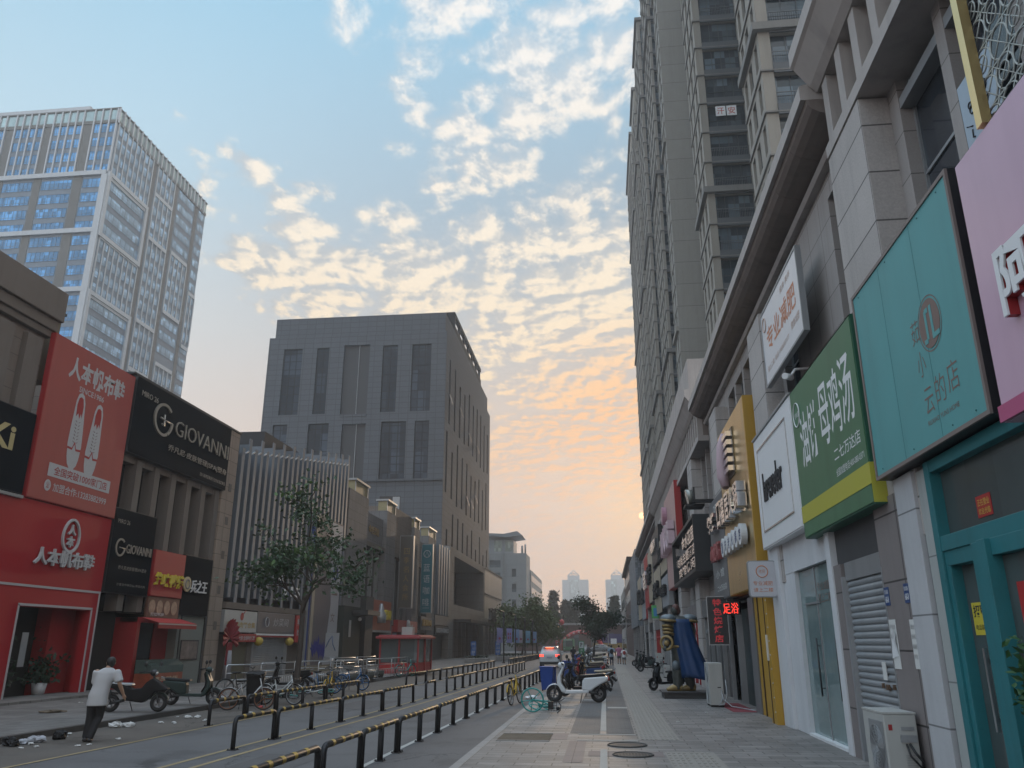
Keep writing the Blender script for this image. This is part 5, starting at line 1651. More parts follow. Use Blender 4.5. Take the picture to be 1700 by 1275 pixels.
t, F, L, H = sign_L('wide black sign GIOVANNI with champagne metal letters on the salon', 30.4, 39.45, 9.5, 12.8, 0.16, 0.3, M_blackp, M_black)
c = MB(); put_text(c, F, 'GIOVANNI', 3.35, 8.75, 1.55, 2.25, 0.05, 0.10, bold=-0.012); put_text(c, F, '乔凡尼·皮肤管理|SPA|塑身', 3.0, 8.85, 0.70, 1.04, 0.03, 0.05, bold=0.0); put_text(c, F, 'MIRO 26', 0.4, 1.7, 2.55, 2.78, 0.03, 0.05, bold=0.0); put_text(c, F, '四川省美容美发行业协会指定单位', 6.2, 8.9, 0.22, 0.40, 0.012)
c.build('lettering', M_bronze, t)
c = MB()
n = 30
for i in range(n):
    a, b_ = R(45 + 315 * i / n), R(45 + 315 * (i + 1) / n)
    P_ = [(2.25 + 0.80 * math.cos(a), 1.95 + 0.74 * math.sin(a)), (2.25 + 0.80 * math.cos(b_), 1.95 + 0.74 * math.sin(b_)), (2.25 + 0.66 * math.cos(b_), 1.95 + 0.62 * math.sin(b_)), (2.25 + 0.66 * math.cos(a), 1.95 + 0.62 * math.sin(a))]
    c.prism(F, P_[::-1], 0.05, 0.12)
c.tube([F.P(2.0, 2.0, 0.08), F.P(2.4, 1.95, 0.08), F.P(3.0, 1.95, 0.08)], 0.04, 6); c.tube([F.P(2.3, 2.2, 0.08), F.P(2.35, 1.7, 0.08), F.P(2.15, 1.75, 0.08)], 0.04, 6)
c.build('monogram', M_bronze, t)
t, F, L, H = sign_L('smaller black sign GIOVANNI with grey letters beside the red shopfront', 30.35, 33.5, 3.85, 7.2, 0.10, 0.25, M_blackp, M_black)
c = MB(); put_text(c, F, 'GIOVANNI', 1.05, 2.95, 1.62, 1.98, 0.02, 0.05, bold=0.0); put_text(c, F, 'MIRO 26', 0.25, 1.1, 2.75, 2.92, 0.012); put_text(c, F, '乔凡尼皮肤管理SPA塑身', 0.7, 2.8, 0.95, 1.10, 0.012); put_text(c, F, '沙宣合作单位Spa美容机构', 0.75, 2.85, 0.30, 0.42, 0.012)
c.build('lettering', M_bronze, t)
c = MB()
for i in range(24):
    a, b_ = R(45 + 315 * i / 24), R(45 + 315 * (i + 1) / 24)
    P_ = [(0.62 + 0.34 * math.cos(a), 1.8 + 0.36 * math.sin(a)), (0.62 + 0.34 * math.cos(b_), 1.8 + 0.36 * math.sin(b_)), (0.62 + 0.27 * math.cos(b_), 1.8 + 0.29 * math.sin(b_)), (0.62 + 0.27 * math.cos(a), 1.8 + 0.29 * math.sin(a))]
    c.prism(F, P_[::-1], 0.02, 0.06)
c.tube([F.P(0.55, 1.8, 0.04), F.P(0.92, 1.78, 0.04)], 0.02, 6)
c.build('monogram', M_bronze, t)
t, F, L, H = sign_L('red snack-shop sign with bold yellow characters between two black signs', 33.62, 36.3, 3.9, 5.86, 0.16, 0.2, mat('snack_red', (0.33, 0.03, 0.03), 0.5), M_redd)
c = MB(); put_text(c, F, '绝味鸭脖', 0.10, 2.60, 0.42, 1.02, 0.02, 0.08, bold=0.04, italic=0.1); c.build('lettering', mat('sign_yellow', (0.55, 0.44, 0.03), 0.45), t)
t, F, L, H = sign_L('black sign with white characters and a cream disc next to the red snack sign', 36.3, 39.1, 3.18, 5.92, 0.12, 0.2, M_blackp, M_black)
c = MB(); put_text(c, F, '兵之王', 0.75, 2.35, 1.05, 1.65, 0.02, 0.06, bold=0.02, italic=0.1); c.build('lettering', mat('white_letter', (0.55, 0.56, 0.58), 0.5), t)
c = MB(); c.tube([F.P(0.35, 1.40, 0.02), F.P(0.35, 1.40, 0.08)], 0.34, 24, smooth=False); c.build('disc', mat('cream_disc', (0.48, 0.40, 0.25), 0.5), t)
c = MB(); c.torus(F.P(0.35, 1.40, 0.085), F.d, 0.2, 0.03, 20, 6); c.build('disc_mark', M_grsign, t)

# snack shop: awning, picture board, red counter and display case
t = thing('awning', 'small red awning with a pale stripe over the snack counter', 'awning', (LX, 33, 2.9))
c = MB()
F = FL
c.quad(F.P(33.1, 3.0, 0.2), F.P(36.4, 3.0, 0.2), F.P(36.4, 2.78, 1.0), F.P(33.1, 2.78, 1.0))
c.build('canopy', M_red, t)
c = MB(); c.fbox(F, 33.1, 36.4, 2.55, 2.78, 0.98, 1.0); c.build('valance', M_redd, t)
c = MB(); c.fbox(F, 33.1, 36.4, 2.70, 2.76, 1.002, 1.012); c.build('stripe', mat('pale_stripe', (0.42, 0.34, 0.30), 0.6), t)
t = thing('picture_board', 'board with printed food pictures above the red awning', 'sign', (LX, 33.6, 3.1))
c = MB(); lbox(c, 33.6, 36.25, 3.02, 3.88, 0.0, 0.12); c.build('board', mat('food_board', (0.14, 0.07, 0.05), 0.5, var=0.6, scale=2.5), t)
c = MB()
for k in range(4):
    c.prism(FL, [(33.95 + k * 0.62 + 0.26 * math.cos(a * math.pi / 8), 3.45 + 0.30 * math.sin(a * math.pi / 8)) for a in range(16)], 0.12, 0.13)
c.build('dish_picture', mat('dish_print', (0.34, 0.24, 0.17), 0.5, var=0.6, scale=6), t)
c = MB(); put_text(c, FL, '招牌鸭脖', 33.9, 35.0, 3.08, 3.22, 0.132, bold=0.02); c.build('lettering', M_grayl, t)
t = thing('snack_shopfront', 'red and dark snack shopfront with a glass hatch under the awning', 'shopfront', (LX, 33, 0.15))
c = MB(); lbox(c, 30.35, 33.2, 0.14, 3.8, -1.2, -1.0); c.build('dark_doorway', M_room, t)
c = MB(); lbox(c, 33.2, 33.45, 0.14, 3.0, -1.0, 0.0); lbox(c, 35.3, 36.5, 0.14, 3.0, -0.6, -0.4); lbox(c, 33.2, 36.4, 2.8, 3.0, -0.8, -0.02); c.build('red_frame', M_redd, t)
c = MB(); lbox(c, 33.5, 35.3, 0.9, 2.8, -0.5, -0.45); c.build('hatch_glass', M_dgl, t)
c = MB(); lbox(c, 36.5, 36.75, 0.14, 3.18, -0.5, 0.02); lbox(c, 36.85, 39.1, 0.14, 3.18, -0.4, -0.02); c.build('side_wall', mat('grey_green_wall', (0.20, 0.21, 0.19), 0.7, var=0.1), t)
c = MB(); lbox(c, 36.76, 36.84, 0.14, 3.2, -0.3, 0.05); lbox(c, 39.1, 39.3, 0.14, 3.2, -0.3, 0.04); c.build('post', M_dkm, t)
t = thing('wall_poster', 'framed dark photo poster on the wall beside the snack shop', 'poster', (LX, 37.2, 1.2))
c = MB(); lbox(c, 37.05, 38.75, 1.2, 2.1, -0.015, 0.01); c.build('frame', M_black, t)
c = MB(); lbox(c, 37.12, 38.68, 1.26, 2.04, 0.01, 0.014); c.build('print', mat('photo_print', (0.17, 0.14, 0.13), 0.4, var=0.9, scale=3.0), t)
t = thing('display_counter', 'glass display counter with red and orange front below the awning', 'counter', (LX + 0.6, 33.4, 0.15))
c = MB(); lbox(c, 33.3, 36.0, 0.14, 0.75, 0.1, 0.8); c.build('body', mat('counter_print', (0.26, 0.06, 0.03), 0.5, var=0.7, scale=3), t)
c = MB()
c.prism(Fr('F', (LX, 33.3, 0)), [(0.1, 0.76), (0.8, 0.76), (0.8, 1.05), (0.45, 1.3), (0.1, 1.3)], -2.7, 0); c.build('glass_case', glass('case_glass', (0.08, 0.11, 0.10), 0.1, vary=0.2), t)
c = MB(); put_text(c, FL, '精品鸭货', 33.6, 35.6, 0.36, 0.62, 0.802, bold=0.02); c.build('lettering', mat('cream_letter', (0.45, 0.36, 0.25), 0.5), t)

# ---------------------------------------------------------------- fin-clad building
fbld = thing('fin_building', 'building clad in tall silver vertical fins behind the street tree', 'building', (LX, 41, 0))
M_fin = mat('silver_fin', (0.15, 0.175, 0.205), 0.5, metal=0.1, var=0.10, scale=0.8, streak=0.18)
c = MB(); lbox(c, 40.9, 60.3, 3.6, 12.0, -10, -0.55); lbox(c, 46, 60.3, 12.0, 14.4, -10, -0.9); lbox(c, 40.9, 60.3, 0.1, 3.6, -10, -1.2); c.build('wall', mat('dark_fin_wall', (0.022, 0.022, 0.026), 0.6, var=0.2), fbld)
nfin = 24
for k in range(nfin):
    y = 41.1 + k * (18.5 / (nfin - 1))
    zt = 12.2 + (k / (nfin - 1)) * 3.2 + (0.55 if k % 2 else 0.0)
    zb = 4.25 + (k / (nfin - 1)) * 0.5 - (0.5 if k % 2 else 0.0)
    c = MB()
    lbox(c, y, y + 0.32, zb, zt, 0.05, 0.11)
    lbox(c, y + 0.13, y + 0.19, zb + 0.5, zt - 0.3, -0.55, 0.04)
    c.build('fin', M_fin, fbld)
c = MB()
for k in range(nfin - 1):
    y = 41.1 + k * (18.5 / (nfin - 1))
    zt = 11.9 + (k / (nfin - 1)) * 3.2
    c.tube([FL.P(y + 0.32, zt, 0.08), FL.P(y + 0.80, zt + 0.25, 0.08)], 0.05, 6)
c.build('fin_brace', M_alu, fbld)
c = MB(); lbox(c, 60.0, 60.5, 0.14, 14.2, -6, -0.1); c.build('end_wall', M_brst, fbld)
c = MB(); lbox(c, 40.95, 52.6, 3.68, 4.0, -0.5, 0.15); c.build('fascia', M_brownl, fbld)
for (txt, a, b_, z0, z1) in (('魅艺', 46.6, 48.3, 5.55, 6.1), ('6', 48.6, 49.0, 4.75, 5.3), ('15', 49.7, 51.2, 4.72, 5.3), ('2', 55.8, 56.3, 4.9, 5.4)):
    c = MB(); put_text(c, FL, txt, a, b_, z0, z1, 0.13, 0.18, bold=0.01); c.build('lettering', M_white, fbld)
t, F, L, H = sign_L('white shop sign with a red round logo and ochre characters beside the tan pillar', 40.9, 45.0, 2.5, 3.62, 0.15, 0.2, mat('cream_sign', (0.40, 0.41, 0.40), 0.5), M_alu)
c = MB(); put_text(c, F, '老北京肉饼合集', 0.3, 3.9, 0.22, 0.55, 0.008, bold=0.02); c.build('lettering', mat('ochre_letter', (0.36, 0.25, 0.08), 0.5), t)
c = MB(); c.prism(F, [(2.1 + 0.2 * math.cos(a * math.pi / 10), 0.82 + 0.2 * math.sin(a * math.pi / 10)) for a in range(20)], 0.004, 0.012); c.tube([F.P(2.25, 0.95, 0.01), F.P(2.5, 1.15, 0.01)], 0.02, 4); c.build('logo', M_redd, t)
t, F, L, H = sign_L('dark grey shop sign with pale brush characters above the closed grey shutter', 45.05, 50.7, 2.5, 3.66, 0.15, 0.2, mat('mauve_grey_sign', (0.12, 0.115, 0.125), 0.5), M_alu)
c = MB(); put_text(c, F, '炒菜间', 2.3, 4.7, 0.40, 0.86, 0.008, bold=0.0, italic=0.15); c.torus(F.P(1.4, 0.62, 0.01), F.d, 0.26, 0.02, 18, 5); c.build('lettering', M_grayl, t)
c = MB(); c.fbox(F, -0.1, L, -0.12, -0.02, -0.1, 0.03); c.build('white_strip', M_white, t)
t, F, L, H = sign_L('small red vertical sign with white writing beside the dark grey sign', 51.0, 52.5, 2.0, 3.65, 0.16, 0.1, M_red, M_redd)
c = MB(); put_text(c, F, '特色', 0.2, 1.3, 1.0, 1.45, 0.008, bold=0.02); put_text(c, F, '炒菜', 0.2, 1.3, 0.4, 0.8, 0.008, bold=0.02); c.build('lettering', M_grayl, t)
t = thing('banner', 'red cloth banner with white writing hung under the white logo sign', 'banner', (LX, 42.0, 2.1))
c = MB(); lbox(c, 42.2, 50.6, 2.28, 2.40, 0.12, 0.16); lbox(c, 42.0, 45.0, 2.02, 2.44, 0.17, 0.19); c.build('cloth', M_redd, t)
c = MB(); put_text(c, FL, '开业大吉 全场特价优惠', 42.3, 44.8, 2.10, 2.34, 0.193, bold=0.02); c.build('lettering', M_grayl, t)
t = thing('floral_stand', 'big red pleated paper fan decoration hung beside the tan pillar', 'decoration', (LX + 0.4, 41.2, 1.6))
c = MB()
random.seed(9)
for k in range(13):
    a = R(-20 + k * 18.5)
    cu, cv = 41.5 + 0.0, 2.2
    tip = (cu + 0.95 * math.cos(a), cv + 1.0 * math.sin(a))
    s_ = (cu + 0.9 * math.cos(a + 0.18), cv + 0.9 * math.sin(a + 0.18))
    s2 = (cu + 0.9 * math.cos(a - 0.18), cv + 0.9 * math.sin(a - 0.18))
    c._add([FL.P(cu, cv, 0.3), FL.P(*s2, 0.32), FL.P(*tip, 0.40), FL.P(*s_, 0.32)], [(0, 1, 2, 3)], False)
lbox(c, 41.2, 41.8, 0.9, 2.0, 0.28, 0.33)
c.build('petals', mat('crimson_paper', (0.20, 0.012, 0.02), 0.7, var=0.3, scale=4), t)
c = MB(); c.tube([FL.P(41.5, 0.15, 0.3), FL.P(41.5, 1.6, 0.3)], 0.25, 10, 0.16); c.build('stand', mat('grey_stand', (0.22, 0.22, 0.24), 0.7), t)
t = thing('roller_shutter', 'closed pale shutter under the dark grey sign, left of the street tree', 'shutter', (LX, 45.1, 0.15))
c = MB()
z = 0.16
while z < 2.28:
    c._add([FL.P(y, z + dz_, dd) for y in (45.2, 49.9) for dz_, dd in ((0, -0.1), (0.05, -0.07), (0.1, -0.11))], [(i, i + 3, i + 4, i + 1) for i in range(2)], True)
    z += 0.1
c.build('slats', M_shut, t)
c = MB(); lbox(c, 44.95, 45.15, 0.14, 2.5, -0.2, 0.05); c.build('guide_rail', M_galv, t)
c = MB(); lbox(c, 49.9, 50.1, 0.14, 2.5, -0.2, 0.05); c.build('guide_rail', M_galv, t)
for k, y in enumerate((45.35, 50.0)):
    c = MB(); c.ball(FL.P(y, 2.05, 0.2), 0.26, 0.26, 0.24); o = c.build('lantern', mat('yellow_lantern', (0.40, 0.30, 0.05), 0.6, var=0.3, scale=5))
    props(o, ['round yellow lantern at the left end of the pale shutter', 'round yellow lantern at the right end of the pale shutter'][k], 'lantern')
t = thing('shopfront', 'dim tan shopfront with a green door under the white logo sign', 'shopfront', (LX, 41, 0.15))
c = MB(); lbox(c, 42.3, 44.4, 0.14, 2.4, -0.3, -0.1); c.build('door', mat('olive_door', (0.14, 0.125, 0.085), 0.6, var=0.15), t)
c = MB(); lbox(c, 40.9, 42.3, 0.14, 2.4, -0.6, -0.3); lbox(c, 44.4, 44.95, 0.14, 2.5, -0.4, 0.0); lbox(c, 50.1, 53.3, 0.14, 3.6, -0.6, -0.3); c.build('wall', M_brownl, t)
# white and grey mural panel with blue flowers
t = thing('mural_panel', 'tall grey and white printed panel with blue flowers behind the street tree', 'panel', (LX, 53.4, 0.4))
c = MB(); lbox(c, 53.4, 59.1, 0.55, 10.4, -0.1, 0.2); c.build('panel', mat('mural_grey', (0.155, 0.135, 0.14), 0.6, var=0.05), t)
c = MB(); c.prism(FL, [(56.3, 0.56), (59.0, 0.56), (59.0, 10.3), (56.6, 10.3), (56.9, 7.0), (57.3, 4.6), (56.9, 2.6)], 0.2, 0.206); c.build('white_shape', mat('mural_white', (0.42, 0.42, 0.44), 0.6, var=0.05), t)
c = MB(); lbox(c, 53.42, 53.9, 0.6, 10.3, 0.2, 0.207); c.build('cream_edge', mat('mural_cream', (0.40, 0.35, 0.26), 0.6), t)
c = MB(); lbox(c, 52.75, 53.0, 0.5, 9.0, -0.1, 0.15); c.build('white_edge', M_alu, t)
c = MB()
lbox(c, 53.02, 53.3, 0.6, 9.5, -0.1, 0.14)
c.build('blue_edge', mat('deep_blue', (0.02, 0.05, 0.22), 0.5), t)
c = MB()
random.seed(12)
for k in range(9):
    cu, cv = 54.3 + k * 0.42, 1.1 + random.uniform(0, 0.75)
    for q in range(5):
        a = R(90 + (q - 2) * 34 + random.uniform(-8, 8))
        l = random.uniform(0.55, 0.8)
        c.prism(FL, [(cu, cv - 0.4), (cu + 0.5 * l * math.cos(a + 0.3), cv + 0.5 * l * math.sin(a + 0.3)), (cu + l * math.cos(a), cv + l * math.sin(a)), (cu + 0.5 * l * math.cos(a - 0.3), cv + 0.5 * l * math.sin(a - 0.3))][::-1], 0.207, 0.21 + 0.001 * q + 0.0004 * k)
c.build('blue_flowers', mat('ultramarine', (0.018, 0.02, 0.22), 0.55, var=0.2, scale=3), t)
c = MB(); c.torus(FL.P(57.9, 6.8, 0.21), FL.d, 0.42, 0.07, 20, 6); c.build('blue_ring', MATS['ultramarine'], t)
c = MB(); lbox(c, 57.3, 58.6, 5.7, 5.85, 0.207, 0.212); lbox(c, 57.3, 58.6, 5.25, 5.4, 0.207, 0.212); put_text(c, FL, '文', 57.4, 58.3, 3.4, 4.0, 0.212, bold=0.0); c.build('lettering', M_tan, t)
c = MB(); lbox(c, 52.6, 59.2, 0.12, 0.55, -0.2, 0.3); c.build('plinth', mat('ochre_plinth', (0.24, 0.21, 0.15), 0.7), t)
# ---------------------------------------------------------------- lantern row
lan = thing('shop_building', 'grey stone shop row with box lanterns on its piers, right of the fins', 'building', (LX, 60.5, 0))
M_lst = panel('tiled_grey_stone', (0.175, 0.17, 0.172), 0.75, 0.75, 0.016, 0.0, 0.5, 0.06, 0.7, 0.12, 0.12, 0.2, 0.12)
M_lan = mat('lantern_panel', (0.30, 0.26, 0.14), 0.5, var=0.08)
lp = [(60.6, 66.0), (72.2, 75.5), (83.4, 86.0), (90.5, 94.8)]
for i, (a, b_) in enumerate(lp):
    c = MB(); lbox(c, a, b_, 0.12, 13.6, -2.2, 0.0 if i else 0.02); c.build('pier', M_lst, lan)
    e = 62.2 if i == 0 else a
    c = MB(); lbox(c, e, b_ - 0.2, 13.62, 14.5, -0.9, -0.08); c.build('lantern', M_lan, lan)
    c = MB(); lbox(c, e - 0.15, b_ - 0.05, 14.5, 14.66, -1.1, 0.1); lbox(c, e, e + 0.12, 13.6, 14.5, -0.08, -0.02); lbox(c, b_ - 0.32, b_ - 0.2, 13.6, 14.5, -0.08, -0.02); c.build('lantern_cap', M_alu, lan)
for (a, b_, zt, mm) in ((66.0, 72.2, 12.7, M_lst), (75.5, 83.4, 14.6, M_brown), (86.0, 90.5, 12.6, M_lst)):
    c = MB(); lbox(c, a, b_, 10.2, zt, -3, -0.35); c.build('parapet', mm, lan)
    c = MB(); lbox(c, a, b_, 9.8, 10.2, -3, -0.1); c.build('cornice', M_brownl, lan)
    c = MB(); lbox(c, a, b_, 0.1, 9.8, -3.0, -0.9); c.build('glazing', M_dgl, lan)
    for q in range(4):
        y = a + 0.1 + q * (b_ - a - 0.4) / 3
        c = MB(); lbox(c, y, y + 0.2, 3.6, 9.8, -0.9, -0.6); c.build('mullion', M_alu, lan)
c = MB(); lbox(c, 60.5, 94.8, 0.1, 13.0, -9, -3.1); c.build('core', M_brown, lan)
c = MB(); put_text(c, FL, '金色港湾', 67.5, 70.8, 11.0, 11.7, -0.33, -0.28, bold=0.02); c.build('lettering', mat('dull_gold_letter', (0.25, 0.17, 0.06), 0.4, metal=0.4), lan)
for k in range(5):
    c = MB(); lbox(c, 96.0 + k * 1.6, 96.7 + k * 1.6, 5.2, 13.3 + 0.1 * (k % 2), -0.4, 0.15); c.build('fin', M_fin, lan)
c = MB(); lbox(c, 94.8, 104, 0.1, 12.8, -9, -0.8); c.build('fin_wall', M_dkm, lan)
c = MB(); lbox(c, 94.9, 103.6, 4.0, 5.1, -0.6, 0.1); c.build('fascia', M_grsign, lan)
# signs on the row
def blade_F(label, x0, x1, y, z0, z1, m_face, parts):
    t = thing('blade_sign', label, 'sign', (x0, y, z0))
    F = Fr('F', (x0, y, z0))
    c = MB(); c.fbox(F, 0, x1 - x0, 0, z1 - z0, -0.5, 0); c.build('box', M_alu, t)
    c = MB(); c.fbox(F, 0.06, x1 - x0 - 0.06, 0.05, z1 - z0 - 0.05, 0, 0.01); c.build('face', m_face, t)
    for (mm, fn) in parts:
        c = MB(); fn(c, F); c.build('lettering', mm, t)
    return t


def vert(txt, u0, u1, v_top, step, h, bold=0.0):
    def fn(c, F):
        for k, ch in enumerate(txt):
            put_text(c, F, ch, u0, u1, v_top - k * step - h, v_top - k * step, 0.013, bold=bold)
    return fn


M_bl = mat('teal_blue_sign', (0.02, 0.13, 0.165), 0.5, var=0.06)
t = blade_F('tall dark blue vertical sign with white characters and round emblem on the shop row', LX + 0.1, LX + 1.35, 86.6, 5.0, 12.2, M_bl, [
    (M_grayl, vert('蓝语咖啡', 0.28, 0.98, 5.1, 1.2, 0.78)), (M_grayl, lambda c, F: (c.torus(F.P(0.62, 6.15, 0.02), F.d, 0.36, 0.04, 24, 6), c.tube([F.P(0.45, 5.95, 0.02), F.P(0.62, 6.4, 0.02), F.P(0.8, 5.95, 0.02)], 0.03, 5))),
    (M_grayl, lambda c, F: (put_text(c, F, 'LANYU COFFEE', 0.25, 1.0, 0.75, 0.86, 0.013), put_text(c, F, '二楼 营业中', 0.25, 1.0, 0.45, 0.58, 0.013)))])
t = blade_F('tall brown vertical sign with dull gold characters left of the blue one', LX + 0.1, LX + 1.45, 77.0, 5.1, 11.9, mat('dark_brown_sign', (0.075, 0.066, 0.055), 0.5), [(mat('dull_gold_letter', (0.25, 0.17, 0.06), 0.4), vert('四季名人会所', 0.42, 0.98, 5.6, 0.85, 0.6))])
t, F, L, H = sign_L('orange shop sign with yellow block letters and a white bottle figure', 67.7, 73.7, 3.0, 5.5, 0.35, 0.4, mat('orange_sign', (0.32, 0.085, 0.04), 0.5, var=0.1), M_brst)
c = MB(); put_text(c, F, '谷贝', 3.2, 5.6, 0.9, 1.75, 0.05, 0.2, bold=0.03); c.build('lettering', MATS['sign_yellow'], t)
c = MB(); c.tube([F.P(2.0, 0.6, 0.15), F.P(2.0, 1.2, 0.15), F.P(2.1, 1.7, 0.15), F.P(2.1, 2.2, 0.15)], [0.45, 0.5, 0.25, 0.12], 12); c.build('bottle_figure', M_alu, t)
c = MB(); c.fbox(F, 0, L, -0.15, 0, -0.4, 0.1); c.build('under_lip', M_alu, t)
t, F, L, H = sign_L('red shop sign with white characters behind the glass kiosk', 76.4, 84.7, 2.95, 4.05, 0.35, 0.4, mat('coral_red_sign', (0.36, 0.06, 0.05), 0.5, var=0.1), M_redd)
c = MB(); put_text(c, F, '龙虾', 4.6, 6.4, 0.25, 0.8, 0.02, bold=0.02); c.ball(F.P(3.8, 0.7, 0.1), 0.2, 0.35, 0.5); c.build('lettering', M_grayl, t)
t, F, L, H = sign_L('dark sign with raised yellow characters right of the red one', 87.0, 92.5, 3.3, 4.7, 0.2, 0.3, M_grsign, M_dkm)
c = MB(); put_text(c, F, '蓝语咖啡', 0.5, 5.0, 0.4, 1.1, 0.03, 0.15, bold=0.03); c.build('lettering', mat('amber_letter', (0.36, 0.22, 0.04), 0.5), t)
t, F, L, H = sign_L('dark sign with white letters under the second group of fins', 95.0, 103.4, 2.9, 3.9, 0.15, 0.3, M_dkm, M_dkm)
c = MB(); put_text(c, F, 'ESSENTIALS', 0.5, 7.9, 0.25, 0.75, 0.02, 0.08, bold=0.02); c.build('lettering', M_grayl, t)
for k, (a, b_, mm, lab) in enumerate([(66.2, 72.0, M_room, 'dim shopfront under the orange sign'), (75.7, 83.2, M_redd, 'red-trimmed shopfront behind the kiosk'), (86.1, 90.4, M_grsign, 'grey shopfront under the tall blue sign')]):
    t = thing('shopfront', lab, 'shopfront', (LX, a, 0.15))
    c = MB(); lbox(c, a, b_, 0.14, 3.0, -0.85, -0.7); c.build('glass_front', M_dgl, t)
    c = MB(); lbox(c, a, a + 0.4, 0.14, 3.0, -0.7, -0.05); lbox(c, b_ - 0.4, b_, 0.14, 3.0, -0.7, -0.05); lbox(c, a, b_, 3.0, 3.5, -0.8, -0.05); c.build('surround', mm, t)
t = thing('dark_porch', 'black hedge-covered entrance wall between the mural panel and the orange sign', 'porch', (LX, 59.5, 0.14))
c = MB(); lbox(c, 59.3, 63.5, 0.14, 4.6, -0.5, 0.6); c.build('wall', mat('dark_ivy_wall', (0.022, 0.03, 0.026), 0.9, var=0.6, scale=5, bump=1.0, bscale=14), t)
c = MB(); lbox(c, 61.3, 64.8, 4.0, 4.35, 0.6, 1.8); c.build('canopy', M_dkm, t)
c = MB(); lbox(c, 65.2, 67.4, 0.14, 5.6, -0.3, 0.5); c.build('dark_pier', M_dkm, t)
c = MB(); c.ball(FL.P(62.0, 3.7, 1.0), 0.14); c.build('globe_lamp', mat('white_globe', (0.6, 0.6, 0.6), 0.3), t)
c = MB(); lbox(c, 60.6, 61.1, 2.4, 3.6, 0.605, 0.62); c.build('menu_board', M_alu, t)

# ---------------------------------------------------------------- stone portal along the foot of the office block
por = thing('portal_building', 'stone portal with a deep square recess at the foot of the dark office block', 'building', (LX, 104, 0))
M_por = panel('portal_stone', (0.235, 0.225, 0.212), 2.4, 1.2, 0.02, 0.0, 0.6, 0.05, 0.75, 0.1)
c = MB()
lbox(c, 103.8, 107.2, 0.1, 14.0, -9, 0.0); lbox(c, 107.2, 135.8, 13.0, 14.0, -9, 0.0); lbox(c, 134.4, 135.8, 0.1, 13.0, -9, 0.0); lbox(c, 107.2, 134.4, 5.0, 6.8, -9, 0.0)
c.build('frame', M_por, por)
c = MB(); lbox(c, 107.2, 134.4, 6.8, 13.0, -7, -6.0); c.build('recess_wall', M_brst, por)
c = MB(); lbox(c, 107.2, 134.4, 0.1, 5.0, -7, -1.2); c.build('glazing', M_dgl, por)
for k in range(9):
    c = MB(); lbox(c, 107.6 + k * 3.2, 108.0 + k * 3.2, 0.1, 5.0, -1.2, -0.6); c.build('column', M_brst, por)
c = MB(); lbox(c, 108, 132, 4.6, 4.95, 0.0, 2.2); c.build('canopy', M_dkm, por)
wb = thing('white_annexe', 'pale ribbed-glass annexe beyond the stone portal', 'building', (LX, 136, 0))
M_rib = panel('ribbed_pale_panel', (0.40, 0.39, 0.35), 1.0, 20, 0.10, 0.0, 0.6, 0.08, 0.5, 0.06, 0.03, 0.3, 0.05)
c = MB(); lbox(c, 135.85, 159, 9.95, 13.9, -9, 0.0); lbox(c, 135.85, 158.5, 5.9, 9.75, -9, -0.05); c.build('ribbed_wall', M_rib, wb)
c = MB(); lbox(c, 135.85, 159.2, 9.75, 9.95, -9, 0.1); lbox(c, 135.85, 159.2, 13.9, 14.1, -9, 0.1); lbox(c, 135.85, 158.6, 5.0, 5.9, -9, 0.0); c.build('band', M_por, wb)
c = MB(); lbox(c, 135.85, 158, 0.1, 5.0, -9, -0.6); c.build('glazing', M_dgl, wb)
for k in range(6):
    c = MB(); lbox(c, 136 + k * 4.2, 136.9 + k * 4.2, 0.1, 5.0, -0.6, 0.0); c.build('column', M_brst, wb)
t = thing('roof_lettering', 'black metal letters standing on the canopy of the stone portal', 'sign', (LX + 1.4, 129, 5.0))
c = MB(); put_text(c, Fr('L', (LX + 1.9, 0, 0)), '万达影城', 126.5, 134.0, 5.2, 7.2, 0.0, 0.3, bold=0.02); c.build('lettering', M_black, t)
c = MB()
for k in range(6):
    c.tube([(LX + 1.9, 127 + k * 1.3, 4.95), (LX + 1.9, 127 + k * 1.3, 5.4)], 0.05, 5)
c.tube([(LX + 1.9, 126.5, 5.25), (LX + 1.9, 134, 5.25)], 0.05, 5)
c.build('support', M_black, t)

# ---------------------------------------------------------------- dark grey office block
M_off = panel('dark_office_tile', (0.108, 0.116, 0.13), 1.5, 0.9, 0.045, 0.0, 0.62, 0.05, 0.75, 0.10, 0.05, 0.2, 0.06)
M_offg = glass('office_glass', (0.030, 0.040, 0.055), 0.10, cell=(1.3, 3.4), vary=0.7, spec=0.18, warp=0.05)
M_offf = mat('office_frame', (0.012, 0.013, 0.016), 0.6, spec=0.2)
OX, OY = -24.0, 120.5
ob = thing('office_building', 'dark grey tiled office block with tall window strips on its end wall', 'building', (OX, OY, 0))
W_ = 30.2
F = Fr('F', (OX - W_, OY, 0))
Rr = Fr('L', (OX, OY, 0))
hf = []
up = [(2.7, 5.9), (8.4, 10.5), (19.6, 22.1), (24.5, 27.7)]
lo = [(2.0, 4.4), (7.9, 11.3), (19.9, 24.0), (25.4, 27.7)]
for a, b_ in up:
    hf.append((a, b_, 37.2, 48.6))
for a, b_ in lo:
    hf.append((a, b_, 25.6 if a > 15 else 21.0, 35.6))
rec = [(13.0, 17.4, 37.0, 48.9), (13.5, 17.4, 14.0, 35.4)]
hs = []
random.seed(31)
for k in range(10):
    u = 3.0 + k * 4.95
    hs.append((u, u + 1.3, 36.4 + random.uniform(-0.5, 0.5), 47.0 - random.choice((0, 0.8, 1.6))))
    hs.append((u - 1.5, u - 0.2, 24.2 + random.uniform(-.5, .5), 34.4 - random.choice((0, 1.2, 2.4))))
    hs.append((u + 0.2, u + 1.5, 12.2, 22.0 - random.choice((0, 1.5, 3))))
c = MB()
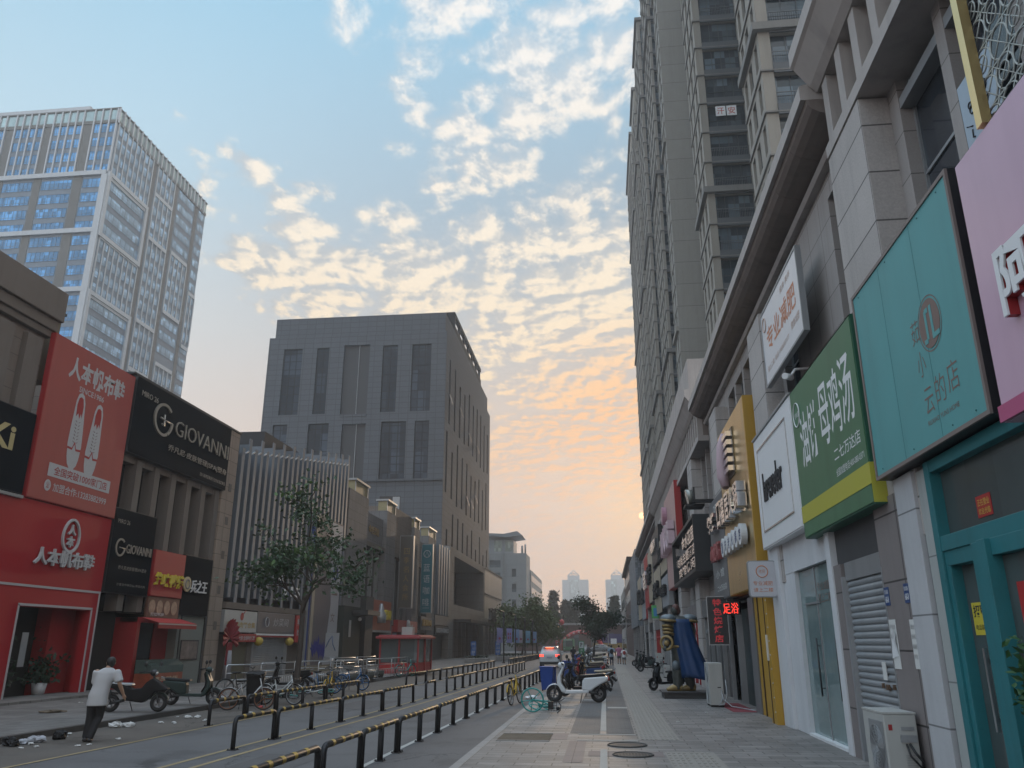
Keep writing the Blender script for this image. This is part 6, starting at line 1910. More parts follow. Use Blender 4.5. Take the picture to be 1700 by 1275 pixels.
c.wall(F, 0, W_, 26.2 - 0.01, 50.7, hf + rec, 0.5)
c.wall(F, 0, W_, 0, 26.2 - 0.011, [(h[0], h[1], 21.0, 26.19) for h in hf if h[2] < 25] + [(13.5, 17.4, 14.0, 26.19), (27.2 - 24.0 + 18.0, 22.9, 20.2, 22.6)], 0.5, -0.55) if False else c.wall(F, 0, W_, 0, 26.2 - 0.01, [], 0.5)
c.wall(Rr, 0, 52, 0, 50.7, hs, 0.3)
c.quad((OX - W_, OY, 0), (OX - W_, OY, 50.7), (OX - W_, OY + 52, 50.7), (OX - W_, OY + 52, 0))
c.quad((OX, OY + 52, 0), (OX - W_, OY + 52, 0), (OX - W_, OY + 52, 50.7), (OX, OY + 52, 50.7))
c.quad((OX - W_, OY, 50.7), (OX, OY, 50.7), (OX, OY + 52, 50.7), (OX - W_, OY + 52, 50.7))
c.build('wall', M_off, ob)
c = MB(); c.box(OX - W_ + 0.8, OX - 0.35, OY + 0.4, OY + 50, 50.7, 54.2); c.build('parapet', M_off, ob)
c = MB(); c.fbox(F, 13.0, 17.4, 36.6, 37.0, -0.5, 0.12); c.build('lintel', M_off, ob)
c = MB(); c.fbox(F, 0, W_, 25.95, 26.25, 0.0, 0.35); c.build('string_course', M_off, ob)
for (a, b_, e, f) in rec:
    c = MB(); c.fbox(F, a, b_, e, f, -2.0, -0.5); c.build('recess_back', mat('dark_recess', (0.05, 0.051, 0.055), 0.6, var=0.1), ob)
    c = MB(); c.fbox(F, (a + b_) / 2 + 0.3, (a + b_) / 2 + 0.38, e, f, -0.5, -0.3); c.build('recess_pipe', M_alu, ob)
wins = [('F', F, a, b_, e, f, 0.35, 2 if b_ - a < 2.6 else 3, tuple((k + 0.5) / 8 for k in range(0, 8))) for a, b_, e, f in hf]
wins += [('L', Rr, a, b_, e, f, 0.28, 1, tuple(k / 6 for k in range(1, 6))) for a, b_, e, f in hs]
windows(ob, wins, M_offf, M_offg, fr=0.13)
c = MB()  # black linings added in the recesses to stand in for their shade
for h in hs:
    c.fbox(Rr, h[1] - 0.05, h[1], h[2], h[3], -0.27, -0.004); c.fbox(Rr, h[0], h[0] + 0.05, h[2], h[3], -0.27, -0.004)
c.build('slit_shade_lining', M_offf, ob)
# a small window in the lower plain wall and pushed-open casements along the street face
c = MB(); c.fbox(F, 20.3, 23.6, 20.0, 23.6, 0.0, 0.03); o = c.build('window', M_dgl, ob)
c = MB(); c.fbox(F, 22.4, 23.5, 20.1, 23.5, 0.031, 0.05); c.build('pale_pane', M_alu, o)
random.seed(77)
M_case = glass('open_pane_glint_glass', (0.16, 0.18, 0.21), 0.25, metal=0.0, cell=(1, 1), vary=0.2)  # open panes paler than the rest: glints put into the colour
for h in hs:
    for q in range(random.choice((0, 0, 1, 1)) if h[2] > 23 else 0):
        v = random.uniform(h[2] + 0.5, h[3] - 2.2)
        c = MB()
        a_ = [Rr.P(h[0] + 0.05, v + 1.7, 0.02), Rr.P(h[1] - 0.05, v + 1.7, 0.02), Rr.P(h[1] - 0.05, v, 0.55), Rr.P(h[0] + 0.05, v, 0.55)]
        e_ = [p + Vector((0.05, 0, 0.02)) for p in a_]
        c._add(a_ + e_, [(0, 1, 2, 3), (7, 6, 5, 4), (0, 4, 5, 1), (1, 5, 6, 2), (2, 6, 7, 3), (3, 7, 4, 0)], False)
        c.build('open_casement', M_case, ob)
# open roof frame along the street edge
c = MB()
for k in range(7):
    y = OY + 10 + k * 5.0
    c.box(OX - 1.0, OX - 0.6, y, y + 0.6, 54.2, 58.0)
c.box(OX - 1.1, OX - 0.5, OY + 9.5, OY + 41, 57.4, 58.1); c.box(OX - 1.1, OX - 0.5, OY + 9.5, OY + 41, 54.2, 55.6); c.box(OX - 6, OX - 0.5, OY + 9.4, OY + 10, 54.2, 58.1)
c.build('roof_frame', M_offf, ob)

# ---------------------------------------------------------------- white high-rise
M_wt = mat('white_cladding', (0.56, 0.585, 0.61), 0.5, var=0.07, scale=0.2, streak=0.05)
M_wg = panel('grey_spandrel', (0.22, 0.26, 0.31), 1.5, 3.0, 0.02, 0.0, 0.8, 0.05, 0.5, 0.06, 0.02, 0.1, 0.04)
M_wgl = glass('sky_tint_tower_glass', (0.085, 0.26, 0.50), 0.12, metal=0.15, cell=(0.9, 3.0), vary=0.5, warp=0.02)  # front panes: blue sky reflection put into the base colour
M_wgl2 = glass('pale_sky_tint_tower_glass', (0.25, 0.40, 0.56), 0.12, metal=0.15, cell=(0.9, 3.0), vary=0.45, warp=0.02)  # same panes on the street face, base colour lightened for their brighter reflection
M_wgc = glass('crown_glass', (0.42, 0.52, 0.52), 0.1, metal=0.4, cell=(2, 4), vary=0.2)
M_wstr = mat('grey_strip', (0.17, 0.165, 0.155), 0.6, var=0.1, scale=0.3)
TX, TY = -89.1, 121.1
wt = thing('high_rise', 'tall white and glass high-rise with a glazed crown at the upper left', 'building', (TX, TY, 0))
F = Fr('F', (TX - 38, TY, 0)); Rr = Fr('L', (TX, TY, 0))
c = MB(); c.box(TX - 38, TX - 0.10, TY + 0.12, TY + 35.6, 0, 97); c.build('core', M_wg, wt)
wins = []
ribs, bands, strips = MB(), MB(), MB()
# front face (towards the viewer): grey strips at u, window bays between
gs = [(38 - 22.8, 38 - 21.2), (38 - 14.9, 38 - 13.4), (38 - 6.9, 38 - 5.1)]
bays = [(0.5, 15.0), (16.9, 22.9), (24.8, 30.9), (33.1, 37.7)]
for a, b_ in gs:
    strips.fbox(F, a, b_, 0, 97, -0.24, -0.06)
fl = [(97.0 - 2.98 * (k + 1) + 0.55) for k in range(30)]
for k, z in enumerate(fl):
    for a, b_ in bays[1:] + [(9.0, 14.8)]:
        if k < 4:
            n = max(2, int(round((b_ - a) / 1.5)))
            w = (b_ - a) / n
            for q in range(n):
                wins.append(('F', F, a + q * w + 0.28, a + (q + 1) * w - 0.02, z, z + 1.95, 0.09, 2, (0.25,)))
        else:
            wins.append(('F', F, a, b_, z, z + 1.95, 0.09, max(3, int((b_ - a) / 0.85)), (0.25,)))
for a, b_ in bays[1:] + [(9.0, 14.8)]:
    n = max(2, int(round((b_ - a) / 1.5)))
    for q in range(n + 1):
        ribs.fbox(F, a + q * (b_ - a) / n - 0.05, a + q * (b_ - a) / n + 0.22, 85.7, 99.8, -0.2, 0.14)
for z in (85.2, 73.2, 61.4, 49.5):
    bands.fbox(F, 0, 37.6, z, z + 0.9, -0.2, 0.3)
bands.fbox(F, 36.8, 38.0, 0, 85.2, -0.2, 0.28)
# right-hand face (along the street)
st2 = [(13.4, 14.6), (22.2, 23.4), (30.9, 32.1)]
for a, b_ in st2:
    strips.fbox(Rr, a, b_, 0, 97, -0.24, -0.05)
cols = [(0.6, 13.0), (15.0, 21.8), (23.8, 30.5), (32.5, 35.4)]
blocks = {0: [(85.6, 97, 's'), (73.3, 84.6, 'w'), (61.6, 72.4, 's'), (50, 60.7, 'w'), (10, 49, 's')], 1: [(90, 97, 's'), (80, 90, 's'), (62, 80, 's'), (52, 62, 's'), (10, 52, 's')],
          2: [(82, 96.4, 'w'), (68, 81, 's'), (57, 67.5, 'w'), (10, 56, 's')], 3: [(76, 96.4, 'w'), (64, 75.5, 's'), (52, 63, 'w'), (10, 51, 's')]}
for ci, (a, b_) in enumerate(cols):
    for (z0, z1, kd) in blocks[ci]:
        n = max(2, int(round((b_ - a) / 1.55)))
        for z in fl:
            if z0 - 0.4 <= z < z1 - 1.2:
                if kd == 'w':
                    wins.append(('L', Rr, a, b_, z, z + 1.9, 0.07, n, (0.25,)))
                else:
                    for q in range(n):
                        w = (b_ - a) / n
                        wins.append(('L', Rr, a + q * w + 0.30, a + (q + 1) * w - 0.06, z, z + 1.95, 0.06, 1, (0.25,)))
        if kd == 's':
            for q in range(n + 1):
                ribs.fbox(Rr, a + q * (b_ - a) / n - 0.04, a + q * (b_ - a) / n + 0.24, z0, min(z1, 96.9), -0.2, 0.08)
        bands.fbox(Rr, a, b_, z1 - 0.15, z1 + 0.65, -0.2, 0.12) if z1 < 95 else None
# large white frames on the first column
for (z0, z1) in ((72.6, 85.9), (50.0, 61.9)):
    bands.fbox(Rr, 0, 0.75, z0, z1, -0.2, 0.3); bands.fbox(Rr, 12.6, 13.35, z0, z1, -0.2, 0.3); bands.fbox(Rr, 0.75, 12.6, z1 - 0.8, z1, -0.2, 0.3); bands.fbox(Rr, 0.75, 12.6, z0, z0 + 0.8, -0.2, 0.3)
strips.build('grey_strip', M_wstr, wt)
bands.build('white_band', M_wt, wt)
# glazed crown
c = MB()
c.quad(F.P(0, 97.3, -0.1), F.P(38, 97.3, -0.1), F.P(38, 99.7, -0.1), F.P(0, 99.7, -0.1)); c.quad(Rr.P(0, 97.3, -0.1), Rr.P(35.7, 97.3, -0.1), Rr.P(35.7, 99.7, -0.1), Rr.P(0, 99.7, -0.1))
c.build('crown_glass', M_wgc, wt)
c = MB(); c.fbox(F, 0, 38, 99.7, 99.95, -0.3, 0.1); c.fbox(Rr, 0, 35.7, 99.7, 99.95, -0.3, 0.1); c.fbox(F, 0, 38, 96.6, 97.3, -0.3, 0.05); c.fbox(Rr, 0, 35.7, 96.6, 97.3, -0.3, 0.05); c.build('crown_rail', M_wstr, wt)
for k in range(23):
    ribs.fbox(Rr, k * 1.55, k * 1.55 + 0.25, 96.6, 100.1, -0.2, 0.25)
ribs.build('white_rib', M_wt, wt)
c = MB(); c.box(TX - 38, TX - 8.5, TY + 3, TY + 20, 99, 103.2); c.build('roof_house', M_wt, wt)
M_tm = mat('tower_mullion', (0.17, 0.21, 0.25), 0.5)
windows(wt, [w for w in wins if w[0] == 'F'], M_tm, M_wgl, 50)
windows(wt, [w for w in wins if w[0] == 'L'], M_tm, M_wgl2, 50)
# ================================================================ far end of the street
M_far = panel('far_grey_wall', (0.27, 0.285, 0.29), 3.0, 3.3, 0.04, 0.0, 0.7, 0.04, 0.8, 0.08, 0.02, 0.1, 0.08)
M_farg = glass('far_glass', (0.10, 0.12, 0.13), 0.12, cell=(2, 3.3), vary=0.5)
fo = thing('office_building', 'hazy grey office building with a winged glass pavilion on its roof', 'building', (-26, 230, 0))
F = Fr('F', (-34, 230, 0))
c = MB()
holes = [(6.0 if k % 2 else 2.2, 7.8 if k % 2 else 5.4, 2 + q * 3.4, 4 + q * 3.4) for q in range(7) for k in (0,)] + [(8.6, 9.8, 3 + q * 4.2, 5.2 + q * 4.2) for q in range(5)]
c.wall(F, 0, 12.7, 0, 26.3, holes, 0.3)
c.box(-34, -21.31, 230.31, 242, 0, 26.25)
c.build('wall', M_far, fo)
for h in holes:
    c = MB(); c.fbox(F, h[0], h[1], h[2], h[3], -0.3, -0.25); c.build('window', M_farg, fo)
c = MB(); c.box(-34, -21.0, 242, 285, 0, 22.6); c.build('rear_wing', M_far, fo)
FRt = Fr('L', (-21.0, 0, 0))
for q in range(6):
    c = MB(); c.fbox(FRt, 243, 284, 2.0 + q * 3.5, 3.8 + q * 3.5, 0.01, 0.05); c.build('window_band', M_farg, fo)
c = MB(); c.fbox(F, 5.9, 6.1, 0, 26.3, 0.0, 0.5); c.fbox(F, 2.0, 2.15, 0, 26.3, 0, 0.3); c.build('fin', M_far, fo)
c = MB(); c.box(-33.5, -25.0, 231, 240, 26.3, 30.2); c.build('pavilion', mat('pavilion_wall', (0.30, 0.32, 0.34), 0.6), fo)
for a, b_ in ((3.4, 5.6), (6.6, 8.7)):
    c = MB(); c.fbox(Fr('F', (-34, 231, 0)), a, b_, 26.9, 30.0, 0.01, 0.05); c.build('pavilion_glass', glass('pavilion_glass', (0.55, 0.62, 0.55), 0.1, metal=0.5, cell=(0.7, 0.9), vary=0.3), fo)
c = MB()
pr = [(0.5, 31.4), (7.0, 30.7), (11.6, 31.3), (10.2, 32.4), (6.5, 31.7), (0.5, 32.0)]
c.prism(Fr('F', (-34, 230, 0)), pr, -11, 1.0); c.build('winged_roof', mat('roof_sheet', (0.22, 0.24, 0.26), 0.5), fo)
c = MB(); c.tube([(-22.6, 232, 26.2), (-22.6, 232, 28.6)], 0.3, 8); c.tube([(-21.9, 234, 26.2), (-21.9, 234, 29.2)], 0.25, 8); c.build('roof_flue', M_alu, fo)

M_tt = mat('haze_tone_tower', (0.42, 0.47, 0.50), 0.7, var=0.04, scale=0.05)  # base colour lightened to add distance haze to the tone
for k, (x0, x1, c0, c1, s0, s1, lab) in enumerate([(-44.0, -15.6, -38.1, -25.3, -36.4, -25.4, 'left one of two pale twin towers with pyramid tops in the haze'), (3.0, 23.4, 9.0, 21.8, 8.6, 15, 'right one of two pale twin towers with pyramid tops in the haze')]):
    t = thing('twin_tower', lab, 'tower', ((x0 + x1) / 2, 900, 0), group='twin towers in the haze')
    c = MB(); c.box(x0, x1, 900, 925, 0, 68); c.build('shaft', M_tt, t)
    c = MB(); c.box(s0, s1, 899.2, 899.9, 0, 68.05); c.build('glass_bay', glass('far_tower_glass', (0.33, 0.41, 0.42), 0.2), t)
    c = MB(); c.box(c0, c1, 902, 915, 68, 72.6); c.build('crown', M_tt, t)
    a = ((c0 + c1) / 2, 908.5, 79)
    q = [(c0, 902, 72.6), (c1, 902, 72.6), (c1, 915, 72.6), (c0, 915, 72.6)]
    c = MB()
    for i in range(4):
        c.tube([q[i], a], 0.35, 5)
        m0 = Vector(q[i]).lerp(Vector(a), 0.45); m1 = Vector(q[(i + 1) % 4]).lerp(Vector(a), 0.45)
        c.tube([m0, m1], 0.25, 5); c.tube([(Vector(q[i]) + Vector(q[(i + 1) % 4])) / 2, m0], 0.2, 5); c.tube([(Vector(q[i]) + Vector(q[(i + 1) % 4])) / 2, m1], 0.2, 5)
        c.quad(q[i], q[(i + 1) % 4], (a[0], a[1], a[2] - 0.6), (a[0], a[1], a[2] - 0.6)) if False else None
    c.tube([a, (a[0], a[1], 84)], 0.15, 5)
    c.build('spire', M_tt, t)
    for j in range(14):
        c = MB(); c.box(x0 - 0.1, x1 + 0.1, 899.9, 900.4, 6 + j * 4.4, 6.5 + j * 4.4); c.build('floor_band', mat('pale_tower_band', (0.36, 0.41, 0.44), 0.7), t)

# low dark brick building closing the street
bk = thing('brick_building', 'long low dark brick building closing the end of the street', 'building', (-5, 224, 0))
M_brick = panel('dark_brick', (0.11, 0.062, 0.055), 0.5, 0.2, 0.02, 0.5, 0.8, 0.15, 0.85, 0.15)
c = MB(); c.box(-24, 16, 224, 234, 0, 6.6); c.build('wall', M_brick, bk)
c = MB(); c.box(-24.5, 16.5, 223.5, 234, 6.6, 7.1); c.build('eaves', M_galv, bk)
for k in range(7):
    c = MB(); c.fbox(Fr('F', (-22 + k * 4.6, 224, 0)), 0, 1.4, 1.4, 4.6, 0.01, 0.06); c.build('window', M_farg, bk)
c = MB(); c.fbox(Fr('F', (-12.2, 224, 0)), 0, 1.8, 4.6, 5.4, 0.02, 0.2); c.build('name_board', M_alu, bk)
t = thing('hoarding', 'purple and yellow hoarding at the end of the right pavement', 'hoarding', (3, 214, 0))
c = MB(); c.box(-1.0, 9, 214, 214.3, 2.1, 4.2); c.build('purple_panel', mat('purple_board', (0.07, 0.05, 0.15), 0.6, var=0.3, scale=0.4), t)
c = MB(); c.box(-3.0, 9, 213.9, 214.2, 0.3, 2.0); c.build('yellow_panel', mat('mustard_board', (0.30, 0.20, 0.05), 0.6, var=0.5, scale=0.6), t)
for x in (-2.8, 0.8, 4.4, 8.0):
    c = MB(); c.box(x, x + 0.2, 213.8, 214.4, 0, 4.6); c.build('post', M_alu, t)
c = MB(); c.box(1.5, 3.0, 213.7, 213.9, 1.8, 3.1); c.build('white_board', M_white, t)

# red inflatables
M_inf = mat('red_vinyl', (0.50, 0.045, 0.055), 0.45, var=0.08)
t = thing('inflatable_arch', 'red inflatable arch with white writing over the far junction', 'arch', (-5.5, 206, 0))
c = MB()
path = [(-5.6 + 5.0 * math.cos(math.pi - math.pi * k / 18), 206, 0.3 + 4.3 * math.sin(math.pi * k / 18)) for k in range(19)]
c.tube(path, 0.50, 12); c.build('tube', M_inf, t)
c = MB()
for k, ch in enumerate('热烈庆祝隆重开业'):
    a = math.pi * (0.78 - k * 0.08)
    x, z = -5.6 + 5.0 * math.cos(a), 0.3 + 4.3 * math.sin(a)
    put_text(c, Fr('F', (x, 205.4, z)), ch, -0.25, 0.25, -0.25, 0.25, 0.02, bold=0.02)
c.build('lettering', M_white, t)
t = thing('inflatable_column', 'red inflatable column with a yellow cap left of the red arch', 'column', (-11.4, 205, 0))
c = MB(); c.tube([(-11.4, 205, 0.05), (-11.4, 205, 3.9), (-11.4, 205, 5.0)], [0.5, 0.5, 0.45], 12); c.build('shaft', M_inf, t)
c = MB(); c.tube([(-11.4, 205, 4.0), (-11.4, 205, 4.5)], 0.56, 12); c.ball((-11.4, 205, 5.55), 0.42, rz=0.45); c.build('cap', mat('gold_vinyl', (0.5, 0.3, 0.05), 0.5), t)
c = MB()
for k, ch in enumerate('开业大吉'):
    put_text(c, Fr('F', (-11.65, 204.48, 3.2 - k * 0.7)), ch, 0, 0.5, 0, 0.5, 0.02, bold=0.02)
c.build('lettering', M_white, t)
t = thing('balloon', 'round red balloon floating on a white line above the inflatable column', 'balloon', (-10.4, 205, 0))
c = MB(); c.ball((-10.4, 205, 6.9), 0.72, n=20, m=12); c.build('envelope', M_inf, t)
c = MB(); c.tube([(-10.6, 205, 0.1), (-10.55, 205, 6.2)], 0.05, 5); c.box(-10.9, -10.2, 204.5, 205.5, 0.0, 0.25); c.build('line', M_white, t)

# ---------------------------------------------------------------- trees
M_bark = mat('bark', (0.060, 0.048, 0.040), 0.9, var=0.3, scale=6, bump=0.8, bscale=30)


def leafmat(name, col, var=0.45):
    m = mat(name, col, 0.55, var=var, scale=2.2, spec=0.3)
    b = m.node_tree.nodes['Principled BSDF']
    b.inputs['Transmission Weight'].default_value = 0.0
    return m


M_leaf = leafmat('plane_leaf', (0.034, 0.066, 0.029))
M_leafy = leafmat('young_leaf', (0.06, 0.11, 0.032))
M_leafd = leafmat('dark_leaf', (0.022, 0.042, 0.024))
M_leaff = leafmat('light_green_leaf', (0.085, 0.13, 0.045))
M_conif = leafmat('conifer_needles', (0.022, 0.036, 0.026))


def leaf(c, p, size, rnd):
    n = Vector((rnd.gauss(0, 1), rnd.gauss(0, 1), rnd.gauss(0.5, 0.9))).normalized()
    a = n.orthogonal().normalized()
    a = Matrix.Rotation(rnd.uniform(0, 6.28), 3, n) @ a
    b = n.cross(a)
    s = size * rnd.uniform(0.6, 1.25)
    w = s * rnd.uniform(0.55, 0.8)
    fold = n * s * 0.12
    c._add([p - a * s, p + b * w * 0.8 - a * s * 0.1 + fold, p + a * s, p - b * w * 0.8 - a * s * 0.1 + fold], [(0, 1, 2), (0, 2, 3)], False)


def tree(label, x, y, z, h, spread, trunk_h, seed, leaf_n, leaf_s, m_leaf, name='street_tree', young=None, r0=0.10, group=None, clump=0.42, levels=3):
    rnd = random.Random(seed)
    t = thing(name, label, 'tree', (x, y, z), group=group)
    tr = MB()
    base = Vector((x, y, z - 0.05))
    top = base + Vector((rnd.uniform(-.15, .15) * spread * 0.3, 0, trunk_h))
    mid = base.lerp(top, 0.5) + Vector((rnd.uniform(-.06, .06), rnd.uniform(-.06, .06), 0))
    tr.tube([base, base + Vector((0, 0, 0.15)), mid, top], [r0 * 1.45, r0 * 1.1, r0 * 0.92, r0 * 0.8], 10)
    tips = []

    def grow(p, d, l, r, lev):
        pts = [p]
        q = p
        for k in range(3):
            d = (d + Vector((rnd.gauss(0, .16), rnd.gauss(0, .16), rnd.gauss(0.04, .12)))).normalized()
            q = q + d * (l / 3)
            pts.append(q)
        tr.tube(pts, [r, r * 0.85, r * 0.7, r * 0.5], 6, cap=False)
        if lev == 0:
            tips.append((q, d)); tips.append((pts[2], d))
            return
        tips.append((q, d))
        for k in range(rnd.choice((2, 3, 3))):
            a = Matrix.Rotation(rnd.uniform(0, 6.28), 3, d)
            side = a @ d.orthogonal().normalized()
            nd = (d * 0.75 + side * rnd.uniform(0.45, 0.9)).normalized()
            grow(pts[rnd.choice((2, 3, 3))], nd, l * rnd.uniform(0.6, 0.8), r * 0.55, lev - 1)

    hc = h - trunk_h
    for k in range(5):
        a = 2 * math.pi * k / 5 + rnd.uniform(-.4, .4)
        up_ = rnd.uniform(0.5, 1.3)
        d = Vector((math.cos(a), math.sin(a), up_)).normalized()
        hh = trunk_h * rnd.uniform(0.85, 1.0)
        st = base + (top - base) * (hh / trunk_h)
        grow(st, d, max(0.6, hc * 0.34) * rnd.uniform(0.85, 1.15) if up_ > 0.8 else spread * 0.30, r0 * 0.5, levels - 1)
    grow(top, Vector((0.05, 0, 1)), hc * 0.45, r0 * 0.6, levels - 1)
    tr.build('trunk', M_bark, t)
    c1 = MB()
    per = max(3, leaf_n // max(1, len(tips)))
    for (p, d) in tips:
        yg = young is not None and rnd.random() < 0.10
        dens = rnd.choice((0.4, 0.8, 1.0, 1.5))
        for k in range(int(per * dens)):
            off = Vector((rnd.gauss(0, clump), rnd.gauss(0, clump), rnd.gauss(-0.05, clump * 0.6)))
            c1.m = 1 if yg else 0
            leaf(c1, p + off, leaf_s, rnd)
    c1.build('crown', [m_leaf, young or m_leaf], t)
    return t


tree('young broad-leaved street tree in front of the silver fins on the left', -11.36, 30.4, 0.14, 8.8, 4.3, 3.4, 5, 3600, 0.105, M_leaf, young=M_leafy, r0=0.11, clump=0.29)
tree('dark street tree rising above the row of parked scooters', -1.35, 100, 0.12, 7.6, 6.0, 2.6, 15, 5200, 0.19, M_leafd, r0=0.12, clump=0.5)
for k, (x, y, h, sp, sd, lab) in enumerate([(-13.8, 140, 10.2, 8, 2, 'bright green leafy tree beside the pale ribbed annexe'), (-12.6, 158, 10.0, 8, 3, 'bright green leafy tree behind the blue banners'), (-15.5, 165, 9.0, 7, 4, 'smaller light green tree farther behind the banners')]):
    tree(lab, x, y, 0.0, h, sp, 2.2, sd, 5200, 0.30, M_leaff, name='leafy_tree', r0=0.16, group='leafy trees by the annexe', clump=0.8)


def conifer(label, x, y, h, w, seed, n=3400):
    rnd = random.Random(seed)
    t = thing('conifer_tree', label, 'tree', (x, y, 0), group='dark trees behind the brick building')
    c = MB(); c.tube([(x, y, 0), (x, y, h * 0.5), (x + rnd.uniform(-.4, .4), y, h)], [0.35, 0.22, 0.04], 7)
    tips = []
    nl = 15
    for k in range(nl):
        z = h * (0.22 + 0.76 * k / nl)
        for q in range(5):
            a = rnd.uniform(0, 6.28)
            l = w * (1 - 0.85 * k / nl) * rnd.uniform(0.55, 1.15)
            p0 = Vector((x, y, z)); p2 = p0 + Vector((math.cos(a) * l, math.sin(a) * l, rnd.uniform(-0.1, 0.35) * l)); p1 = p0.lerp(p2, 0.5) + Vector((0, 0, 0.1 * l))
            c.tube([p0, p1, p2], [0.08, 0.05, 0.02], 4, cap=False)
            tips.append((p0, p1, p2))
    c.build('trunk', M_bark, t)
    g_ = MB()
    for i in range(n):
        p0, p1, p2 = rnd.choice(tips)
        s = rnd.random() ** 0.7
        p = (p0.lerp(p1, s * 2) if s < 0.5 else p1.lerp(p2, s * 2 - 1)) + Vector((rnd.gauss(0, .45), rnd.gauss(0, .45), rnd.gauss(-0.15, .35)))
        leaf(g_, p, 0.42, rnd)
    g_.build('crown', M_conif, t)


for k, (x, h, w) in enumerate([(-19, 11.0, 5), (-14.5, 17.0, 3.6), (-11, 14.5, 4.2), (-8.0, 13.5, 3.8), (-4.5, 9.5, 4.6), (-1.0, 10.5, 4.2), (3.2, 15.2, 3.4), (6.4, 11.0, 4.0), (9.5, 10, 4)]):
    conifer(['low broad dark tree at the left end of the far trees', 'tallest ragged conifer right of the hazy office building', 'tall ragged conifer next to the tallest one', 'ragged conifer in front of the left twin tower', 'low dark tree behind the red arch',
             'dark tree behind the scooter-row tree', 'pointed conifer in front of the right twin tower', 'low dark tree at the right end of the street view', 'last dark tree behind the shop row end'][k], x, 238 + (k % 3) * 4, h, w, 60 + k)

# ---------------------------------------------------------------- lamp frames, banners and stands on the left
for k in range(4):
    y = 86.6 + k * 11.0
    x = -10.4 + 0.06 * k
    t = thing('lamp_post', f'slim black post carrying banners on the left, {ORD[k]} from the camera', 'post', (x, y, 0.1), group='slim black posts along the left side')
    c = MB(); c.tube([(x, y, 0.0), (x, y, 5.1)], 0.07, 8); c.tube([(x, y, 0.0), (x, y, 0.12)], 0.16, 8); c.build('pole', M_black, t)
    c = MB(); c.tube([(x - 0.1, y - 4.5, 5.15), (x, y, 5.1)], 0.05, 6); c.build('arm', M_black, t)
    c = MB(); c.tube([(x, y, 4.55), (x, y, 4.9)], 0.16, 8, 0.1); c.build('lamp_head', M_dkm, t)
ban = [(-11.55, 90, (0.20, 0.19, 0.36), 'lilac banner with a pink flower, first of the banners on the left'), (-10.85, 93, (0.20, 0.20, 0.40), 'blue banner with four dark red squares among the left banners'), (-10.75, 100, (0.17, 0.25, 0.42), 'plain sky blue banner beside the second post'), (-10.55, 104, (0.30, 0.27, 0.31), 'narrow pale banner with a dark red mark'),
       (-10.5, 112, (0.13, 0.27, 0.38), 'turquoise blue banner farther along the posts'), (-10.3, 120, (0.15, 0.25, 0.42), 'last small blue banner of the row on the left')]
for k, (x, y, col, lab) in enumerate(ban):
    t = thing('hanging_banner', lab, 'banner', (x, y, 2.0))
    w = 0.62 if k != 3 else 0.42
    c = MB()
    zs_ = [2.0 + 1.55 * j / 6 for j in range(7)]
    c.loft([[(x, y - 0.02 + 0.04 * math.sin(j), z), (x + w, y - 0.02 + 0.04 * math.cos(j), z), (x + w, y + 0.0 + 0.04 * math.cos(j), z), (x, y + 0.0 + 0.04 * math.sin(j), z)] for j, z in enumerate(zs_)], smooth=False)
    c.build('cloth', mat('banner_%d' % k, col, 0.7, var=0.1), t)
    c = MB(); c.tube([(x - 0.05, y, 3.56), (x + w + 0.05, y, 3.56)], 0.025, 5); c.tube([(x + w / 2, y, 3.56), (x + w / 2, y, 5.1)], 0.012, 4); c.build('rod', M_black, t)
    F = Fr('F', (x, y - 0.08, 2.0))
    c = MB()
    if k == 1:
        for a in (0.14, 0.36):
            for b_ in (0.4, 0.8):
                c.fbox(F, a, a + 0.13, b_, b_ + 0.28, 0, 0.01)
    else:
        c.prism(F, [(w / 2 + 0.13 * math.cos(q * math.pi / 6), 0.45 + 0.13 * math.sin(q * math.pi / 6)) for q in range(12)], 0, 0.01)
    c.build('motif', mat('banner_motif', (0.25, 0.05, 0.10), 0.6), t)
for k, (x, y) in enumerate([(-13.5, 86.2), (-11.65, 91.6)]):
    t = thing('sign_stand', ['small blue notice board on a stand before the stone portal', 'small blue notice board on a stand beside the first black post'][k], 'sign', (x, y, 0.14))
    c = MB(); c.tube([(x, y, 0.1), (x, y, 0.9)], 0.04, 6); c.box(x - 0.25, x + 0.25, y - 0.15, y + 0.15, 0.1, 0.15); c.build('stand', M_alu, t)
    c = MB(); c.box(x - 0.27, x + 0.27, y - 0.03, y + 0.03, 0.75, 2.15); c.build('board', mat('blue_notice', (0.03, 0.10, 0.30), 0.5), t)
    c = MB()
    for q in range(3):
        put_text(c, Fr('F', (x - 0.2, y - 0.035, 0)), ['停车', '入口', '收费'][q], 0.02, 0.38, 1.75 - q * 0.4, 2.02 - q * 0.4, 0.0, bold=0.01)
    c.build('lettering', M_grayl, t)
# haze: one closed box of air round the camera and the whole scene
c = MB(); c.box(-320, 300, -30, 1000, -1.06, 118)
hz = c.build('haze', [])
hm = bpy.data.materials.new('haze_air')
hm.use_nodes = True
hm.node_tree.nodes.clear()
hn = NT(hm.node_tree)
pv = hn.add('ShaderNodeVolumePrincipled')
pv.inputs['Color'].default_value = (0.985, 0.985, 0.99, 1)
pv.inputs['Density'].default_value = 0.0009
pv.inputs['Anisotropy'].default_value = 0.35
ho = hn.add('ShaderNodeOutputMaterial')
hn.l.new(pv.outputs[0], ho.inputs['Volume'])
hz.data.materials.append(hm)
hz['kind'] = 'stuff'
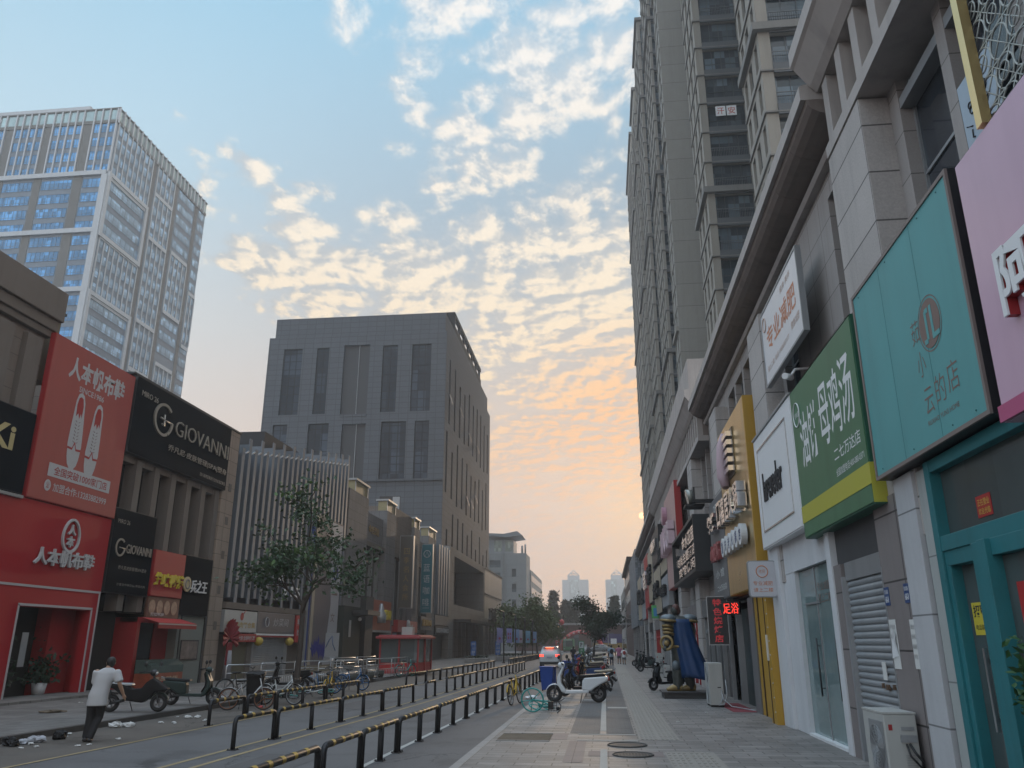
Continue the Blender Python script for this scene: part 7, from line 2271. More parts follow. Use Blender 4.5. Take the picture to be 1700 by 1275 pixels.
# ================================================================ street objects
# ---------------------------------------------------------------- hoop rails
M_hoop = mat('hoop_black', (0.016, 0.016, 0.018), 0.5, spec=0.3, var=0.35, scale=6, grain=0.25, gscale=60)
M_hyel = mat('hoop_yellow', (0.36, 0.235, 0.035), 0.5, var=0.35, scale=9, grain=0.3, gscale=60)


def hoop(pts, y0, y1, label, group, rnd, posts=1, h=0.57, style='tape'):
    a = Vector((along(pts, y0), y0, 0.0)); b = Vector((along(pts, y1), y1, 0.0))
    t = thing('hoop_rail', label, 'rail', a, group=group)
    d = (b - a).normalized()
    L = (b - a).length
    r = 0.046
    tilt = Vector((rnd.uniform(-.012, .012), 0, 0))
    up = Vector((0, 0, 1))
    q = 0.10
    path = [a, a + up * (h - q) + tilt, a + up * (h - q * 0.3) + d * q * 0.3 + tilt, a + up * h + d * q + tilt, b + up * h - d * q + tilt, b + up * (h - q * 0.3) - d * q * 0.3 + tilt, b + up * (h - q) + tilt, b]
    c = MB(); c.tube(path, r, 10); c.build('bar', M_hoop, t)
    k = 0
    s = q + rnd.uniform(0.05, 0.25)
    c = MB()
    while s + 0.16 < L - q:
        p0 = a + d * s + up * h + tilt
        c.tube([p0, p0 + d * 0.11], r + 0.0025, 10, cap=False)
        s += 0.40 + rnd.uniform(-0.05, 0.05)
    c.build('yellow_band', M_hyel, t)
    n = posts
    for i in range(n):
        p = a + d * (L * (i + 1) / (n + 1))
        c = MB(); c.tube([p, p + up * (h - 0.01) + tilt], r * 1.15, 8); c.build('post', M_hoop, t)
    for p in [a, b] + [a + d * (L * (i + 1) / (n + 1)) for i in range(n)]:
        c = MB(); c.box(p.x - 0.085, p.x + 0.085, p.y - 0.085, p.y + 0.085, 0.0, 0.014); c.tube([p + Vector((0.065, 0.065, 0.01)), p + Vector((0.065, 0.065, 0.035))], 0.012, 6); c.tube([p + Vector((-0.065, -0.065, 0.01)), p + Vector((-0.065, -0.065, 0.035))], 0.012, 6)
        c.build('foot_plate', M_hoop, t)
    return t


rnd = random.Random(41)
segs = []
y = 8.2
for ln, g_ in [(3.6, .2), (1.75, .1), (2.2, .12), (3.4, .15)] + [(3.5, .15)] * 9:
    segs.append((y, y + ln)); y += ln + g_
for k, (a, b_) in enumerate(segs):
    hoop(RR, a, b_, f'{ORD[k]} black and yellow hoop rail of the row nearest the right kerb', 'hoop rails beside the right kerb', rnd, 0 if b_ - a < 1.9 else 1)
segs = [(16.1, 17.9), (18.08, 21.9), (22.05, 25.5), (25.65, 29.2), (31.2, 32.8)]
y = 35.1
while y < 64:
    segs.append((y, y + 3.7)); y += 3.85
for k, (a, b_) in enumerate(segs):
    hoop(MR, a, b_, f'{ORD[k]} black and yellow hoop rail from the camera in the middle row', 'hoop rails in the middle row', rnd, 0 if b_ - a < 2.0 else 1)
segs = [(20.6, 22.55), (22.75, 24.6), (24.75, 28.6), (28.75, 32.3)]
y = 39.6
while y < 66:
    segs.append((y, y + 3.5)); y += 3.7
for k, (a, b_) in enumerate(segs):
    hoop(LR, a, b_, f'{ORD[k]} black and yellow hoop rail from the camera in the left row', 'hoop rails in the left row', rnd, 0 if b_ - a < 2 else 1)
FL2 = [(-8.9, 76), (-8.6, 130)]
y = 78
k = 0
while y < 124:
    hoop(FL2, y, y + 3.8, f'{ORD[k]} hoop rail of the far row before the slim black posts', 'hoop rails far along the left', rnd, 2); y += 4.0; k += 1

# ---------------------------------------------------------------- body builder
def fuse(c, name, m, parent, voxel=0.02, it=4, world=False, fac=0.5):
    o = c.build(name, m, parent, world=world)
    r = o.modifiers.new('remesh', 'REMESH'); r.mode = 'VOXEL'; r.voxel_size = voxel; r.use_smooth_shade = True
    s = o.modifiers.new('smooth', 'SMOOTH'); s.iterations = it; s.factor = fac
    return o


M_skin = mat('skin', (0.30, 0.175, 0.115), 0.55, var=0.06)
M_hair = mat('black_hair', (0.012, 0.010, 0.010), 0.6, var=0.2, scale=20)


def person(label, x, y, z, rz, m_top, m_bot, pose=None, scale=1.0, m_shoe=M_black, shorts=False, group=None, long_hair=False, bag=None, fine=0.018):
    """standing or walking figure, 1.68 m at scale 1, facing local +Y"""
    p = dict(lean=0.0, fwd=0.0, rk=(.09, .06, .48), ra=(.09, -.04, .09), lk=(-.09, .02, .48), la=(-.09, .05, .09), re=(.27, -.03, 1.10), rw=(.29, .06, .87), le=(-.27, -.02, 1.10), lw=(-.28, .08, .87), turn=0.0)
    if pose:
        p.update(pose)
    t = thing('person', label, 'person', (x, y, z), rz, group)
    t.scale = (scale * 1.10, scale * 1.06, scale)
    ln, fw = p['lean'], p['fwd']
    sh = lambda q: Vector((q[0] + ln * max(0, q[2] - 0.9) / 0.6, q[1] + fw * max(0, q[2] - 0.9) / 0.6, q[2]))
    V = Vector
    rs, ls = sh((.175, -.01, 1.37)), sh((-.175, -.01, 1.37))
    re, rw, le, lw = V(p['re']), V(p['rw']), V(p['le']), V(p['lw'])
    neck, head = sh((0, 0.0, 1.43)), sh((0, .045, 1.555))
    b = MB()
    # head with face, ears
    hm_ = Matrix.Rotation(p['turn'], 3, 'Z')
    b.ball(head, .075, .092, .108, 16, 12)
    b.ball(head + hm_ @ V((0, .045, -.045)), .055, .055, .062)
    b.ball(head + hm_ @ V((0, .098, -.012)), .014, .022, .024)
    for s in (-1, 1):
        b.ball(head + hm_ @ V((s * .078, -.005, -.005)), .012, .02, .03)
        b.ball(head + hm_ @ V((s * .03, .082, .018)), .014, .010, .010)
    b.ball(head + hm_ @ V((0, .092, -.055)), .024, .012, .010)
    b.tube([neck - V((0, 0, .05)), neck + V((0, .01, .03)), head - V((0, .0, .06))], [.062, .052, .052], 12)
    b.loft([[sh((w * math.cos(a * math.pi / 8), d_ * math.sin(a * math.pi / 8), zz)) for a in range(16)] for zz, w, d_ in ((.84, .14, .105), (.95, .155, .11), (1.08, .135, .095), (1.22, .155, .105), (1.34, .165, .10), (1.42, .09, .07))])
    for (s_, e_, w_) in ((rs, re, rw), (ls, le, lw)):
        b.tube([s_, s_.lerp(e_, .5), e_, e_.lerp(w_, .4), w_], [.052, .046, .038, .038, .026], 10)
        b.ball(s_, .056)
        d = (w_ - e_).normalized()
        sd_ = V((0, 1, 0)) - d * d.y
        sd_.normalize()
        b.tube([w_, w_ + d * .045, w_ + d * .085], [.026, .036, .034], 10)
        nrm_ = d.cross(sd_)
        for f in range(4):
            o_ = sd_ * (.030 - f * .020)
            l_ = (.062, .072, .068, .052)[f]
            q0 = w_ + d * .08 + o_
            b.tube([q0, q0 + d * l_ * .5 + nrm_ * .004, q0 + d * l_ - nrm_ * .012], [.0105, .0098, .0085], 6)
        q0 = w_ + d * .03 + sd_ * .03
        b.tube([q0, q0 + sd_ * .03 + d * .03, q0 + sd_ * .035 + d * .06], [.013, .012, .010], 6)
    legs = [(V((.085, 0, .88)), V(p['rk']), V(p['ra'])), (V((-.085, 0, .88)), V(p['lk']), V(p['la']))]
    for (h_, k_, a_) in legs:
        b.tube([h_, h_.lerp(k_, .5), k_, k_.lerp(a_, .35), a_], [.088, .074, .056, .054, .036], 12)
    fuse(b, 'body', M_skin, t, 0.011, 3)
    # hair
    c = MB(); c.ball(head + hm_ @ V((0, -.014, .022)), .086, .096, .102, 16, 10)
    c.ball(head + hm_ @ V((0, -.045, -.03)), .075, .055, .07)
    if long_hair:
        c.tube([head + V((0, -.05, 0)), head + V((0, -.09, -.14)), head + V((0, -.08, -.3))], [.08, .075, .04], 12)
    fuse(c, 'hair', M_hair, t, 0.014, 3)
    # shirt
    c = MB()
    c.loft([[sh((w * math.cos(a * math.pi / 10), d_ * math.sin(a * math.pi / 10) - 0.005, zz)) for a in range(20)] for zz, w, d_ in ((.70, .19, .15), (.92, .178, .135), (1.08, .165, .122), (1.24, .182, .125), (1.36, .185, .112), (1.43, .115, .085), (1.455, .075, .068))])
    for (s_, e_) in ((rs, re), (ls, le)):
        c.tube([s_ + (s_ - e_) * .12, s_, s_.lerp(e_, .45), s_.lerp(e_, .86)], [.07, .082, .082, .084], 12)
    fuse(c, 'shirt', m_top, t, fine, 5)
    # trousers
    c = MB()
    c.loft([[V((w * math.cos(a * math.pi / 10), d_ * math.sin(a * math.pi / 10), zz)) for a in range(20)] for zz, w, d_ in ((.76, .165, .125), (.88, .165, .125), (.97, .155, .115))])
    for (h_, k_, a_) in legs:
        if shorts:
            c.tube([h_, h_.lerp(k_, .5), h_.lerp(k_, .95)], [.105, .098, .095], 12)
        else:
            c.tube([h_, h_.lerp(k_, .5), k_, k_.lerp(a_, .5), a_ + V((0, 0, -.02))], [.102, .09, .075, .066, .062], 12)
    fuse(c, 'trousers', m_bot, t, fine, 5)
    for (h_, k_, a_) in legs:
        c = MB(); c.tube([a_ + V((0, -.07, -.045)), a_ + V((0, .02, -.04)), a_ + V((0, .12, -.05)), a_ + V((0, .17, -.06))], [.042, .05, .042, .022], 10); c.tube([a_ + V((0, -.01, -.02)), a_ + V((0, -.02, -.06))], .046, 8)
        fuse(c, 'shoe', m_shoe, t, 0.014, 3)
    if bag:
        c = MB(); c.ball(sh((0, -.17, 1.17)), .15, .09, .22, 16, 12); c.ball(sh((0, -.22, 1.08)), .11, .06, .10); fuse(c, 'backpack', bag, t, .02, 5)
    return t


M_tee = mat('white_tee', (0.40, 0.40, 0.41), 0.8, var=0.06, scale=6)
M_trous = mat('black_trousers', (0.012, 0.012, 0.014), 0.8, var=0.2)
person('man in white shirt and black trousers seen from behind beside the left kerb', -10.66, 17.04, 0.0, R(20), M_tee, M_trous,
       dict(lean=.11, fwd=.07, re=(.35, .0, 1.13), rw=(.43, .08, .91), le=(-.10, .10, 1.10), lw=(-.13, .22, .95), rk=(.06, .07, .48), ra=(-.03, -.05, .09), lk=(-.09, .03, .48), la=(-.13, .06, .09), turn=.25))
M_shirtb = mat('pale_blue_shirt', (0.27, 0.34, 0.42), 0.8)
M_pinks = mat('pink_shirt', (0.36, 0.14, 0.22), 0.8)
M_greyt = mat('grey_shorts', (0.14, 0.14, 0.15), 0.8)
M_jean = mat('dark_jeans', (0.035, 0.045, 0.07), 0.8)
person('person in pale blue with a dark backpack walking on the right pavement', 0.55, 74, 0.12, R(4), M_shirtb, M_jean, dict(rk=(.09, .14, .5), ra=(.09, .02, .09), lk=(-.09, .02, .48), la=(-.09, -.14, .11)), bag=M_trous, fine=.03)
person('person in a pink shirt and shorts walking on the right pavement', 1.28, 79, 0.12, R(-6), M_pinks, M_greyt, dict(rk=(.09, .1, .5), ra=(.09, 0, .09), lk=(-.09, .02, .48), la=(-.09, -.1, .1)), shorts=True, fine=.03)
person('smaller person in white with a bag beside the one in pink', 1.72, 78, 0.12, R(8), M_white, M_greyt, dict(lk=(-.09, .12, .5), la=(-.09, .05, .09)), scale=.86, shorts=True, bag=M_redd, fine=.03)
person('distant person in a white top far up the right pavement', 0.5, 104, 0.12, 0, M_white, M_greyt, fine=.04)
person('dark-haired person in black beside the blue bins and parking sign', -3.05, 82, 0.0, R(-30), M_trous, M_jean, long_hair=True, fine=.03)
person('person in grey among the scooters by the parking sign', -1.9, 96, 0.12, R(60), M_greyt, M_trous, fine=.03)

# ---------------------------------------------------------------- scooters
M_rim = mat('grey_rim', (0.20, 0.20, 0.21), 0.4, metal=0.5)
M_tail = mat('red_lens', (0.30, 0.02, 0.02), 0.25)
M_lens = mat('clear_lens', (0.45, 0.46, 0.47), 0.15)
M_seatp = mat('black_vinyl', (0.012, 0.012, 0.013), 0.45, var=0.1, spec=0.2)


def smat(name, col):
    return mat(name, col, 0.34, var=0.05, scale=3, spec=0.16)


def side_prism(c, pts, w0, w1=None):
    """side outline (x forward, z up) with half width w0; a second narrower skin makes rounded flanks"""
    Fq = Fr('F', (0, 0, 0))
    c.prism(Fq, pts, -w0, w0)


def scooter(label, x, y, z, rz, m_body, m_seat=None, group=None, steer=0.2, m_front=None, sporty=False):
    t = thing('scooter', label, 'scooter', (x, y, z), rz, group)
    P = lambda *a: Vector(a)
    m_front = m_front or m_body
    for (wx, nm) in ((0.66, 'front_wheel'), (-0.62, 'rear_wheel')):
        c = MB(); c.torus((wx, 0, .235), (0, 1, 0), .18, .056, 26, 10); o = c.build(nm, M_blackm, t, world=False)
        c = MB(); c.torus((wx, 0, .235), (0, 1, 0), .125, .022, 20, 6); c.tube([P(wx, -.05, .235), P(wx, .05, .235)], .045, 10)
        for k in range(5):
            a = 2 * math.pi * k / 5
            c.tube([P(wx, 0, .235), P(wx + .125 * math.cos(a), 0, .235 + .125 * math.sin(a))], .018, 6)
        c.build('rim', M_rim, o, world=False)
    if sporty:
        body = [(-.80, .70), (-.55, .60), (-.35, .45), (-.20, .30), (.25, .24), (.40, .34), (.55, .52), (.86, .55), (.90, .60), (.62, .78), (.46, .88), (.30, .78), (.18, .62), (-.05, .60), (-.30, .72), (-.80, .78)]
        c = MB(); side_prism(c, body[::-1], .15); c.build('body', m_body, t, world=False, bevel=.05)
    else:
        # floorboard and rear shell
        c = MB(); side_prism(c, [(-.34, .26), (.34, .24), (.42, .30), (.40, .33), (-.20, .33), (-.34, .36)], .15); c.build('floorboard', m_body, t, world=False, bevel=.02)
        c = MB(); side_prism(c, [(-.40, .30), (-.14, .33), (-.16, .58), (-.22, .68), (-.80, .72), (-.92, .70), (-.90, .60), (-.70, .50), (-.52, .40)], .155); c.build('rear_shell', m_body, t, world=False, bevel=.045)
        # leg shield and front
        c = MB(); side_prism(c, [(.34, .26), (.44, .28), (.58, .52), (.56, .70), (.42, .98), (.36, .97), (.46, .70), (.44, .52), (.32, .34)], .17); c.build('leg_shield', m_front, t, world=False, bevel=.03)
        c = MB(); side_prism(c, [(.315, .36), (.425, .54), (.44, .70), (.35, .93), (.335, .92), (.40, .69), (.39, .56), (.30, .40)], .13); c.build('inner_panel', M_seatp, t, world=False, bevel=.01)
    # front fork, mudguard, column and handlebar
    c = MB(); c.tube([P(.66, -.085, .235), P(.60, -.07, .48)], .022, 8); c.tube([P(.66, .085, .235), P(.60, .07, .48)], .022, 8); c.tube([P(.60, 0, .46), P(.42, 0, 1.02)], .032, 8); c.build('fork', M_dkm, t, world=False)
    c = MB()
    rings = []
    for k in range(9):
        a = R(20 + k * 17)
        cx, cz = .66 + .265 * math.cos(a), .235 + .265 * math.sin(a)
        rings.append([(cx, -.075, cz - .02), (cx, -.04, cz + .012), (cx, .04, cz + .012), (cx, .075, cz - .02)])
    c.loft(rings, cap=False); c.build('front_mudguard', m_front, t, world=False)
    rot_ = Matrix.Rotation(steer, 3, 'Z')
    hb = lambda a, b_, d: P(.40, 0, 0) + rot_ @ P(a, b_, d)
    c = MB(); c.tube([hb(-.14, -.34, 1.04), hb(-.05, -.22, 1.06), hb(0, 0, 1.03), hb(-.05, .22, 1.06), hb(-.14, .34, 1.04)], .016, 8); o = c.build('handlebar', M_dkm, t, world=False)
    for s in (-1, 1):
        c = MB(); c.tube([hb(-.06, s * .23, 1.06), hb(-.15, s * .36, 1.04)], .022, 8); c.build('grip', M_blackm, o, world=False)
        c = MB(); c.tube([hb(-.04, s * .20, 1.06), hb(.0, s * .28, 1.22)], .008, 6); c.ball(hb(0, s * .31, 1.25), .045, .02, .06); c.build('mirror', M_black, o, world=False)
    c = MB(); c.ball(hb(.05, 0, 1.02), .11, .12, .09); c.build('head_shell', m_front if not sporty else M_black, t, world=False)
    c = MB(); c.ball(hb(.10, 0, 1.01), .07, .075, .06); c.build('headlight', M_lens, t, world=False)
    # seat
    c = MB(); side_prism(c, [(-.06, .68), (-.08, .75), (-.45, .765), (-.78, .80), (-.86, .78), (-.82, .71), (-.3, .67)][::-1], .135); c.build('seat', m_seat or M_seatp, t, world=False, bevel=.03)
    c = MB(); c.box(-.95, -.88, -.09, .09, .60, .70); c.build('tail_light', M_tail, t, world=False, bevel=.015)
    c = MB()
    rings = []
    for k in range(8):
        a = R(150 - k * 5 + 60 - k * 12)
        cx, cz = -.62 + .275 * math.cos(R(60 + k * 17)), .235 + .275 * math.sin(R(60 + k * 17))
        rings.append([(cx, -.075, cz - .02), (cx, -.04, cz + .01), (cx, .04, cz + .01), (cx, .075, cz - .02)])
    c.loft(rings, cap=False); c.tube([P(-.80, 0, .50), P(-1.0, 0, .33)], .05, 6, .06); c.build('rear_mudguard', M_black, t, world=False)
    c = MB(); c.tube([P(-.62, .09, .235), P(-.30, .10, .30)], .04, 8); c.tube([P(-.62, -.09, .235), P(-.30, -.10, .30)], .035, 8); c.tube([P(-.58, .12, .26), P(-.72, .12, .56)], .022, 8); c.tube([P(-.58, -.12, .26), P(-.72, -.12, .56)], .022, 8); c.build('swing_arm', M_dkm, t, world=False)
    c = MB(); c.tube([P(-.15, .10, .26), P(-.10, .24, .01)], .012, 6); c.build('stand', M_black, t, world=False)
    c = MB(); c.tube([P(-.80, -.11, .74), P(-.97, -.11, .82), P(-.97, .11, .82), P(-.80, .11, .74)], .014, 6); c.build('grab_rail', M_rim, t, world=False)
    c = MB(); c.box(-.99, -.975, -.08, .08, .40, .52); c.build('plate', M_offw, t, world=False)
    return t


W1 = smat('white_scooter_paint', (0.62, 0.64, 0.66))
B1 = smat('black_scooter_paint', (0.008, 0.0085, 0.010))
G1 = smat('dark_green_scooter_paint', (0.03, 0.045, 0.042))
U1 = smat('blue_scooter_paint', (0.03, 0.06, 0.15))
R1 = smat('red_scooter_paint', (0.26, 0.02, 0.025))
S1 = smat('silver_scooter_paint', (0.30, 0.31, 0.32))
O1 = smat('orange_scooter_paint', (0.36, 0.17, 0.03))
M_cream = mat('cream_seat', (0.42, 0.36, 0.27), 0.5)
ws = scooter('white electric scooter parked across the right pavement, nearest to the camera', -0.95, 28.05, 0.124, math.pi, W1, steer=-0.35)
ws.scale = (1.12, 1.12, 1.12)
scooter('dark scooter with a helmet-like mirror just behind the white scooter', -0.85, 31.2, 0.124, math.pi + .05, B1, M_cream, steer=-.3)
scooter('low black scooter with a cream seat behind the white scooter', -0.55, 36.0, 0.124, math.pi - .1, B1, M_cream)
row = [('blue-black scooter leaning at the near end of the parked row', U1), ('red-fronted scooter in the parked row', R1), ('black scooter beside the red-fronted one', B1), ('scooter with orange trim in the parked row', O1), ('silver scooter in the middle of the parked row', S1),
       ('dark green scooter in the parked row', G1), ('second silver scooter with a dark seat in the parked row', S1), ('black scooter before the tree in the row', B1), ('white scooter beside the street tree in the row', W1), ('dark scooter beyond the white one in the row', G1), ('blue scooter far along the row', U1), ('last black scooter at the far end of the row', B1)]
yy = [41, 45, 48.5, 52, 56, 60.5, 65, 70, 76, 83, 90, 98]
rr = random.Random(3)
for (lab, mm), y in zip(row, yy):
    scooter(lab, -0.95 + rr.uniform(-.25, .25), y, 0.124, math.pi + rr.uniform(-.25, .25), mm, rr.choice((None, None, None, M_cream)), 'scooters parked along the right pavement', rr.uniform(-.5, .4))
scooter('black sporty scooter with a pale seat cover on the left pavement', -13.05, 22.6, 0.142, R(12), B1, M_alu, steer=-.4, sporty=True, m_front=G1)
scooter('dark green scooter with a tall mirror behind the black sporty one on the left', -12.75, 25.3, 0.142, R(8), G1, steer=.15)
t = scooter('black delivery scooter beside the trunk of the left street tree', -12.6, 32.8, 0.142, R(205), B1, steer=.3)
scooter('black moped parked facing the shops on the right, nearer one', 3.0, 58, 0.12, R(170), B1, group=None)
scooter('black moped parked facing the shops on the right, farther one', 3.0, 63, 0.12, R(160), G1)
scooter('black scooter half hidden behind the armoured statue', 2.45, 35.5, 0.12, R(215), B1, steer=.3)
scooter('dark moped far along the right shopfronts', 3.1, 72, 0.12, R(175), B1)


# ---------------------------------------------------------------- bicycles
def bicycle(label, x, y, z, rz, m_frame, m_wheel=None, lie=None, basket=True, group=None, steer=0.3):
    t = thing('bicycle', label, 'bicycle', (x, y, z), rz, group)
    if lie:
        t.rotation_euler = (lie[0], lie[1], rz)
    P = lambda *a: Vector(a)
    mw = m_wheel or M_alu
    for wx, nm in ((.54, 'front_wheel'), (-.52, 'rear_wheel')):
        c = MB(); c.torus((wx, 0, .325), (0, 1, 0), .305, .020, 30, 7); o = c.build(nm, M_blackm, t, world=False)
        c = MB(); c.torus((wx, 0, .325), (0, 1, 0), .280, .012, 30, 6); c.tube([P(wx, -.045, .325), P(wx, .045, .325)], .022, 8)
        ns = 5 if m_wheel is not None else 14
        for k in range(ns):
            a = 2 * math.pi * k / ns
            c.tube([P(wx, 0, .325), P(wx + .28 * math.cos(a), 0, .325 + .28 * math.sin(a))], .012 if m_wheel is not None else .003, 5)
        c.build('rim', mw, o, world=False)
    c = MB()
    c.tube([P(.54, -.05, .325), P(.46, -.03, .62), P(.42, 0, .80)], .014, 6); c.tube([P(.54, .05, .325), P(.46, .03, .62), P(.42, 0, .80)], .014, 6); c.tube([P(.45, 0, .60), P(.38, 0, .92)], .02, 8)
    c.tube([P(.43, 0, .70), P(.15, 0, .36), P(-.08, 0, .30)], .026, 8); c.tube([P(.42, 0, .78), P(.12, 0, .50), P(-.14, 0, .45)], .018, 8) if m_wheel is None else None
    c.tube([P(-.08, 0, .30), P(-.20, 0, .80)], .020, 8); c.tube([P(-.08, .04, .30), P(-.52, .05, .325), P(-.18, .03, .66)], .011, 6); c.tube([P(-.08, -.04, .30), P(-.52, -.05, .325), P(-.18, -.03, .66)], .011, 6)
    c.build('frame', m_frame, t, world=False)
    rot_ = Matrix.Rotation(steer, 3, 'Z')
    hb = lambda a, b_, d: P(.38, 0, 0) + rot_ @ P(a, b_, d)
    c = MB(); c.tube([hb(-.16, -.27, 1.02), hb(-.02, -.20, 1.04), hb(.03, 0, .95), hb(-.02, .20, 1.04), hb(-.16, .27, 1.02)], .012, 7); c.build('handlebar', M_dkm, t, world=False)
    c = MB(); c.ball((-.22, 0, .84), .13, .075, .035); c.tube([P(-.12, 0, .84), P(.0, 0, .85)], .03, 8, .02); c.build('saddle', M_seatp, t, world=False)
    c = MB(); c.torus((-.08, 0.05, .30), (0, 1, 0), .075, .008, 18, 5); c.tube([P(-.08, .06, .30), P(.04, .07, .19), P(.06, .14, .18)], .010, 5); c.tube([P(-.08, -.06, .30), P(-.20, -.07, .41), P(-.22, -.14, .42)], .010, 5); c.build('pedals', M_dkm, t, world=False)
    for wx, nm in ((.54, 'front'), (-.52, 'rear')):
        rings = []
        for k in range(8):
            a = R(15 + k * 18) if wx > 0 else R(35 + k * 18)
            cx, cz = wx + .335 * math.cos(a), .325 + .335 * math.sin(a)
            rings.append([(cx, -.03, cz - .008), (cx, 0, cz + .006), (cx, .03, cz - .008)])
        c = MB(); c.loft(rings, cap=False); c.build('mudguard', m_frame, t, world=False)
    if basket:
        c = MB()
        for k in range(5):
            zz = .68 + k * .045
            w = .12 + k * .012
            c.tube([hb(.08, -w, zz), hb(.08 + .22, -w, zz), hb(.08 + .22, w, zz), hb(.08, w, zz), hb(.08, -w, zz)], .005, 4)
        for k in range(7):
            c.tube([hb(.08 + .22 * k / 6, -.12, .68), hb(.08 + .22 * k / 6, -.17, .86)], .004, 4); c.tube([hb(.08 + .22 * k / 6, .12, .68), hb(.08 + .22 * k / 6, .17, .86)], .004, 4); c.tube([hb(.30, -.12 + .24 * k / 6, .68), hb(.30, -.16 + .32 * k / 6, .86)], .004, 4)
        c.box(.42, .66, -.11, .11, .675, .685)
        c.build('basket', M_black, t, world=False)
    c = MB(); c.tube([P(-.16, .04, .30), P(-.22, .16, .02)], .010, 5); c.build('stand', M_dkm, t, world=False)
    return t


TQ = mat('turquoise_paint', (0.03, 0.27, 0.25), 0.35, var=0.05)
YB = mat('yellow_bike_paint', (0.48, 0.30, 0.02), 0.4, var=0.08)
BB = mat('sky_blue_bike_paint', (0.035, 0.17, 0.40), 0.4)
SB = mat('silver_bike_paint', (0.36, 0.36, 0.36), 0.35, metal=0.4)
RU = mat('rusty_orange', (0.20, 0.075, 0.03), 0.7, var=0.3, scale=10)
M_wb = mat('white_bike_paint', (0.5, 0.52, 0.52), 0.4)
# turquoise bicycle fallen on its side at the kerb, and the yellow one against the rail
t = thing('bicycle', 'turquoise share bicycle fallen over at the right kerb, its front wheel facing the camera', 'bicycle', (-2.05, 23.8, 0.124))
w0 = Vector((-2.05, 23.8, 0.455))
V3 = Vector
for cc_, ax_, nm in ((w0, (0.08, 1, 0.12), 'front_wheel'), (V3((-1.95, 25.0, 0.23)), (0.2, -0.35, 1), 'rear_wheel')):
    c = MB(); c.torus(cc_, ax_, .305, .022, 30, 8); o = c.build(nm, TQ, t)
    c = MB(); c.tube([cc_ - V3(ax_).normalized() * .05, cc_ + V3(ax_).normalized() * .05], .03, 8)
    e1 = V3(ax_).orthogonal().normalized(); e2 = V3(ax_).normalized().cross(e1)
    for k in range(5):
        a = 2 * math.pi * k / 5
        c.tube([cc_, cc_ + (e1 * math.cos(a) + e2 * math.sin(a)) * .29], .014, 5)
    c.build('rim', TQ, o)
hd_ = V3((-1.52, 23.85, 0.40))
c = MB(); c.tube([w0 + V3((0, -.06, 0)), hd_ + V3((-.1, -.03, .02)), hd_], .018, 7); c.tube([w0 + V3((0, .06, 0)), hd_ + V3((-.1, .03, .02)), hd_], .018, 7)
c.tube([hd_ + V3((-.08, 0, 0)), V3((-1.62, 24.3, .26)), V3((-1.80, 24.65, .22)), V3((-1.95, 25.0, .24))], .028, 8); c.tube([V3((-1.80, 24.65, .22)), V3((-1.5, 24.75, .18))], .02, 6); c.build('frame', TQ, t)
c = MB(); c.ball((-1.40, 24.78, .17), .06, .13, .05); c.build('saddle', M_seatp, t)
c = MB(); c.tube([hd_, hd_ + V3((.22, -.05, .02)), hd_ + V3((.36, -.12, .10))], .013, 7); c.tube([hd_ + V3((.2, -.05, 0)), hd_ + V3((.26, -.1, -.08)), hd_ + V3((.24, -.14, -.2)), hd_ + V3((.16, -.18, -.27))], .014, 7); c.build('handlebar', M_dkm, t)
c = MB()
for k in range(6):
    c.tube([hd_ + V3((-.08 + k * .045, -.22, -.22)), hd_ + V3((-.08 + k * .045, -.2, .2)), hd_ + V3((-.08 + k * .045, .1, .2))], .007, 4)
for k in range(4):
    c.tube([hd_ + V3((-.08, -.22, -.2 + k * .13)), hd_ + V3((.16, -.22, -.2 + k * .13))], .007, 4)
c.box(hd_.x - .08, hd_.x + .06, hd_.y - .20, hd_.y - .05, .22, .42); c.build('basket', M_black, t)
bicycle('yellow share bicycle leaning by the kerb-side hoop rails, seen end on', -3.02, 28.6, 0.005, R(80), YB, None, lie=(R(-8), 0, R(-96)), steer=.25)
bicycle('silver bicycle with rusty orange wheels behind the left rail', -11.0, 25.3, 0.005, R(14), SB, RU, basket=False)
bicycle('second pale bicycle beside the black bin on the left', -10.85, 27.6, 0.005, R(-4), M_wb, None, basket=True)
bicycle('turquoise bicycle lying flat near the left street tree', -11.3, 28.6, 0.16, R(0), TQ, None, lie=(R(78), 0, R(160)))
bicycle('white and turquoise bicycle lying by the trunk of the left tree', -10.9, 30.6, 0.16, R(0), M_wb, TQ, lie=(R(-76), 0, R(30)))
bicycle('yellow bicycle end on below the left street tree', -10.5, 31.6, 0.005, R(95), YB, YB)
bicycle('sky blue bicycle with its basket, nearer of the two blue ones', -11.5, 33.6, 0.005, R(10), BB, BB)
bicycle('sky blue bicycle beside the metal barriers, farther of the two blue ones', -11.0, 36.2, 0.005, R(-14), BB, BB)
bicycle('dark upright bicycle behind the black bin', -12.6, 28.4, 0.142, R(40), M_black, None)
bicycle('turquoise bicycle parked before the glass kiosk', -11.4, 47.8, 0.142, R(60), TQ, TQ)
bicycle('yellow bicycle among the parked scooters on the right', -1.1, 54.2, 0.124, R(170), YB, YB)
bicycle('orange and black bicycle in the scooter row', -1.3, 43.0, 0.124, R(185), RU, None)

# ---------------------------------------------------------------- bins
M_blue = mat('blue_plastic', (0.010, 0.055, 0.27), 0.4, var=0.12, scale=2)


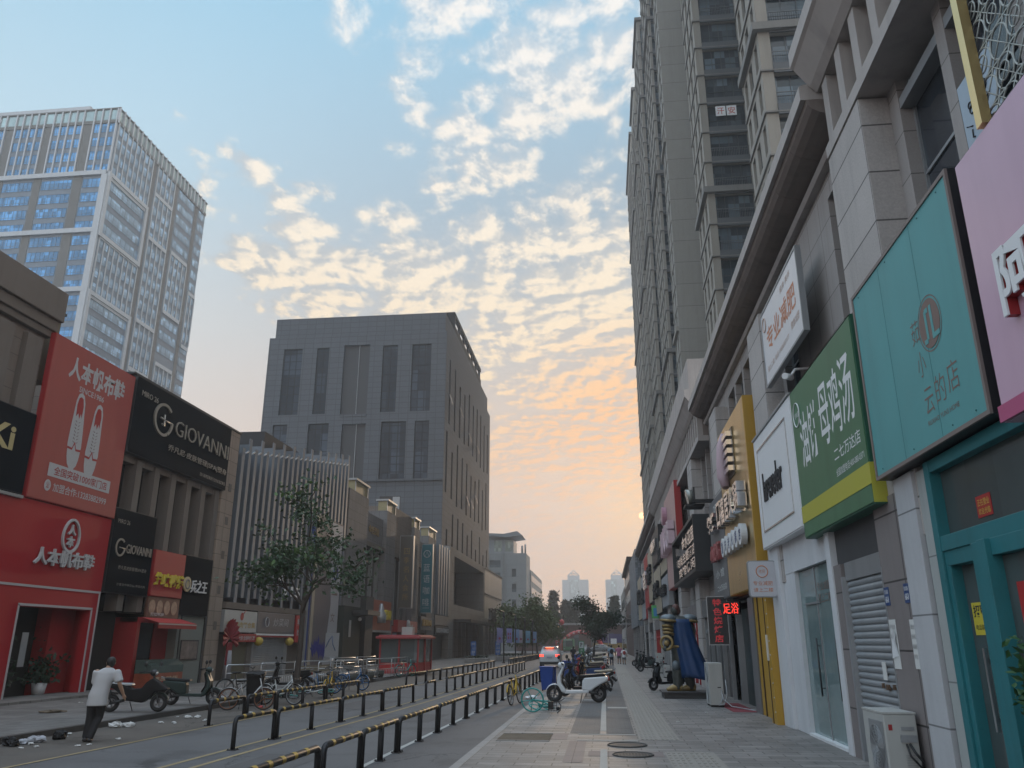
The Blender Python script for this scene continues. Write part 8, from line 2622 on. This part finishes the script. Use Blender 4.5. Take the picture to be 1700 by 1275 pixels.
def wheelie(label, x, y, z, m, rz=0.0, open_lid=False, s=1.0, lid=None):
    t = thing('wheelie_bin', label, 'bin', (x, y, z), rz)
    t.scale = (s, s, s)
    V = Vector
    c = MB()
    prof = [(.06, .20, .21), (.5, .245, .255), (.92, .275, .30)]
    c.loft([[V((-w, -d, zz)), V((w, -d, zz)), V((w, d, zz)), V((-w, d, zz))] for zz, w, d in prof], smooth=False)
    c.build('body', m, t, world=False, bevel=.025)
    c = MB(); c.box(-.295, .295, -.32, .33, .915, .945); c.build('rim', m, t, world=False, bevel=.01)
    c = MB()
    if open_lid:
        c.box(-.29, .29, .33, .36, .30, .93)
    else:
        c.loft([[V((-.29, -.33, .95)), V((.29, -.33, .95)), V((.29, .36, .97)), V((-.29, .36, .97))], [V((-.25, -.28, .99)), V((.25, -.28, .99)), V((.25, .33, 1.02)), V((-.25, .33, 1.02))]], smooth=False)
    c.build('lid', lid or m, t, world=False)
    c = MB(); c.tube([V((-.26, .38, .90)), V((.26, .38, .90))], .016, 8); c.build('handle', m, t, world=False)
    for s_ in (-1, 1):
        c = MB(); c.torus((s_ * .24, .22, .10), (1, 0, 0), .075, .028, 18, 8); c.tube([V((s_ * .21, .22, .10)), V((s_ * .27, .22, .10))], .06, 10); c.build('wheel', M_blackm, t, world=False)
    return t


wheelie('blue wheelie bin nearest the camera beside the kerb rails', -2.33, 34.2, 0.124, M_blue, R(-6), True)
wheelie('second blue wheelie bin behind the nearest one', -2.0, 45.6, 0.124, M_blue, R(8), True)
wheelie('third blue wheelie bin by the parking sign', -2.3, 71, 0.124, M_blue, R(0), True)
wheelie('black rubbish bin between the bicycles on the left', -11.55, 27.2, 0.005, M_seatp, R(20), s=1.05)

# parking sign
t = thing('parking_sign', 'green and white parking sign with the letter P above the scooters', 'sign', (-2.55, 93, 0.12))
c = MB(); c.box(-2.86, -2.26, 92.9, 93.1, 0.12, 2.2); c.build('box', mat('sign_green', (0.02, 0.17, 0.06), 0.5), t)
c = MB(); c.box(-2.80, -2.32, 92.88, 92.9, 1.45, 2.12); c.build('white_panel', mat('sign_white', (0.45, 0.50, 0.50), 0.4), t)
c = MB(); put_text(c, Fr('F', (-2.80, 92.878, 1.45)), 'P', 0.13, 0.35, 0.12, 0.56, 0.0, 0.004, bold=0.03); c.build('lettering', M_ink, t)
c = MB()
for k in range(3):
    put_text(c, Fr('F', (-2.8, 92.898, 0)), '停车场'[k], .12, .36, 1.1 - k * .3, 1.34 - k * .3, 0.0, .004)
c.build('lettering', MATS['sign_green'] if False else M_offw, t)

# ---------------------------------------------------------------- car and bus
def suv(label, x, y, rz, m_paint, lit=False):
    t = thing('parked_car', label, 'car', (x, y, 0.0), rz)
    V = Vector
    W2 = .89
    # rings along y (forward +y): (y, z_low, z_belt, z_top, half width low, half width belt, half width top)
    rings = []
    for (yy_, zl, zb, zt, wl_, wb_, wt_) in [(-2.18, .48, .70, .98, .72, .76, .70), (-2.14, .30, .72, 1.10, .82, .86, .74), (-1.95, .24, .80, 1.42, .86, .89, .66), (-1.55, .22, .90, 1.66, .88, .90, .64), (-.6, .2, .95, 1.70, .89, .91, .66), (.4, .2, .95, 1.62, .89, .91, .64), (.95, .22, .93, 1.25, .88, .90, .70), (1.5, .24, .88, .98, .86, .88, .76), (2.1, .30, .72, .80, .78, .80, .70), (2.28, .42, .60, .66, .66, .68, .60)]:
        h = [(wl_ * .9, zl), (wl_, zl + .12), (wb_, zb), ((wb_ + wt_) / 2 + .03, (zb + zt) / 2 + .02), (wt_, zt - .05), (wt_ - .12, zt)]
        rings.append([V((a, yy_, z)) for a, z in h] + [V((-a, yy_, z)) for a, z in h[::-1]])
    c = MB(); c.loft(rings[::-1]); c.build('body', m_paint, t, world=False)
    c = MB()
    c._add([V((-.64, -2.06, 1.02)), V((.64, -2.06, 1.02)), V((.56, -1.84, 1.50)), V((-.56, -1.84, 1.50))], [(0, 1, 2, 3)], False); c.build('rear_window', M_dgl, t, world=False)
    # a spoiler, side glass, lamps, bumper, plate
    o = c = MB(); c.box(-.60, .60, -2.02, -1.60, 1.655, 1.70); c.build('spoiler', m_paint, t, world=False, bevel=.015)
    for s in (-1, 1):
        c = MB(); c._add([V((s * .885, -1.6, .98)), V((s * .905, .6, 1.0)), V((s * .72, .35, 1.52)), V((s * .72, -1.4, 1.55))], [(0, 1, 2, 3) if s > 0 else (3, 2, 1, 0)], False)
        c.build('side_window', M_dgl, t, world=False)
        c = MB(); c.box(s * .50, s * .86, -2.20, -2.0, .86, 1.04); c.build('tail_lamp', mat('lit_tail_lamp', (0.9, 0.05, 0.03), 0.3, emit=2.2) if lit else M_tail, t, world=False, bevel=.03)
        c = MB(); c.box(s * .88, s * 1.06, .62, .74, .98, 1.12); c.build('door_mirror', m_paint, t, world=False, bevel=.02)
        c = MB(); c.box(s * .45, s * .80, 2.1, 2.26, .56, .68); c.build('headlight', M_lens, t, world=False, bevel=.02)
        for wy in (-1.35, 1.35):
            c = MB(); c.torus((s * .80, wy, .33), (1, 0, 0), .235, .095, 24, 10); o = c.build('wheel', M_blackm, t, world=False)
            c = MB(); c.tube([V((s * .80, wy, .33)), V((s * .86, wy, .33))], .20, 16); c.build('rim', M_rim, o, world=False)
    c = MB(); c.box(-.34, .34, -1.98, -1.92, 1.575, 1.615); c.build('brake_lamp', mat('lit_brake_lamp', (1.0, 0.16, 0.06), 0.3, emit=3.0) if lit else M_tail, t, world=False)
    c = MB(); c.box(-.84, .84, -2.22, -2.0, .28, .46); c.build('bumper', M_black, t, world=False, bevel=.03)
    c = MB(); c.box(-.24, .24, -2.215, -2.19, .74, .88); c.build('number_plate', mat('blue_white_plate', (0.30, 0.34, 0.42), 0.4), t, world=False)
    return t


M_carw = mat('white_car_paint', (0.58, 0.60, 0.62), 0.25, var=0.03)
suv('white car with glowing red tail lamps driving away along the street', -4.72, 74.2, R(0), M_carw, True)
suv('pale car far up the road behind the person in black', -3.6, 150, R(0), M_carw, False)
suv('grey car parked at the far end by the hoarding', -1.5, 196, R(80), S1, False)
t = thing('city_bus', 'green and pale bus at the far junction under the red arch', 'bus', (-8.6, 196, 0))
c = MB(); c.box(-9.7, -7.3, 196, 206, .35, 2.95); c.build('body', mat('bus_green', (0.07, 0.22, 0.11), 0.4), t, bevel=.08)
c = MB(); c.box(-9.55, -7.45, 195.94, 195.99, 1.2, 2.5); c.build('windscreen', glass('bus_glass', (0.12, 0.16, 0.15), 0.1), t)
c = MB(); c.box(-9.5, -7.5, 195.93, 195.99, 2.56, 2.86); c.build('roof_sign', mat('pale_bus_green', (0.32, 0.42, 0.36), 0.5), t)
for s in (-9.5, -7.8):
    c = MB(); c.box(s, s + .3, 195.93, 195.99, .65, .85); c.build('headlight', M_lens, t)
    c = MB(); c.torus((s + .15, 198, .45), (1, 0, 0), .33, .13, 20, 8); c.build('wheel', M_blackm, t)

# ---------------------------------------------------------------- kiosk and barriers on the left pavement
t = thing('kiosk', 'small glass kiosk with a red roof and red lower panels on the left pavement', 'kiosk', (-13, 52.5, 0.14))
x0, x1, y0, y1 = -14.2, -11.75, 52.4, 56.5
M_kr = mat('faded_red_roof', (0.33, 0.05, 0.055), 0.6, var=0.12)
c = MB(); c.box(x0 - .25, x1 + .2, y0 - .3, y1 + .3, 2.22, 2.38); c.box(x0 - .1, x1 + .05, y0 - .15, y1 + .15, 2.38, 2.46); c.build('roof', M_kr, t, bevel=.03)
c = MB()
for (a, b_) in ((x0, y0), (x1, y0), (x0, y1), (x1, y1), ((x0 + x1) / 2, y0), (x1, (y0 + y1) / 2)):
    c.box(a - .05, a + .05, b_ - .05, b_ + .05, .14, 2.22)
c.build('post', M_redd, t)
c = MB(); c.box(x0 + .05, x1 - .05, y0 + .02, y0 + .05, .14, .78); c.box(x1 - .05, x1 - .02, y0 + .05, y1 - .05, .14, .78); c.build('lower_panel', M_red, t)
c = MB(); c.quad((x0, y0 + .03, .8), (x1, y0 + .03, .8), (x1, y0 + .03, 2.2), (x0, y0 + .03, 2.2)); c.quad((x1 - .03, y0, .8), (x1 - .03, y1, .8), (x1 - .03, y1, 2.2), (x1 - .03, y0, 2.2)); c.build('glass', glass('kiosk_glass', (0.12, 0.14, 0.14), 0.1, cell=(.8, 1.4), vary=.6), t)
c = MB(); c.box(x0, x1, y1 - .05, y1, .14, 2.2); c.box(x0, x0 + .05, y0, y1, .14, 2.2); c.build('back_wall', M_alu, t)
c = MB(); c.box(-12.9, -12.2, 52.6, 53.2, 2.46, 2.95); c.build('roof_unit', M_acw, t)


def barrier(label, x0, y0, x1, y1, z, group, h=1.0):
    t = thing('crowd_barrier', label, 'barrier', (x0, y0, z), group=group)
    a, b_ = Vector((x0, y0, z)), Vector((x1, y1, z))
    up = Vector((0, 0, 1))
    d = (b_ - a).normalized()
    c = MB(); c.tube([a, a + up * (h - .06), a + up * h + d * .06, b_ + up * h - d * .06, b_ + up * (h - .06), b_], .026, 8); c.tube([a + up * .45, b_ + up * .45], .016, 6); c.tube([a + up * .70, b_ + up * .70], .016, 6); c.build('frame', M_steel, t)
    L = (b_ - a).length
    c = MB()
    n = int(L / .16)
    for k in range(1, n):
        p = a + d * (L * k / n)
        c.tube([p + up * .12, p + up * .45], .009, 5)
    c.tube([a + up * .12, b_ + up * .12], .016, 6)
    c.build('infill_bars', M_steel, t)
    return t


bl_ = [(-14.6, 31.5, -13.6, 33.9), (-14.5, 34.6, -13.8, 38.0), (-14.4, 38.2, -13.6, 41.4), (-13.5, 41.6, -13.1, 44.6), (-13.0, 37.5, -12.5, 39.6), (-12.7, 39.8, -12.3, 42.2), (-12.6, 42.4, -12.2, 44.8), (-12.9, 45.0, -12.0, 47.6), (-12.3, 48.0, -11.9, 50.4), (-15.5, 47.0, -15.2, 50.5), (-15.2, 50.8, -14.9, 54.0)]
for k, (a, b_, e, f) in enumerate(bl_):
    barrier(f'{ORD[k]} shiny metal barrier from the camera on the left pavement', a, b_, e, f, 0.14, 'metal barriers on the left pavement')
# round dark planters inside the barriers
for k, (x, y) in enumerate([(-12.9, 38.6), (-12.7, 41.2), (-12.6, 43.8), (-12.8, 46.5)]):
    t = thing('planter', f'{ORD[k]} dark round planter tub between the metal barriers', 'planter', (x, y, 0.14), group='dark planter tubs')
    c = MB(); c.tube([(x, y, .14), (x, y, .5)], .42, 16, .5); c.build('tub', mat('dark_concrete', (0.05, 0.052, 0.045), 0.8, var=.3, scale=4), t)
    c = MB(); c.tube([(x, y, .5), (x, y, .515)], .46, 16); c.build('soil', M_soil, t)
t = thing('sign_stand', 'small grey information board on a post beside the mural panel', 'sign', (-13.6, 41.0, .14))
c = MB(); c.tube([(-13.6, 41, .1), (-13.6, 41, 1.4)], .03, 6); c.build('post', M_galv, t)
c = MB(); c.box(-13.95, -13.25, 40.97, 41.03, 1.3, 2.45); c.build('board', M_alu, t)
c = MB(); c.tube([(-13.9, 40.96, 1.75), (-13.75, 40.96, 2.1), (-13.6, 40.96, 2.3), (-13.55, 40.96, 1.9), (-13.4, 40.96, 1.6)], .02, 5); c.build('drawing', M_navy, t)
for k, (x, y) in enumerate([(-12.5, 82), (-11.2, 96), (-11.0, 101)]):
    t = thing('stone_planter', ['low stone planter box at the corner of the left pavement', 'low dark planter box beside the second black post', 'low dark planter box beyond the second black post'][k], 'planter', (x, y, .1))
    c = MB(); c.box(x - 1.2, x + 1.2, y - .5, y + .5, .1, .55); c.build('box', M_kerb, t, bevel=.02)
    c = MB()
    rq = random.Random(k)
    for i in range(160):
        leaf(c, Vector((x + rq.uniform(-1.1, 1.1), y + rq.uniform(-.4, .4), .58 + rq.random() * .2)), .09, rq)
    c.build('plants', M_leafd, t)

# ---------------------------------------------------------------- armoured statue
t = thing('armoured_statue', 'life-size painted statue of an armoured warrior with a long blue cape on a plinth', 'statue', (2.7, 30.9, 0.12))
M_camo = mat('green_brown_armour', (0.045, 0.05, 0.045), 0.5, var=0.8, scale=5)
M_sgold = mat('dull_gold_armour', (0.27, 0.19, 0.075), 0.42, metal=0.3, var=0.25, scale=4)
M_cape = mat('blue_cape', (0.008, 0.042, 0.135), 0.55, var=0.25, scale=2, streak=0.2)
M_sgrey = mat('grey_armour', (0.14, 0.17, 0.19), 0.45, metal=0.3, var=0.2)
V = Vector
O = V((2.62, 30.9, 0.34))
q = lambda a, b_, d: O + V((a, b_, d))
c = MB(); c.box(2.0, 3.5, 30.2, 31.7, 0.12, 0.30); c.box(1.93, 3.56, 30.12, 31.78, 0.30, 0.345); c.build('plinth', mat('dark_plinth', (0.05, 0.048, 0.05), 0.6, var=.2), t)
c = MB()
c.tube([q(-.10, -.12, .05), q(-.08, -.1, .5), q(-.04, -.08, .95), q(.0, -.04, 1.45)], [.15, .19, .21, .25], 14)
c.tube([q(.40, .15, .05), q(.34, .12, .5), q(.26, .1, .95), q(.18, .06, 1.45)], [.15, .19, .21, .25], 14)
c.loft([[q(.08 + w * math.cos(a * math.pi / 8), d_ * math.sin(a * math.pi / 8), zz) for a in range(16)] for zz, w, d_ in ((1.35, .34, .26), (1.6, .36, .27), (1.9, .34, .26), (2.2, .44, .30), (2.45, .42, .28), (2.55, .20, .16))])
c.tube([q(-.28, -.14, 2.36), q(-.36, -.2, 2.05), q(-.34, -.3, 1.72), q(-.45, -.36, 1.5)], [.15, .15, .13, .09], 12)
c.tube([q(.42, .1, 2.36), q(.55, .1, 2.05), q(.5, 0, 1.7)], [.15, .15, .11], 12)
c.ball(q(-.48, -.38, 1.42), .09)
c.ball(q(-.04, -.02, 2.76), .13, .15, .18); c.tube([q(0, 0, 2.5), q(-.02, 0, 2.66)], .10, 10); c.ball(q(-.17, -.03, 2.75), .03, .025, .04)
fuse(c, 'body', M_camo, t, .022, 3, world=True)
c = MB(); c.ball(q(.0, .0, 2.83), .155, .17, .15); c.ball(q(.05, .02, 2.74), .13, .15, .15); fuse(c, 'hair', mat('auburn_hair', (0.085, 0.03, 0.022), 0.6, var=.3, scale=12), t, .02, 3, world=True)
for (a, b_, dd) in ((-.30, -.14, 2.46), (.46, .08, 2.46)):
    c = MB(); c.ball(q(a, b_, dd), .30, .28, .17, 18, 10); c.build('shoulder_guard', M_sgrey, t)
    c = MB(); c.torus(q(a, b_, dd - .07), (0.1, 0, 1), .29, .045, 24, 8); c.build('shoulder_rim', M_sgold, t)
for k in range(3):
    c = MB(); c.torus(q(-.35 + .012 * k, -.2 - .02 * k, 2.18 - k * .12), (.15, .2, 1), .16, .05, 20, 8); c.build('arm_band', M_sgold, t)
c = MB(); c.torus(q(-.42, -.42, 1.62), (.5, 1, 0), .22, .05, 24, 8); c.ball(q(-.42, -.42, 1.62), .1, .06, .1); c.build('round_guard', M_sgold, t)
c = MB(); c.torus(q(.08, 0, 1.5), (0, 0, 1), .33, .05, 28, 8); c.build('belt', M_sgold, t)
for (a, b_) in ((-.10, -.12), (.40, .15)):
    c = MB(); c.tube([q(a + .16, b_, .10), q(a, b_, .12), q(a - .22, b_ - .05, .09), q(a - .40, b_ - .08, .05)], [.13, .15, .11, .05], 12); fuse(c, 'boot', M_sgold, t, .02, 3, world=True)
    c = MB(); c.ball(q(a - .03, b_ - .14, .86), .14, .1, .17); c.build('knee_guard', M_sgrey, t)
# cape: a thick folded sheet hanging from the shoulders, its hem swung out to the right
rings = []
for j in range(15):
    s = j / 14
    zz = 2.44 - s * 2.02
    ring_o, ring_i = [], []
    for i in range(25):
        u = i / 24
        wdt = .40 + .30 * s
        cx = .16 + .44 * s ** 1.6
        ang = R(-60 + 200 * u)
        fold = .035 * s * math.sin(u * 26 + s * 2) + .02 * math.sin(u * 9)
        ex = cx + (wdt + fold) * math.sin(R(-75 + 170 * u)) * .78
        ey = -.10 - (.26 + .16 * s + fold) * math.cos(R(-75 + 170 * u))
        ring_o.append(q(ex, ey, zz + .05 * math.sin(u * 7) * s))
        ring_i.append(q(ex - .0, ey + .035, zz + .05 * math.sin(u * 7) * s))
    rings.append(ring_o + ring_i[::-1])
c = MB(); c.loft(rings); c.build('cape', M_cape, t)

# ---------------------------------------------------------------- plant at the right edge
t = thing('potted_shrub', 'bushy green potted shrub before the teal door at the right edge', 'plant', (3.86, 8.0, 0.12))
c = MB(); c.tube([(3.86, 7.95, .12), (3.86, 7.95, .5)], .20, 16, .27); c.tube([(3.86, 7.95, .48), (3.86, 7.95, .54)], .29, 16); c.build('pot', mat('brown_pot', (0.10, 0.06, 0.045), .5), t)
rq = random.Random(17)
tr_, lf = MB(), MB()
for k in range(34):
    a = rq.uniform(0, 6.28)
    rr_ = rq.uniform(.08, .30)
    e = Vector((3.86 + math.cos(a) * rr_ * .8, 7.95 + math.sin(a) * rr_, rq.uniform(.75, 1.95)))
    m0 = Vector((3.86 + math.cos(a) * rr_ * .35, 7.95 + math.sin(a) * rr_ * .4, e.z * .6))
    tr_.tube([(3.86, 7.95, .45), m0, e], [.014, .010, .005], 5, cap=False)
    for i in range(30):
        s = rq.uniform(.35, 1.05)
        p = m0.lerp(e, s) + Vector((rq.gauss(0, .07), rq.gauss(0, .07), rq.gauss(0, .06)))
        leaf(lf, p, .055, rq)
tr_.build('stems', M_bark, t); lf.build('foliage', leafmat('glossy_shrub_leaf', (0.030, 0.085, 0.028)), t)
# plants inside the red entrance
for k, (y, h) in enumerate([(26.2, 1.6), (28.6, 1.8)]):
    t = thing('potted_shrub', ['leafy potted plant at the near side of the red entrance', 'leafy potted plant at the far side of the red entrance'][k], 'plant', (-20.2, y, .14))
    c = MB(); c.tube([(-20.2, y, .22), (-20.2, y, .6)], .2, 12, .26); c.build('pot', M_offw, t)
    lf = MB()
    for i in range(420):
        leaf(lf, Vector((-20.2 + rq.gauss(0, .26), y + rq.gauss(0, .3), .6 + abs(rq.gauss(0, .5)) * h * .6)), .10, rq)
    lf.build('foliage', M_leafd, t)

# ---------------------------------------------------------------- litter
rq = random.Random(23)
M_lit = mat('litter_white', (0.48, 0.48, 0.47), .8)


def scrap(x, y, z, s, label, group, m, name='litter_scrap', cat='litter', h=0.4):
    c = MB()
    for k in range(1 if s < .1 else 4):
        b0 = len(c.v)
        q_ = s * (1 if s < .1 else rq.uniform(.3, .55))
        cx, cy = (x, y) if s < .1 else (x + rq.uniform(-.7, .7) * s, y + rq.uniform(-.6, .6) * s)
        c.ball((cx, cy, z + q_ * h * .8), q_, q_ * rq.uniform(.6, 1), q_ * h, 9, 6)
        for i in range(b0, len(c.v)):
            v = c.v[i]
            c.v[i] = Vector((v.x + rq.uniform(-.22, .22) * q_, v.y + rq.uniform(-.22, .22) * q_, max(z + .001, v.z + rq.uniform(-.3, .4) * q_ * h)))
    c.sm = [False] * len(c.sm)
    o = c.build(name, m)
    return props(o, label, cat, group)


for k in range(16):
    y = rq.uniform(15.5, 25)
    scrap(rq.uniform(-12.0, -10.3), y, 0.006, rq.uniform(.03, .08), 'small pale scrap of litter on the road edge by the left kerb', 'scraps of litter along the left kerb', M_lit, h=.3)
for k in range(12):
    scrap(rq.uniform(-18, -13), rq.uniform(24, 40), 0.142, rq.uniform(.04, .12), 'small pale scrap of litter on the left pavement', 'scraps of litter on the left pavement', M_lit, h=.3)
for k in range(9):
    scrap(rq.uniform(1.2, 3.0), rq.uniform(20, 50), 0.124, rq.uniform(.025, .05), 'tiny pale scrap of litter on the right pavement', 'scraps of litter on the right pavement', M_lit, h=.2)
scrap(-11.75, 19.9, 0.006, .32, 'large crumpled white plastic bag by the left kerb just beyond the man', None, M_lit, 'plastic_bag', 'bag', .5)
scrap(-11.9, 16.6, 0.006, .36, 'pale crumpled rubbish bag against the left kerb at the left edge', None, mat('dull_bag', (.32, .33, .36), .6), 'rubbish_bag', 'bag', .5)
scrap(-11.8, 16.1, 0.006, .20, 'black rubbish bag on the left kerb at the left edge', None, M_seatp, 'rubbish_bag', 'bag', .8)
scrap(-11.7, 17.3, 0.006, .22, 'small black bag in front of the pale rubbish bag', None, M_seatp, 'rubbish_bag', 'bag', .8)
scrap(-11.3, 22.6, 0.006, .22, 'white crumpled paper heap below the black sporty scooter', None, M_lit, 'paper_heap', 'litter', .4)
scrap(-10.9, 26.2, 0.006, .13, 'red crumpled packet under the silver bicycle', None, M_red, 'packet', 'litter', .5)
scrap(-2.65, 31.5, 0.004, .30, 'white crumpled paper at the foot of the nearest blue bin', None, M_white, 'paper_heap', 'litter', .4)
scrap(-9.1, 33.6, 0.004, .28, 'dark rag lying on the road between the left and middle rails', None, M_dkm, 'rag', 'litter', .4)
scrap(-15.0, 22.2, 0.142, .55, 'dark wet stain heap of sweepings before the red entrance', None, M_soil, 'sweepings', 'litter', .12)
